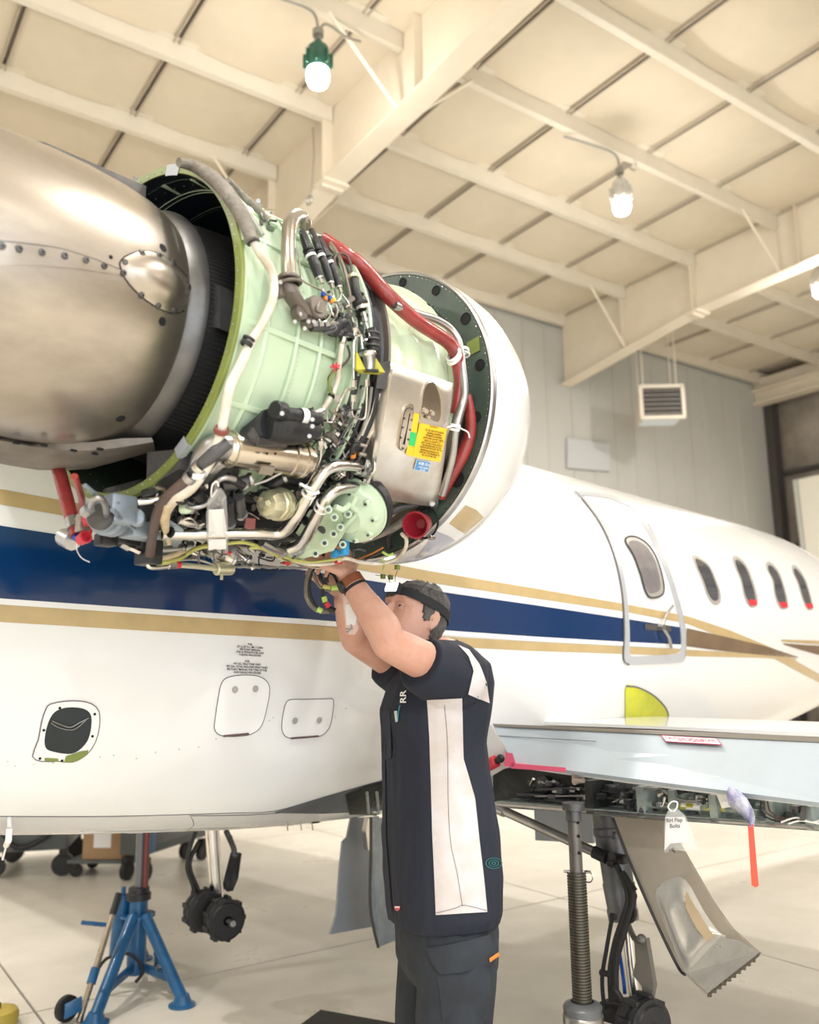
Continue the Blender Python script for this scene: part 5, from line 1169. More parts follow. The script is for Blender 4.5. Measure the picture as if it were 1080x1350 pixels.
clamp(392, 722, 398, 716, .445, .017, M_steel2, .005); clamp(380, 727, 386, 722, .445, .020, M_grey, .006, 'pipe_coupling')
en('gauge_fitting', join(cyl(EN(444, 630, .40), EN(453, 622, .41), .010, 14, bev=.002), torus(EN(450, 624, .412), rdir(450, 624), .009, .002, 14, 6)), M_steel)
ep('sensor_elbow', [(476, 587), (468, 586), (464, 594), (464, 612), (463, 630)], .40, .0058, M_blackm, 10); clamp(465, 600, 465, 606, .40, .0065, M_orange, .005, 'orange_band')
# filter bowl
F0, F1 = EN(348, 665, .45), EN(392, 664, .41); df = (F1 - F0).normalized()
en('filter_bowl', join(lathe(F0, df, [(0, .0001), (0, .012), (.006, .014), (.008, .026), (.020, .033), (.040, .034), (.044, .037), (.055, .037), (.058, .033), (.085, .033)], 10), hexnut(F0 - df * .006, F0 + df * .004, .010)), M_goldcap, angle=30)
en('gold_ring', lathe(F0 + df * .055, df, [(0, .034), (0, .0385), (.012, .0385), (.012, .034)], 32), M_goldcap)
en('red_data_plate', prism([EN(324, 683, .46), EN(336, 684, .46), (EN(335, 698, .46)), EN(323, 697, .46)], EB * .003), mat('dull_red_plate', (0.25, 0.08, 0.08), 0.5), smooth=False)
# mint accessory casting
G0 = EN(458, 682, .435); gn = (-EA * .75 + rdir(455, 680) * .65).normalized()
en('fan_gearbox', lathe(G0 - gn * .05, gn, [(0, .085), (.010, .088), (.012, .084), (.030, .083), (.036, .079), (.044, .070), (.050, .048), (.060, .038), (.062, .0001)], 40), M_mint)
en('gearbox_ring', lathe(G0 - gn * .075, gn, [(0, .08), (.0, .092), (.012, .094), (.026, .092), (.026, .08)], 40), M_blackm)
ga, gb, _ = frame_of(gn, EN_)
for k in range(9):
    t = 2 * PI * k / 9 + .3; c = G0 - gn * .012 + (ga * cos(t) + gb * sin(t)) * .066
    en('gearbox_lobe', join(ball(c, .012, 10), hexnut(c + gn * .004, c + gn * .012, .006)), M_mint)
    en('gearbox_bolt', hexnut(c + gn * .011, c + gn * .015, .0036), M_grey)
en('gearbox_rib', join(tube([EN(470, 655, .47), EN(464, 668, .475), EN(470, 676, .475), EN(458, 690, .475), EN(448, 700, .47)], .006, seg=8), tube([EN(442, 668, .47), EN(452, 672, .475), EN(462, 664, .47)], .007, seg=8)), M_mint)
en('gearbox_skirt', prism([EN(412, 700, .45), EN(432, 668, .455), EN(450, 672, .46), EN(456, 700, .47), EN(440, 726, .47), (EN(395, 738, .46)), EN(388, 738, .46)], EB * -.06), M_mint, smooth=False)
for x, y in ((433, 672, ), (449, 695), (440, 704), (428, 716), (416, 730), (452, 718), (441, 682), (459, 678)): (en('casting_boss', cyl(EN(x, y, .470), EN(x, y, .480), .0095, 12), M_mint), en('casting_bolt', hexnut(EN(x, y, .480), EN(x, y, .486), .0052), M_grey if x % 2 else M_blackm))
# lower dark accessory mass so nothing is see-through
en('accessory_gearbox', join(box(E(.14, -.03, -.385), EA * .13, EB * .08, EN_ * .045, .012), box(E(.30, .02, -.38), EA * .14, EB * .09, EN_ * .05, .012), box(E(.50, -.02, -.385), EA * .10, EB * .08, EN_ * .045, .012)), M_blackm)
for (e, b, n), (a, bb, c), m_ in (((.10, .06, -.40), (.05, .03, .03), M_grey), ((.20, .07, -.42), (.04, .03, .04), M_blackm), ((.32, .12, -.37), (.05, .03, .03), M_grey), ((.24, .10, -.37), (.035, .03, .025), M_grey), ((.16, .09, -.37), (.03, .03, .02), M_taupe), ((.40, .13, -.38), (.04, .03, .03), M_blackm)):
    en('accessory_housing', box(E(e, b * .92, n * .92), EA * a, EB * bb, EN_ * c, .008), m_)
for (x, y, x2, y2, r, m_, R) in ((295, 640, 330, 632, .012, M_grey, .42), (300, 628, 322, 640, .009, M_blackm, .43), (250, 640, 240, 650, .010, M_steel2, .45), (258, 650, 268, 660, .012, M_blackm, .44), (262, 680, 300, 690, .014, M_blackm, .43), (300, 700, 320, 700, .018, M_blackm, .44), (315, 655, 318, 678, .012, M_grey, .44), (302, 660, 304, 690, .010, M_blackm, .45), (330, 715, 350, 722, .012, M_grey, .45), (240, 670, 252, 668, .012, M_mint, .45), (236, 685, 262, 692, .008, M_steel, .455), (255, 628, 268, 626, .007, M_whitetie, .45), (355, 640, 375, 630, .010, M_blackm, .40), (400, 680, 418, 700, .014, M_blackm, .42), (420, 690, 430, 700, .012, M_grey, .43), (345, 715, 372, 728, .010, M_steel2, .46), (205, 725, 240, 722, .010, M_steel2, .46), (275, 722, 305, 738, .018, M_steel, .455), (305, 722, 325, 738, .014, M_steel, .455)):
    en('accessory_pipe', tube([EN(x, y, R), EN((x + x2) / 2, (y + y2) / 2 + 1, R + .004), EN(x2, y2, R)], r, seg=12), m_); clamp(x2, y2, x2 + (x2 - x) * .1, y2 + (y2 - y) * .1, R, r * 1.05, M_steel2, .004)
ep('loop_hose', [(310, 632), (296, 630), (286, 636), (284, 650), (276, 662), (262, 668), (248, 668), (242, 660), (246, 650), (254, 646)], .458, .0058, M_steel2, 12)
ep('thin_pipe', [(330, 640), (350, 634), (370, 624), (388, 618), (400, 614)], .43, .0028, M_steel2, 8)
ep('thin_tube', [(236, 690), (244, 684), (254, 684), (262, 692), (270, 690)], .46, .0026, M_steel, 8)
# clutter: small fittings, lock-wired nuts and studs in the crowded zones (deterministic)
def clutter(n, xr, yr, R0, R1, seed, cond=None):
    rr = random.Random(seed); mm = [M_steel2, M_blackm, M_grey, M_steel, M_stain, M_taupe]
    groups = {}
    for k in range(n):
        x, y = rr.uniform(*xr), rr.uniform(*yr)
        if cond and not cond(x, y): continue
        R = rr.uniform(R0, R1); a = rr.uniform(0, 2 * PI); l = rr.uniform(4, 11); r = rr.uniform(.0022, .0075)
        g = hexnut(EN(x, y, R), EN(x + cos(a) * l, y + sin(a) * l, R + rr.uniform(-.01, .02)), r) if rr.random() < .55 else tube([EN(x, y, R), EN(x + cos(a) * l * 1.5, y + sin(a) * l * 1.5, R + .01), EN(x + cos(a + 1) * l * 2.5, y + sin(a + 1) * l * 2.5, R)], r * .45, seg=6, n=4)
        groups.setdefault(rr.randrange(len(mm)), []).append(g)
    for k, g in groups.items(): en('small_fittings', join(*g), mm[k], kind='stuff')
clutter(150, (205, 400), (638, 742), .40, .435, 3)
clutter(70, (395, 500), (600, 742), .38, .415, 4, lambda x, y: not (430 < x < 490 and 655 < y < 720))
clutter(60, (402, 470), (540, 600), .37, .40, 5)
clutter(50, (398, 470), (395, 440), .37, .40, 6, lambda x, y: x > 425)
clutter(30, (340, 412), (262, 300), .365, .385, 8, lambda x, y: y > 262 + (x - 340) * .55)
# bottom harness: yellow-green wires and the cream cable
ep('wire_bundle', [(196, 742), (215, 742), (235, 738), (250, 728), (262, 722), (278, 719)], .462, .0058, M_limewire, 10)
ep('wire_bundle', [(198, 735), (215, 736), (232, 731), (243, 725)], .462, .0075, M_cream, 10)
ep('wire_bundle', [(300, 716), (322, 715), (345, 722), (365, 732), (385, 742)], .462, .0048, M_limewire, 10)
ep('wire_bundle', [(330, 722), (352, 724), (380, 736), (405, 741), (430, 739), (450, 736)], .465, .0040, M_limewire, 10)
ep('cream_cable', [(385, 738), (410, 744), (440, 742), (455, 736), (475, 741), (500, 743), (520, 738), (533, 726), (536, 712), (530, 704)], [.465, .465, .465, .465, .46, .455, .45, .45, .45, .45], .0052, M_whitehose, 10)
ep('cream_cable', [(385, 742), (420, 749), (450, 747)], .46, .0030, M_whitehose, 8)
ep('black_wire', [(345, 728), (341, 740), (346, 750), (358, 754), (368, 748)], .462, .002, M_ink, 6)
for x, y in ((378, 742), (446, 741), (300, 728)): en('red_splice', cyl(EN(x - 4, y, .468), EN(x + 4, y + 1, .468), .0045, 8), M_red2)
en('blue_connector', join(box(EN(455, 722, .47), EA * .010, EB * .006, EN_ * .018, .002), box(EN(447, 729, .47), EA * .018, EB * .006, EN_ * .007, .002), box(EN(441, 732, .47), EA * .008, EB * .006, EN_ * .007, .002)), M_bluegm)
en('bottom_valve', join(cyl(EN(293, 742, .465), EN(294, 752, .465), .010, 12), cyl(EN(284, 750, .465), EN(306, 750, .465), .016, 16, bev=.003), cyl(EN(293, 755, .465), EN(292, 764, .465), .004, 8), ball(EN(305, 746, .47), .007, 8)), M_goldcap)
for k in range(7): en('tray_fin', box(EN(318 + k * 13, 747 + k * .3, .462), EA * .012, EB * .02, EN_ * .002, 0), M_steel2, smooth=False)
# hoses and caps in the dark space under the inlet
ep('dark_hose', [(478, 712), (500, 704), (522, 694), (540, 680)], [.40, .40, .39, .385], .011, M_braid, 12)
ep('dark_hose', [(514, 722), (512, 706), (522, 696), (534, 690)], [.41, .40, .39, .39], .008, M_blackm, 12)
ep('dark_hose', [(494, 665), (510, 675), (530, 668), (560, 660)], .37, .012, M_grey, 12)
ep('brown_lead', [(470, 738), (490, 730), (505, 722)], .44, .0022, M_orange, 6); ep('brown_lead', [(478, 740), (495, 732), (508, 726)], .44, .0020, M_brown, 6)
ep('grey_elbow', [(466, 734), (466, 726), (474, 724), (482, 726)], .43, .0035, M_grey, 8)
ep('lime_tape', [(504, 736), (507, 744), (505, 752)], .455, .0025, M_lime, 6); ep('lime_tape', [(505, 728), (512, 732), (518, 730)], .45, .0035, M_lime, 6)
ep('thin_wire', [(521, 738), (525, 746), (519, 752)], .45, .0012, M_cream, 6); ep('thin_wire', [(524, 752), (521, 762), (522, 771)], .45, .0009, M_ink, 6)
for x, y in ((505, 760), (515, 761), (524, 748)): en('loose_clip', box(EN(x, y, .46), EA * .006, EB * .006, EN_ * .007, .001), M_olive)
ep('thin_wire', [(495, 758), (502, 759), (512, 760), (514, 772)], .46, .0009, M_ink, 6)
rc, rn = EE(557, 690, .72), (-EA * .9 + EB * .3 + EN_ * -.25).normalized()
en('red_cap', lathe(rc, rn, [(0, .010), (0, .026), (.03, .030), (.05, .036), (.052, .036), (.052, .031), (.03, .026), (.012, .012), (.012, .0001)], 28), mat('red_cap_plastic', (0.25, 0.012, 0.025), 0.35), label='red funnel-shaped protective cap')
en('cap_ring', torus(EE(562, 690, .775), EA, .040, .003, 24, 6), M_ink)
for x, y in ((569, 709), (540, 706), (552, 712)): en('clip', box(EE(x, y, .76), EA * .01, EB * .006, EN_ * .005, .001), M_steel)

# ---- left end: pumps and red hydraulic units
def ed(x, y, d=0.0): return EN(x, y, .43 + d)
en('pump_body', join(lathe(ed(150, 684), -EA * .85 + EB * .5, [(0, .001), (0, .040), (.03, .042), (.034, .036), (.05, .036), (.056, .030), (.06, .001)], 28), box(ed(158, 672), EA * .03, EB * .02, EN_ * .03, .006)), M_bluegrey)
en('pump_face', lathe(ed(134, 682, .02), -EA * .85 + EB * .5, [(0, .028), (.01, .027), (.012, .010), (.014, .0001)], 24), M_grey)
en('grey_block', join(box(ed(185, 690), EA * .035, EB * .03, EN_ * .035, .006), lathe(ed(182, 684, .01), EB * .7 - EA * .7, [(0, .018), (.02, .018), (.022, .015), (.022, .0001)], 20), lathe(ed(180, 702, .01), EB * .7 - EA * .7, [(0, .010), (.02, .010), (.022, .0001)], 12), box(ed(150, 706), EA * .02, EB * .02, EN_ * .012, .004)), M_bluegrey)
ep('pump_pipe', [(118, 672), (122, 660), (130, 656), (138, 664), (142, 686), (150, 703), (164, 710), (178, 712)], .452, .0062, M_steel2, 12)
ep('strut_rod', [(148, 672), (178, 698)], .45, .0050, M_bluegrey, 8); ep('strut_rod', [(112, 640), (136, 660)], .44, .0045, M_bluegrey, 8)
ep('turnbuckle', [(182, 662), (192, 661), (216, 658)], .44, .007, M_steel, 10); en('round_port', lathe(ed(190, 650, .0), EB, [(0, .008), (.03, .008), (.03, .0001)], 12), M_black)
for x, y in ((156, 663), (160, 683), (148, 710), (180, 672), (205, 702), (172, 668), (176, 716), (184, 722)): en('cap_screw', hexnut(ed(x, y, .02), ed(x, y, .030), .0038), M_grey)
ep('b_nut', [(112, 676), (118, 670)], .455, .012, M_steel2, 6); ep('b_nut', [(160, 716), (170, 722)], .45, .010, M_steel2, 6); ep('b_nut', [(168, 720), (184, 727)], .45, .008, M_steel, 6)
en('mint_foot', loft([ering(EN(212, 716, .45), EA * .03, EB * .03, 14), ering(EN(214, 708, .45), EA * .024, EB * .025, 14), ering(EN(216, 700, .45), EA * .010, EB * .01, 14)]), M_mint)
en('left_bottom_block', join(box(ed(140, 712), EA * .02, EB * .02, EN_ * .014, .004), box(ed(165, 712), EA * .03, EB * .02, EN_ * .012, .004), box(ed(196, 728, -.02), EA * .02, EB * .03, EN_ * .03, .004)), M_blackm)
RA = lambda x, y: EE(x, y, -.06)
red = en('hydraulic_unit', join(cyl(RA(76, 614), RA(97, 692), .0155, 20), cyl(RA(76, 612), RA(77, 618), .0115, 16)), M_red, label='red cylinder hanging below the nozzle')
en('blue_nut', cyl(RA(73, 602), RA(75, 611), .0105, 6), M_bluefit); en('black_tip', cyl(RA(71.5, 598), RA(72.5, 602), .009, 12), M_black)
en('steel_band', join(cyl(RA(76.5, 616), RA(77.8, 621), .0165, 20), cyl(RA(96, 684), RA(99, 697), .0170, 20)), M_steel2, kind='stuff')
en('red_boot', cyl(RA(98, 696), RA(101, 706), .0125, 16), M_red); en('grey_knurled_nut', cyl(RA(84, 708), RA(96, 714), .020, 12), M_steel2)
en('red_dust_cap', lathe(RA(106, 712), (RA(116, 706) - RA(106, 712)), [(0, .001), (0, .012), (.016, .012), (.018, .014), (.024, .014), (.024, .010), (.012, .008), (.012, .0001)], 18), M_red2)
en('blue_nut', cyl(RA(100, 708), RA(106, 712), .010, 6), M_bluefit)
ep('red_pipe', [(98, 628), (104, 645), (108, 660), (106, 680), (105, 690)], .42, .0068, M_red, 12)
ep('red_pipe', [(113, 685), (117, 698), (114, 706)], .44, .0085, M_red2, 12)
en('valve_cluster', join(box(RA(109, 690), EA * .012, EB * .012, EN_ * .02, .003), cyl(RA(104, 684), RA(110, 698), .010, 10)), M_tubetaupe)
en('lock_wire', tube([RA(102, 714), RA(101, 724), RA(107, 735), RA(118, 741)], .0011, seg=5), M_whitetie)

# ================================================================== THINGS HANGING FROM THE ENGINE
def bag(name, label, top, pts, paper, bits, pick, nrm, group=None):
    """clear bag: thin shell, folded paper tag, small parts, tie"""
    c = pick(*top)
    t = thing(name, label, 'bag', c, group)
    n = len(pts)
    front = [pick(x, y) + nrm * .010 for x, y in pts]; cen = sum(front, Vector()) / n
    rings = [[p - nrm * .020 for p in front], [cen + (p - nrm * .012 - cen) * 1.03 for p in front], [cen + (p - nrm * .006 - cen) * 1.03 for p in front], front]
    rings = [rings[0]] + rings[1:3] + [rings[3]] + [[cen + nrm * .004 + (p - cen) * .6 for p in front]]
    obj('polythene', loft(rings, cap=True), M_bag, t, angle=50)
    obj('paper_tag', prism([pick(x, y) + nrm * .002 for x, y in paper], nrm * .0015), M_paper, t, smooth=False)
    for k, (x, y) in enumerate(bits):
        a = k * 1.9; d = Vector((cos(a), 0.2 * sin(a * 2), sin(a)))
        obj('screw', join(cyl(pick(x, y) - d * .006, pick(x, y) + d * .006, .002, 6), hexnut(pick(x, y) + d * .006, pick(x, y) + d * .009, .004)), M_darkmetal, t)
    return t
epk = lambda x, y: EN(x, y, .475)
nr = (EYE - EN(288, 690, .475)).normalized()
tb = bag('parts_bag', 'clear polythene parts bag of screws with white paper, hanging under the engine starter', (286, 640), [(281, 650), (286, 645), (292, 645), (298, 655), (300, 680), (301, 710), (300, 733), (275, 735), (273, 710), (272, 680), (274, 660)], [(275, 672), (295, 671), (299, 700), (298, 724), (275, 725)], [(277, 728), (281, 731), (285, 726), (289, 730), (293, 727), (297, 731), (283, 724), (291, 733)], epk, nr, 'clear parts bags')
obj('tie_loop', tube([epk(286, 646), epk(279, 655), epk(280, 640), epk(286, 635), (epk(288, 641))], .0018, seg=6), M_whitetie, tb)
# ================================================================== THE MECHANIC
PF = Vector((-.95, -.30, 0)).normalized(); PL = Vector((0, 0, 1)).cross(PF); UP = Vector((0, 0, 1))
def remesh(name, geo, voxel, material, parent, smooth_it=4, kind=None, label=None, disp=None):
    base = world_loc(parent)
    me = bpy.data.meshes.new(name + '_raw'); me.from_pydata([tuple(Vector(v) - base) for v in geo[0]], [], geo[1])
    bm = bmesh.new(); bm.from_mesh(me); bmesh.ops.triangulate(bm, faces=bm.faces); bmesh.ops.recalc_face_normals(bm, faces=bm.faces); bm.to_mesh(me); bm.free()
    t = bpy.data.objects.new(name + '_raw', me); C.objects.link(t)
    md = t.modifiers.new('r', 'REMESH'); md.mode = 'VOXEL'; md.voxel_size = voxel
    sm = t.modifiers.new('s', 'SMOOTH'); sm.iterations = smooth_it; sm.factor = 0.5
    dg = bpy.context.evaluated_depsgraph_get(); ne = bpy.data.meshes.new_from_object(t.evaluated_get(dg))
    bpy.data.objects.remove(t)
    if disp:
        ne.calc_loop_triangles()
        nrm = [v.normal.copy() for v in ne.vertices]
        for v, n in zip(ne.vertices, nrm): v.co += n * disp(v.co + base, n)
    ne.name = name; ne.materials.clear(); ne.materials.append(material); ne.shade_smooth()
    o = bpy.data.objects.new(name, ne); C.objects.link(o); o.parent = parent
    if label: o['label'] = label
    return o
def limb(pts, radii, seg=16, n=6): 
    g = tube(pts, 1, seg=seg, n=n, radii=radii)
    return join(g, ball(pts[0], radii[0], seg), ball(pts[-1], radii[-1], seg))

person = thing('person', 'mechanic in navy and white work shirt with head torch, reaching up under the engine', 'person', Vector((0.10, 2.68, 0)))
# joints
Lsh, Lel, Lwr = D(592, 888, 2.50), D(513, 848, 2.34), D(462, 764, 2.38)
Rsh, Rel, Rwr = D(548, 890, 2.84), D(469, 843, 2.72), D(453, 792, 2.62)
neck0, hipc = D(590, 868, 2.67), D(588, 1215, 2.68)
HCn = D(546, 817, 2.63)
hf = Vector((-.80, -.50, .27)).normalized(); hl = (UP.cross(hf)).normalized(); hu = hf.cross(hl)
hl = (hl + hu * 0.04).normalized(); hu = hf.cross(hl)
def HL(x, y, z): return HCn + hf * x + hl * y + hu * z
HP_ = [(-.124, .062, -.005, .022), (-.118, .080, -.03, .040), (-.100, .088, -.052, .052), (-.078, .084, -.068, .060), (-.055, .086, -.076, .065), (-.030, .084, -.086, .069), (-.005, .081, -.094, .0715), (.018, .079, -.094, .0735), (.040, .088, -.097, .0755), (.064, .084, -.094, .074), (.086, .066, -.082, .065), (.100, .036, -.058, .047), (.107, .005, -.03, .022)]
def hring(z, f, b, w, n=28, gx=0.0):
    cx = (f + b) / 2; hx = (f - b) / 2 + gx; out = []
    for k in range(n):
        t = 2 * PI * k / n; c, s = cos(t), sin(t)
        ex = 2.3
        out.append(HL(cx + hx * abs(c) ** (2 / ex) * (1 if c > 0 else -1), (w + gx) * abs(s) ** (2 / ex) * (1 if s > 0 else -1), z))
    return out
head = loft([hring(*r) for r in HP_])
feat = [tube([HL(.080, 0, .034), HL(.092, 0, .010), HL(.104, 0, -.016)], 1, seg=12, radii=[.008, .010, .0125]), ball(HL(.103, 0, -.018), .0125, 12), ball(HL(.092, .012, -.022), .009, 10), ball(HL(.092, -.012, -.022), .009, 10),
        tube([HL(.074, .055, .040), HL(.087, .030, .048), HL(.088, 0, .040), HL(.087, -.030, .048), HL(.074, -.055, .040)], .0075, seg=8),
        tube([HL(.078, .024, -.050), HL(.092, 0, -.047), HL(.078, -.024, -.050)], .0058, seg=8), tube([HL(.078, .022, -.059), HL(.091, 0, -.060), HL(.078, -.022, -.059)], .0065, seg=8), ball(HL(.080, 0, -.098), .018, 12)]
for s in (1, -1):                          # ears: shell with raised rim
    ec = HL(-.012, .073 * s, -.004)
    a_, b_ = hu, (hf * -.9 + hl * s * .45).normalized()
    feat.append(ball(ec + b_ * .006, 1, 14, (.017, .006, .030), (b_, (a_.cross(b_)), a_)))
    feat.append(tube([ec - hu * .028 + b_ * .004, ec - hu * .012 + b_ * .019, ec + hu * .014 + b_ * .024, ec + hu * .032 + b_ * .010, ec + hu * .022 - b_ * .004], .0045, seg=8))
def hand(wr, d, palm_n, side, curl, sc=1.0, spread=.0, thumb_dir=None):
    """palm and five separate fingers; d points from wrist to knuckles, palm_n out of the palm, side towards the thumb"""
    d = d.normalized(); side = (side - d * side.dot(d)).normalized(); pn = d.cross(side)
    if pn.dot(palm_n) < 0: pn = -pn
    g = [loft([ering(wr + d * t * sc, side * w * sc, pn * h * sc, 16, 2.6) for t, w, h in ((-.02, .027, .020), (.0, .028, .020), (.03, .036, .019), (.06, .041, .017), (.085, .041, .014), (.095, .036, .010))])]
    for k, (off, ln, rr) in enumerate(((.030, .082, .0088), (.010, .092, .0092), (-.011, .086, .0088), (-.030, .068, .0078))):
        p = wr + (d * (.083 - abs(k - 1.2) * .004) + side * off) * sc; dd = (d + side * off * spread * 10).normalized(); pts = [p - dd * .012, p]
        segs = (.46, .30, .24); a = 0
        for j, sg in enumerate(segs):
            a += curl[j] * (1 + .08 * k); v = dd * cos(a) + pn * sin(a); p = p + v * ln * sg * sc; pts.append(p)
        g.append(tube(pts, 1, seg=10, n=3, radii=[rr * 1.08, rr * 1.08, rr * 1.02, rr * .95, rr * .82])); g.append(ball(pts[-1], rr * .82, 10)); g.append(ball(pts[1], rr * 1.1, 10)); g.append(ball(pts[2], rr * 1.04, 10))
    tb = wr + (d * .022 + side * .030 + pn * .006) * sc; td = thumb_dir if thumb_dir else (side * .8 + d * .75 + pn * .45).normalized()
    t2 = tb + td * .040 * sc; t3 = t2 + (td + d * .35 + pn * .25).normalized() * .032 * sc; t4 = t3 + (td * .6 + d * .6 + pn * .45).normalized() * .025 * sc
    g.append(tube([wr + (d * .01 + side * .015) * sc, tb, t2, t3, t4], 1, seg=10, n=3, radii=[.016, .015, .0125, .0105, .009])); g.append(ball(t4, .009, 10))
    return join(*g)
dL = (D(452, 738, 2.40) - Lwr).normalized(); dR = (D(440, 748, 2.58) - Rwr).normalized()
handL = hand(Lwr + dL * .012, dL, Vector((-.5, .75, -.1)), Vector((-.55, -.4, .2)), (.75, .95, .8))
handR = hand(Rwr + dR * .01, dR, Vector((-.7, -.55, 0)), Vector((-.5, .6, .3)), (.45, .8, .7))
foot = lambda c: loft([ering(c + UP * h + PF * f, PF * a, PL * b, 16) for h, f, a, b in ((0.02, .05, .10, .04), (.06, .04, .09, .04), (.10, .0, .05, .035))])
Lhip, Rhip = hipc + PL * .095 - UP * .05, hipc - PL * .095 - UP * .05
Lank, Rank = Vector((0.12, 2.55, .09)), Vector((0.02, 2.82, .09))
Lkn, Rkn = Lhip.lerp(Lank, .52) + PF * .02, Rhip.lerp(Rank, .52) + PF * .02
body_geo = join(head, *feat,
    limb([HL(-.022, 0, -.06), HL(-.035, 0, -.105), neck0 - UP * .0, neck0 - UP * .06], [.056, .057, .062, .08], 20),
    loft([ering(c_, PF * a, PL * b, 24, 2.3) for c_, a, b in ((hipc - UP * .08, .10, .13), (hipc, .12, .15), (D(586, 1130, 2.68), .12, .14), (D(580, 1050, 2.68), .11, .14), (D(578, 970, 2.68), .12, .16), (D(582, 905, 2.68), .10, .16), (D(588, 878, 2.68), .06, .10))]),
    limb([Lsh, Lsh.lerp(Lel, .5), Lel], [.062, .054, .047]), limb([Lel, Lel.lerp(Lwr, .28) + Vector((.008, -.008, -.002)), Lel.lerp(Lwr, .7), Lwr], [.047, .0485, .037, .029]),
    limb([Rsh, Rsh.lerp(Rel, .5), Rel], [.062, .054, .046]), limb([Rel, Rel.lerp(Rwr, .35), Rel.lerp(Rwr, .75), Rwr], [.046, .046, .036, .030]),
    handL, handR,
    limb([Lhip, Lkn, Lank], [.085, .055, .036]), limb([Rhip, Rkn, Rank], [.085, .055, .036]), foot(Vector((Lank.x, Lank.y, 0))), foot(Vector((Rank.x, Rank.y, 0))))
body = remesh('body', body_geo, 0.0042, M_skin, person, 3)

# eyes with lids
for s in (1, -1):
    ec = HL(.0645, .031 * s, .016)
    e_ = obj('eye', ball(ec, .0125, 16, ax=(hl, hu, hf)), M_eye, person); look = (hf * .8 + hu * .35 + hl * .05).normalized()
    obj('iris', lathe(ec + look * .0112, look, [(-.001, .0078), (.0012, .0055), (.0018, .0001)], 14), M_iris, e_)
    obj('eyelid', tube([ec + hl * -.014 + hf * .003 + hu * .000, ec + hl * -.006 + hf * .0125 + hu * .0065, ec + hl * .006 * s * s + hf * .0125 + hu * .0065, ec + hl * .014 + hf * .003 + hu * .001], .0040, seg=8), M_skin, person)
    obj('eyelid', tube([ec + hl * -.013 + hf * .003 - hu * .002, ec + hf * .0118 - hu * .0075, ec + hl * .013 + hf * .003 - hu * .001], .0036, seg=8), M_skin, person)
    obj('eyebrow', tube([HL(.078, .050 * s, .041), HL(.0925, .034 * s, .049), HL(.095, .014 * s, .044)], .0035, seg=8, radii=[.002, .0042, .003]), M_hair, person)
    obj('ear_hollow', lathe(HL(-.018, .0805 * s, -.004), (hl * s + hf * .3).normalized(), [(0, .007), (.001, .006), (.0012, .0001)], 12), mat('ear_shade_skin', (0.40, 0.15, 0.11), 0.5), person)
# stubble
# hair shell
V_, F_ = [], []; N_ = 96; rows_ = []
zz = [-.085 + .0036 * k for k in range(54)]
for z in zz:
    r = [catm([h[j] for h in HP_], [h[0] for h in HP_], min(z, .1065)) for j in (1, 2, 3)]
    k0 = len(V_); cx, hx, w_ = (r[0] + r[1]) / 2, (r[0] - r[1]) / 2, r[2]
    for k in range(N_):
        t = 2 * PI * k / N_; c, s = cos(t), sin(t); ex = 2.3
        g = .004 + .003 * noise.noise(Vector((c * 6, s * 6, z * 60))) + (.004 if z > .085 else 0) + (0.002 if c < 0 else 0)
        if z > .070: g += .009 * max(0, noise.noise(Vector((c * 9, s * 9, z * 30))))
        V_.append(HL(cx + (hx + g) * abs(c) ** (2 / ex) * (1 if c > 0 else -1), (w_ + g) * abs(s) ** (2 / ex) * (1 if s > 0 else -1), z + (g * .8 if z > .1 else 0)))
def keep(x, z): return z > .068 + max(0, x) * .1 or (x < -.020 + .30 * (z + .03)) and z > -.072 or (x < .012 + .5 * z and z > -.012 and x > -.03 and z > -.01)
for i in range(len(zz) - 1):
    for k in range(N_):
        k2 = (k + 1) % N_; q = [V_[i * N_ + k], V_[i * N_ + k2], V_[(i + 1) * N_ + k2], V_[(i + 1) * N_ + k]]
        c_ = sum((p - HCn for p in q), Vector()) / 4
        if keep(c_.dot(hf) + .006 * noise.noise(c_ * 90 + HCn), c_.dot(hu) + .005 * noise.noise(c_ * 110)): F_.append((i * N_ + k, i * N_ + k2, (i + 1) * N_ + k2, (i + 1) * N_ + k))
F_.append(tuple((len(zz) - 1) * N_ + k for k in range(N_)))
hair = obj('hair', (V_, F_), M_hair, person, angle=80, label='short dark hair going grey at the sides')
md = hair.modifiers.new('thick', 'SOLIDIFY'); md.thickness = .008; md.offset = -1
tf = []
for k in range(60):
    a = rnd.uniform(-1, 1); b = rnd.uniform(-.04, .055); p = HL(b, a * .045, .108 - abs(a) * .018 - max(0, abs(b) - .02) * .4)
    tf.append(tube([p - hu * .004, p + hu * .008 + hf * .003, p + hu * .015 + hf * rnd.uniform(-.006, .008) + hl * rnd.uniform(-.006, .006)], 1, seg=4, n=2, radii=[.0028, .002, .0004]))
obj('hair_tuft', join(*tf), M_hair, hair, kind='stuff')
# head torch
def hband(w2, g, z0, z1):
    rings = []
    for dz, gg in ((-w2, g - .001), (-w2, g), (w2, g), (w2, g - .001)):
        ring = []
        for k in range(48):
            t = 2 * PI * k / 48; c, s = cos(t), sin(t); zc = z0 + (z1 - z0) * (.5 - .5 * c) + dz
            r = [catm([h[j] for h in HP_], [h[0] for h in HP_], zc) for j in (1, 2, 3)]; cx, hx, w_ = (r[0] + r[1]) / 2, (r[0] - r[1]) / 2, r[2]
            ring.append(HL(cx + (hx + gg) * abs(c) ** (2 / 2.3) * (1 if c > 0 else -1), (w_ + gg) * abs(s) ** (2 / 2.3) * (1 if s > 0 else -1), zc))
        rings.append(ring)
    return loft(rings, cap=False)
obj('head_strap', hband(.013, .012, .060, .020), M_strap, person)
lc = HL(.092, .016, .062); ld_ = (hf * .85 + hl * .25 + hu * .1).normalized(); la, lb, _ = frame_of(ld_, hu)
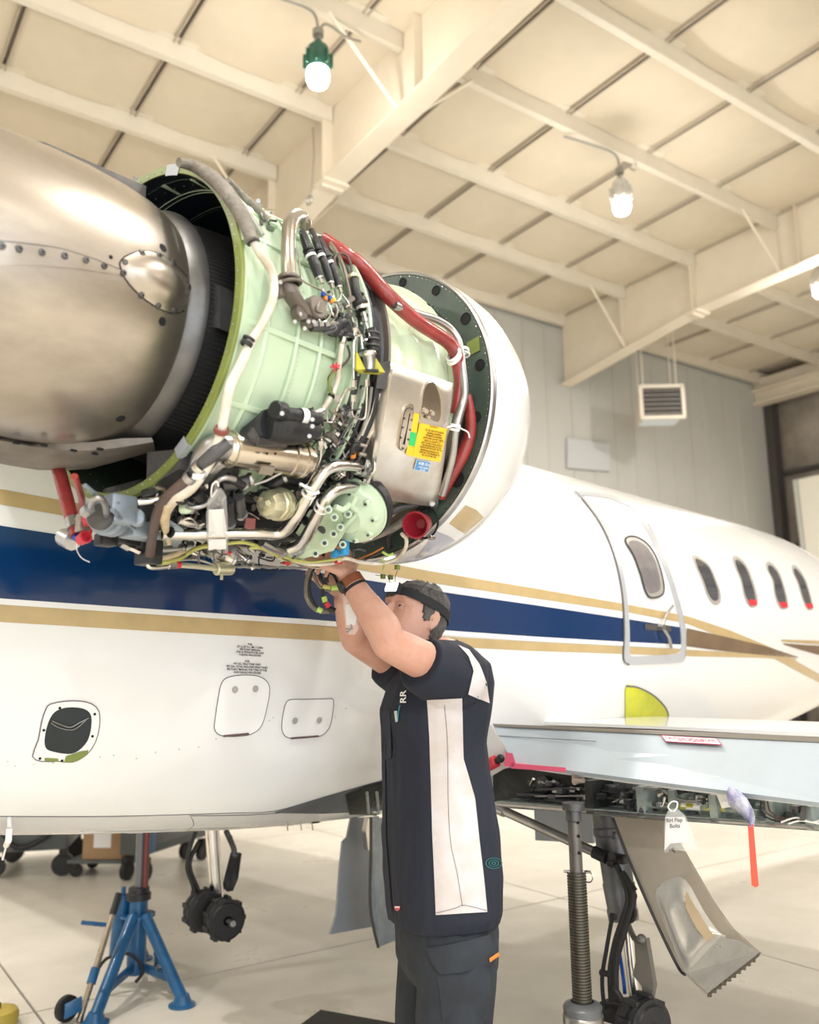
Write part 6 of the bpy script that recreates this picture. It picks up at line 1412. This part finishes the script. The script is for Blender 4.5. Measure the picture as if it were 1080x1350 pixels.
hl_o = obj('head_torch', box(lc + ld_ * .006, la * .017, lb * .026, ld_ * .013, .005), M_strap, person, label='lit head torch on black elastic band')
obj('lens', box(lc + ld_ * .0195, la * .013, lb * .022, ld_ * .003, .002), M_lampon, hl_o)
# watch and bands
wd = (Lwr - Lel).normalized()
obj('watch_strap', lathe(Lwr - wd * .020, wd, [(0, .030), (0, .0345), (.024, .0335), (.024, .029)], 28), M_leather, person, label='brown leather watch strap')
obj('black_band', lathe(Lwr - wd * .032, wd, [(0, .031), (0, .0355), (.008, .0350), (.008, .031)], 28), M_black, person)
wv = (EYE - Lwr).normalized(); wv = (wv - wd * wv.dot(wd)).normalized(); ws = wd.cross(wv)
obj('watch_case', lathe(Lwr - wd * .010 + (ws * -.80 + wv * .3).normalized() * .030, (ws * -.80 + wv * .3).normalized(), [(0, .001), (0, .018), (.006, .019), (.009, .016), (.0092, .0001)], 20), M_blackm, person)

# shirt
TR = [(584, 1212, .150, .18), (585, 1196, .158, .190), (583, 1150, .166, .195), (580, 1090, .162, .19), (575, 1030, .150, .185), (572, 980, .144, .185), (573, 935, .157, .205), (580, 900, .148, .210), (588, 876, .118, .185), (591, 860, .080, .115), (591, 851, .064, .075)]
def fold(co, n):
    a = math.atan2((co - hipc).dot(PL), (co - hipc).dot(PF)); z = co.z
    return .0035 * noise.noise(Vector((a * 4, z * 2.2, 1))) + .0028 * noise.noise(Vector((a * 9, z * 4.5, 5))) + .0022 * noise.noise(co * 14)
def sleeve(a, b, f, r0, r1, r2): return limb([a + (a - b).normalized() * .02, a.lerp(b, f * .5), a.lerp(b, f)], [r0, r1, r2], 20)[0], limb([a + (a - b).normalized() * .02, a.lerp(b, f * .5), a.lerp(b, f)], [r0, r1, r2], 20)[1]
def sleeve_open(a, b, f, r0, r1, r2, sag):
    d = (b - a).normalized(); pts = [a - d * .02, a.lerp(b, f * .33) - UP * sag * .6, a.lerp(b, f * .7) - UP * sag, a.lerp(b, f) - UP * sag * .8]
    return join(tube(pts, 1, seg=24, n=5, radii=[r0, r1, (r1 + r2) / 2, r2]), ball(pts[0], r0, 20))
shirt_geo = join(loft([ering(D(x, y, 2.68), PF * a, PL * b, 40, 2.35) for x, y, a, b in TR]),
                 sleeve_open(Lsh, Lel, .50, .098, .090, .074, .014), sleeve_open(Rsh, Rel, .50, .092, .086, .074, .012))
shirt = remesh('shirt', shirt_geo, 0.0065, M_shirt, person, 5, disp=fold)
SS = Surf(shirt)
obj('side_panel', ribbon(SS, [(563, 922), (566, 970), (568, 1030), (570, 1100), (573, 1160), (575, 1206)], [(609, 920), (611, 1000), (626, 1052), (632, 1110), (638, 1160), (642, 1202)], .0022, 46, 10), M_shirtw, shirt, label='off-white side panel, grubby towards the hem')
obj('back_yoke', ribbon(SS, [(604, 851), (617, 865), (624, 884), (617, 915)], [(618, 857), (632, 876), (641, 900), (645, 927)], .0022, 14, 8), M_shirtw, shirt, label='off-white shoulder panel')
obj('panel_stitching', join(line_on(SS, [(586, 928), (590, 980), (591, 1060), (594, 1110), (602, 1150), (610, 1195)], .0007, .003), line_on(SS, [(576, 1203), (600, 1197), (612, 1193), (641, 1200)], .0007, .003)), M_seam, shirt)
obj('sleeve_seam', line_on(SS, [(613, 866), (624, 884), (622, 905), (610, 922)], .0012, .001), M_strap, shirt)
obj('collar', tube([HL(-.05, .062, -.115) - UP * .012, D(599, 848, 2.72), D(603, 858, 2.74), D(590, 862, 2.60), D(570, 862, 2.56)], .011, seg=8, radii=[.008, .011, .012, .011, .009]), M_shirt, shirt)
obj('chest_pocket', patch(SS, [(503, 937), (515, 935), (517, 1000), (505, 1003)], .004, 3, .003), M_shirt, shirt)
obj('placket', ribbon(SS, [(506, 940), (503, 1000), (504, 1100), (512, 1200)], [(511, 940), (509, 1000), (510, 1100), (518, 1200)], .003, 30, 2), M_shirt, shirt)
for x, y in ((508, 982), (505, 1118)): obj('snap_button', lathe(SS.hit(x, y, .002), SS.normal(x, y), [(0, .006), (.002, .006), (.0025, .004), (.0025, .0001)], 14), M_steel2, shirt)
def stx(lines, a, b, c, m, off=.004): 
    try: lettering(lines, SS.hit(*a, off), SS.hit(*b, off), SS.hit(*c, off), m, shirt, ext=.0004)
    except Exception: pass
obj('name_patch', patch(SS, [(521, 938), (525, 937), (526, 951), (523, 952)], .004, 2), mat('grey_patch', (0.5, 0.55, 0.55), 0.7), shirt)
obj('teal_piping', line_on(SS, [(529, 930), (527, 938), (526, 950)], .0012, .004, sm=2), mat('teal_thread', (0.02, 0.35, 0.40), 0.6), shirt)
stx(['RR'], (537, 927), (537, 910), (529, 927), M_whiteink)
tl = mat('teal_emblem', (0.01, 0.12, 0.12), 0.7)
em = [(650 + 11 * cos(t), 1138 + 7.5 * sin(t)) for t in [2 * PI * k / 20 for k in range(20)]]
obj('round_emblem', join(annulus(SS, em, shrink(em, .86), .003), annulus(SS, shrink(em, .62), shrink(em, .50), .003), annulus(SS, shrink(em, .30), shrink(em, .15), .003)), tl, shirt, label='small teal oval emblem')
obj('red_tab', patch(SS, [(521, 1194), (529, 1194), (528, 1199), (525, 1201), (522, 1199)], .003, 2), M_red2, shirt)
obj('tab_mark', patch(SS, [(522, 1194.5), (528, 1194.5), (528, 1196.5), (522, 1196.5)], .0036, 2), M_whiteink, shirt)
# trousers and boots
trg = join(loft([ering(c_, PF * a, PL * b, 28, 2.3) for c_, a, b in ((hipc + UP * .06, .135, .17), (hipc - UP * .02, .140, .178), (hipc - UP * .10, .135, .178), (hipc - UP * .16, .10, .15))]),
           limb([Lhip - UP * .02, Lhip.lerp(Lkn, .5) + PF * .005, Lkn, Lkn.lerp(Lank, .6), Lank + UP * .02], [.108, .105, .088, .078, .075], 20), limb([Rhip - UP * .02, Rhip.lerp(Rkn, .5), Rkn, Rkn.lerp(Rank, .6), Rank + UP * .02], [.105, .100, .085, .078, .075], 20))
def tfold(co, n): return .004 * noise.noise(Vector((co.x * 8, co.y * 8, co.z * 5))) + .003 * noise.noise(co * 16)
trousers = remesh('trousers', trg, 0.009, M_trouser, person, 4, disp=tfold)
TSf = Surf(trousers)
pk = obj('cargo_pocket', patch(TSf, [(572, 1256), (638, 1246), (645, 1262), (644, 1320), (640, 1345), (585, 1350), (580, 1300)], .006, 4, .005), M_trouser, trousers)
obj('pocket_flap', patch(TSf, [(566, 1249), (600, 1244), (642, 1232), (646, 1250), (646, 1270), (610, 1280), (583, 1284), (572, 1268)], .013, 4, .006), M_trouser, pk)
obj('orange_tab', patch(TSf, [(638, 1264), (648, 1257), (649, 1261), (639, 1269)], .022, 2, .002), M_orange, pk)
for nm_, an in (('boot', Lank), ('boot', Rank)):
    c0 = Vector((an.x, an.y, 0))
    obj(nm_, join(loft([ering(c0 + UP * h + PF * f, PF * a, PL * b, 20, 2.6) for h, f, a, b in ((0.0, .05, .145, .052), (.03, .05, .145, .052), (.07, .04, .125, .048), (.10, .0, .07, .045), (.17, -.02, .055, .048), (.18, -.02, .05, .044))])), M_black, person)

# ---- what the far hand holds: black harness loops with lime and red bands
hh = thing('wiring_harness', 'black looped wiring harness with lime and red bands in the far hand', 'harness', D(430, 770, 2.55))
hp_ = lambda x, y, y_=2.55: D(x, y, y_)
for pts, r, m_ in (([(411, 745), (405, 765), (404, 785), (412, 800), (424, 806), (434, 806)], .007, M_braid), ([(416, 745), (408, 765), (409, 785), (418, 802), (430, 808)], .005, M_black), ([(418, 746), (424, 765), (434, 774), (446, 775)], .0055, M_black), ([(412, 750), (420, 772), (436, 780)], .004, M_braid), ([(437, 745), (430, 765), (426, 780), (427, 792), (433, 802), (440, 804)], .0055, M_black), ([(430, 752), (440, 758), (446, 770), (450, 777)], .0045, M_ink)):
    obj('cable', tube([hp_(x, y) for x, y in pts], r, seg=10), m_, hh)
for (a, b), r, m_ in ((((426, 773), (436, 775)), .0068, M_limewire), (((437, 775), (446, 775)), .008, M_lime), (((427, 787), (429, 794)), .008, M_lime), (((430, 795), (434, 801)), .0085, M_red2), (((419, 803), (425, 806)), .0085, M_lime), (((434, 803), (442, 806)), .010, M_blackm)):
    obj('connector', cyl(hp_(*a, 2.545), hp_(*b, 2.545), r, 12), m_, hh)
b2_ = bag('parts_bag', 'small clear bag with white paper between the raised forearms of the mechanic', (455, 784), [(452, 785), (458, 783), (463, 795), (470, 812), (473, 828), (468, 836), (458, 836), (455, 820), (453, 800)], [(455, 797), (463, 797), (470, 814), (469, 824), (457, 824)], [(459, 829), (464, 827), (461, 831)], lambda x, y: D(x, y, 2.47), (EYE - D(462, 810, 2.47)).normalized(), 'clear parts bags')
# ================================================================== JACKS AND THINGS ON THE FLOOR
# ---- tripod jack under the far wing, left
jc = D(178, 1305, 4.66); jc = Vector((jc.x, 4.66, 0))
tj = thing('tripod_jack', 'blue tripod aircraft jack with a caster and steel handle, standing at the left', 'jack', jc)
JX = lambda x, y, d=4.66: D(x, y, d)
def jz(z, dx=0, dy=0): return jc + Vector((dx, dy, z))
zc_ = JX(178, 1180).z; top = jz(zc_)
obj('column', cyl(jz(.06), jz(zc_), .046, 24), M_jackblue, tj)
obj('collar', lathe(jz(zc_ - .02), UP, [(0, .05), (0, .060), (.03, .060), (.034, .052), (.055, .052), (.06, .045), (.06, .02)], 24), M_blackm, tj)
obj('leg_ring', lathe(jz(zc_ - .10), UP, [(0, .046), (0, .085), (.012, .085), (.012, .046)], 24), M_jackblue, tj)
obj('ram', cyl(jz(zc_), jz(1.12), .024, 20), M_gearmetal, tj)
obj('red_lock_tube', cyl(jz(zc_ + .02, .034, -.01), jz(1.12, .034, -.01), .014, 14), mat('maroon_paint', (0.16, 0.03, 0.03), 0.4), tj)
obj('jack_pad', join(cyl(jz(1.10), jz(1.15), .05, 20), box(jz(1.14), (.06, 0, 0), (0, .08, 0), (0, 0, .02), .006)), M_steel2, tj)
feet = [atz(240, 1326, 0), atz(125, 1350, 0), jc + Vector((-.10, .42, 0))]
for i, f_ in enumerate(feet):
    f_ = Vector((f_.x, f_.y, 0)); d_ = (f_ - jc).normalized()
    lg = obj('leg', tube([jz(zc_ - .09) + d_ * .07, f_ + Vector((0, 0, .03))], .0285, seg=16, smooth=False), M_jackblue, tj)
    obj('foot', lathe(f_, UP, [(0, .001), (0, .062), (.008, .062), (.014, .045), (.05, .030), (.05, .001)], 20), M_jackblue, lg)
    obj('base_brace', box((jz(.10) + f_ + Vector((0, 0, .10))) / 2 - (f_ - jc) * .04, (f_ - jc) * .42, d_.cross(UP) * .008, UP * .02, .002), M_jackblue, tj)
h0, h1 = JX(157, 1178, 4.50), JX(104, 1348, 4.20)
hd = (h1 - h0); obj('handle', join(cyl(h0, h0 + hd * .18, .017, 14)), M_blackm, tj)
obj('handle_tube', cyl(h0 + hd * .18, h1, .014, 14), M_stain, tj)
obj('handle_socket', cyl(h0 + hd * .60, h0 + hd * .72, .021, 14), M_jackblue, tj)
cw = JX(88, 1332, 4.22)
cs = obj('caster', lathe(Vector((cw.x, cw.y, .055)) - Vector((.8, -.6, 0)) * .015, (.8, -.6, 0), [(0, .012), (0, .045), (.004, .055), (.026, .055), (.03, .045), (.03, .012)], 24), M_black, tj)
obj('caster_fork', join(box(Vector((cw.x + .04, cw.y - .035, .07)), (.03, .02, .01), (-.004, .006, 0), (0, 0, .03), .003), cyl(Vector((cw.x, cw.y, .055)), Vector((cw.x + .035, cw.y - .026, .055)), .012)), M_jackblue, cs)
obj('pump_reservoir', join(cyl(jz(.14, -.10, .02), jz(.42, -.085, .02), .042, 20, bev=.004), cyl(jz(.42, -.085, .02), jz(.46, -.085, .02), .012)), M_jackblue, tj)
obj('pump_lever', tube([jz(.30, -.12, -.06), jz(.33, -.24, -.12)], .010, seg=10, smooth=False), M_jackblue, tj)
obj('hose', tube([jz(.10, -.16, -.10), jz(.17, -.10, -.13), jz(.18, 0, -.11), jz(.10, .06, -.08), jz(.05, .03, -.10)], .008, seg=8), M_black, tj)
obj('valve_post', join(cyl(jz(.10, .12, -.06), jz(.16, .12, -.06), .013, 12), cyl(jz(.16, .12, -.06), jz(.175, .12, -.06), .017, 12)), M_jackblue, tj)
obj('clamp_band', torus(feet[0].lerp(jz(zc_ - .09), .42), feet[0] - jz(zc_), .030, .006, 20, 6), M_gearmetal, tj)

# ---- screw jack under the near wing
K = lambda x, y: atu(x, y, 2.44)
k0, k1 = K(752, 1062), K(768, 1322)
kb = Vector((k1.x, k1.y, 0)); ktop = Vector((k1.x, k1.y, k0.z))
# the jack stands plumb
sj = thing('screw_jack', 'steel screw jack on a blue base supporting the near wing', 'jack', kb)
kz = lambda z: Vector((k1.x, k1.y, z))
zr = K(758, 1148).z
ten = obj('extension_tube', cyl(kz(zr - .02), kz(k0.z + .0), .0205, 24), mat('worn_dark_steel', (0.16, 0.15, 0.14), 0.42, 0.5, var=.3, vscale=12), sj)
obj('top_cap', join(cyl(kz(k0.z - .045), kz(k0.z - .01), .0255, 24, bev=.003), cyl(kz(k0.z - .01), kz(k0.z + .012), .036, 24)), M_grey, sj)
cd = (EYE - kz(1.0)); cd.z = 0; cd.normalize(); sd = cd.cross(UP)
for z in (K(0 + 756, 1082).z, K(757, 1100).z, K(758, 1122).z): obj('pin_hole', cyl(kz(z) + cd * .012 - sd * .010, kz(z) + cd * .0215 - sd * .012, .005, 12), M_ink, ten)
zb_ = k1.z
prof = [(0, .0265)]; n_th = 44; Lth = zr - zb_
for k in range(n_th): z0_ = Lth * k / n_th; prof += [(z0_ + Lth / n_th * .15, .0265), (z0_ + Lth / n_th * .35, .0305), (z0_ + Lth / n_th * .65, .0305), (z0_ + Lth / n_th * .85, .0265)]
prof += [(Lth, .0265), (Lth, .001)]
scr = obj('threaded_ram', lathe(kz(zb_), UP, prof, 24), mat('greasy_thread', (0.115, 0.105, 0.085), 0.38, 0.7), sj)
obj('lock_pin', tube([kz(zr) - cd.cross(UP) * -.04, kz(zr) + sd * -.045, ], .0045, seg=8, smooth=False), M_steel2, sj)
obj('pin_ring', torus(kz(zr - .012) - sd * .035 + cd * .01, sd * .6 + cd, .017, .0022, 20, 6), M_steel, sj)
obj('ram_nut', lathe(kz(zb_ - .035), UP, [(0, .05), (0, .058), (.025, .060), (.032, .055), (.04, .035)], 28), M_gearmetal, sj)
obj('grey_collar', cyl(kz(zb_ - .060), kz(zb_ - .030), .062, 28, bev=.003), M_steel2, sj)
cyl_ = obj('cylinder', cyl(kz(.08), kz(zb_ - .055), .060, 28), M_jackblue, sj)
tgp = kz(zb_ - .085) + cd * .0605 - sd * .022
obj('label_plate', box(tgp + cd * .001, sd * .013, cd * .001, UP * .012, 0), M_whitetie, cyl_, smooth=False)
obj('label_plate', box(tgp + cd * .0022 + sd * .001, sd * .006, cd * .001, UP * .006, 0), M_bluep, cyl_, smooth=False)
for k in range(3):
    a = 2 * PI * k / 3 + .45; d_ = Vector((cos(a), sin(a), 0))
    lg = obj('leg', tube([kz(zb_ - .10) + d_ * .05, kz(.03) + d_ * .32], .024, seg=14, smooth=False), M_jackblue, sj)
    obj('foot', lathe(kz(0) + d_ * .32, UP, [(0, .001), (0, .05), (.01, .05), (.04, .025), (.04, .001)], 18), M_jackblue, lg)
    obj('base_brace', box(kz(.10) + d_ * .15, d_ * .13, d_.cross(UP) * .006, UP * .015, .002), M_jackblue, sj)
    obj('gusset', prism([kz(zb_ - .07) + d_ * .055, kz(zb_ - .10) + d_ * .10, kz(zb_ - .20) + d_ * .10, kz(zb_ - .16) + d_ * .055], d_.cross(UP) * .008), M_jackblue, sj, smooth=False)

# ---- carton, trolley and dark mat
c0, c1 = atz(108, 1133, .13), atz(160, 1133, .13); dx = (c1 - c0); dx.z = 0; dy = UP.cross(dx).normalized()
ca = thing('cardboard_carton', 'brown cardboard carton with a white label on a low dark dolly beyond the jack', 'box', Vector((c0.x, c0.y, .13)))
w_ = dx.length; dxn = dx.normalized()
cc_ = (c0 + c1) / 2 + dy * .16 + UP * .18
obj('carton_body', box(cc_, dxn * (w_ / 2), dy * .16, UP * .18, .004), M_cardboard, ca)
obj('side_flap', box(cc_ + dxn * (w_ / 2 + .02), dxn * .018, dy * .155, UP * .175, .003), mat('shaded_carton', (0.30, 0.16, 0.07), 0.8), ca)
obj('shipping_label', box(cc_ - dy * .161 + dxn * .0 + UP * -.01, dxn * (w_ * .22), dy * .001, UP * .085), M_paper, ca, smooth=False)
obj('packing_tape', box(cc_ + UP * .1805, dxn * (w_ / 2), dy * .03, UP * .0008), M_gold, ca, smooth=False)
dol = thing('dolly', 'low dark dolly carrying the cardboard carton', 'trolley', Vector((cc_.x, cc_.y, 0)))
obj('deck', box(Vector((cc_.x, cc_.y, .115)) - dxn * .0, dxn * .26, dy * .19, UP * .012, .003), M_cart, dol)
for a in (-1, 1):
    for b in (-1, 1):
        p = Vector((cc_.x, cc_.y, .048)) + dxn * .2 * a + dy * .15 * b
        obj('caster', join(cyl(p - dy * .015, p + dy * .015, .046, 18), box(p + UP * .035, dxn * .018, dy * .022, UP * .02, .002)), M_black, dol)
# equipment cart to the right of the carton
q1, q2, q3 = atz(190, 1133, .17), atz(276, 1104, .17), atz(205, 1128, .17)
e1 = (q2 - q1); e1.z = 0; L1 = e1.length; e1.normalize(); e2 = UP.cross(e1)
cart = thing('equipment_cart', 'dark grey equipment cart on black casters beyond the belly', 'cart', Vector((q1.x, q1.y, 0)))
ce = Vector((q1.x, q1.y, 0)) + e1 * L1 / 2 + e2 * .11
obj('cabinet', box(ce + UP * .55, e1 * (L1 / 2), e2 * .11, UP * .36, .01), M_cart, cart)
obj('side_panel', box(ce + UP * .55 - e2 * .112, e1 * (L1 / 2 - .06), e2 * .006, UP * .30, .003), M_gearmetal, cart)
obj('blue_corner', box(Vector((q1.x, q1.y, 0)) + UP * .5 - e2 * .012 + e1 * .06, e1 * .05, e2 * .01, UP * .30, .002), M_jackblue, cart)
for a in (0.06, L1 - .06):
    for b in (.03, .19):
        p = Vector((q1.x, q1.y, .07)) + e1 * a + e2 * b
        obj('caster', join(cyl(p - e2 * .02, p + e2 * .02, .068, 20), box(p + UP * .07, e1 * .03, e2 * .03, UP * .03, .003)), M_black, cart)
# long low cart at far left
g0, g1 = atz(-30, 1126, .20), atz(88, 1120, .20)
f1 = g1 - g0; f1.z = 0; LL = f1.length; f1.normalize(); f2 = UP.cross(f1)
lw = thing('low_cart', 'long low dark cart on casters at the left edge beyond the belly', 'cart', Vector((g0.x, g0.y, 0)))
cm = Vector((g0.x, g0.y, 0)) + f1 * LL / 2 + f2 * .4
obj('tray', box(cm + UP * .32, f1 * (LL / 2), f2 * .4, UP * .12, .01), M_cart, lw)
obj('curved_guard', tube([Vector((g0.x, g0.y, .42)) + f1 * LL * .2 - f2 * .03, Vector((g0.x, g0.y, .24)) + f1 * LL * .45 - f2 * .05, Vector((g0.x, g0.y, .30)) + f1 * LL * .75 - f2 * .03, Vector((g0.x, g0.y, .42)) + f1 * LL * .95 - f2 * .03], .02, seg=10), M_black, lw)
for t in (.17, .95):
    for b in (.06, .7):
        p = Vector((g0.x, g0.y, .085)) + f1 * LL * t + f2 * b; obj('caster', join(cyl(p - f2 * .025, p + f2 * .025, .083, 22), box(p + UP * .08, f1 * .03, f2 * .03, UP * .03, .003)), M_black, lw)
m0, m1, m2 = atz(423, 1338, .0), atz(500, 1352, .0), atz(404, 1352, 0)
ma = (m1 - m0).normalized(); mb = (m2 - m0).normalized()
mt = obj('kneeling_mat', prism([m0, m0 + ma * 1.0, m0 + ma * 1.0 + mb * .6, m0 + mb * .6], UP * .022), mat('dark_mat', (0.05, 0.048, 0.046), 0.8, bump=.2), loc=m0, smooth=False)
tag(mt, 'dark rubber mat on the floor at the bottom edge', 'mat')
yo = atz(2, 1352, 0)
yd = thing('yellow_drum', 'round yellow container on the floor at the lower left corner', 'container', Vector((yo.x - .03, yo.y, 0)))
yb = Vector((yo.x - .03, yo.y, 0))
obj('shell', lathe(yb, UP, [(0, .001), (0, .085), (.01, .095), (.045, .097), (.062, .088), (.07, .06), (.07, .001)], 28), mat('mustard_plastic', (0.42, 0.32, 0.05), 0.5), yd)
obj('cap', cyl(yb + UP * .07, yb + UP * .09, .02, 16), M_black, yd)

# ---- things on and hanging from the wing
tp_ = lambda x, y: atu(x, y, 2.46)
to = thing('torch', 'red and black torch lying on the white wing root behind the mechanic', 'torch', tp_(650, 1008))
td = (tp_(663, 1000) - tp_(632, 1016)).normalized()
obj('grip', cyl(tp_(626, 1018), tp_(641, 1010), .020, 18, bev=.003), M_blackm, to); obj('red_barrel', cyl(tp_(641, 1010), tp_(655, 1003), .0215, 18, bev=.003), M_red2, to)
obj('torch_head', join(cyl(tp_(655, 1003), tp_(660, 1000.5), .012, 16), ball(tp_(660, 1000), .015, 14)), M_blackm, to)
pk_ = thing('pink_foam_guard', 'pink foam edge guard taped over the inboard flap edge', 'guard', tp_(700, 1008))
obj('foam_strip', loft([[atu(x, y, u) for x, y in ((673 + a, 1006 + b_), (746 + a, 1012), (746 + a, 1018), (675 + a, 1013))] for u, a, b_ in ((2.40, 0, 0), (2.45, -1, -1))]), M_pink, pk_, smooth=False)
obj('folded_end', loft([[atu(x, y, u) for x, y in ((667, 992), (676, 993), (680, 1006), (677, 1011), (664, 1010))] for u in (2.40, 2.45)]), M_pink, pk_, smooth=False)
wp = lambda x, y: atu(x, y, 2.42)
wb = bag('parts_bag', 'clear bag with handwritten white card hanging from the open wing bay', (887, 1062), [(882, 1068), (892, 1066), (903, 1075), (912, 1095), (920, 1120), (905, 1122), (888, 1120), (877, 1124), (876, 1095), (877, 1078)], [(878, 1077), (903, 1077), (909, 1110), (884, 1112), (876, 1122)], [(884, 1121), (889, 1122), (886, 1119)], wp, (EYE - wp(890, 1095)).normalized(), 'clear parts bags')
obj('tie_loop', tube([wp(886, 1070), wp(881, 1064), wp(886, 1057), wp(893, 1058), wp(892, 1066), wp(888, 1070)], .0022, seg=6), M_whitetie, wb)
nb_ = (EYE - wp(890, 1095)).normalized() * .006
lettering(['RH Flap', 'Bolts'], wp(880, 1092) + nb_, wp(901, 1091) + nb_, wp(879, 1079) + nb_, M_ink, wb, name='handwriting')
st = obj('streamer', prism([wp(986, 1087), wp(993, 1087), wp(1000, 1168), wp(996, 1170), wp(991, 1167)], U * .0025), M_streamer, loc=wp(990, 1087), smooth=False)
tag(st, 'coral red warning streamer hanging below the wing', 'streamer')
rg = obj('wrapped_rag', loft([ering(wp(963, 1050), W * .028, U * .02, 14), ering(wp(972, 1055), W * .030, U * .022, 14), ering(wp(984, 1066), W * .030, U * .022, 14), ering(wp(992, 1078), W * .024, U * .018, 14), ering(wp(990, 1086), W * .010, U * .012, 14)]), mat('blue_print_film', (0.50, 0.51, 0.55), 0.4, col2=(0.14, 0.14, 0.30), vscale=22, bump=.5, bscale=40), loc=wp(975, 1058))
tag(rg, 'crumpled plastic film with blue print tied in the wing bay', 'wrapping')
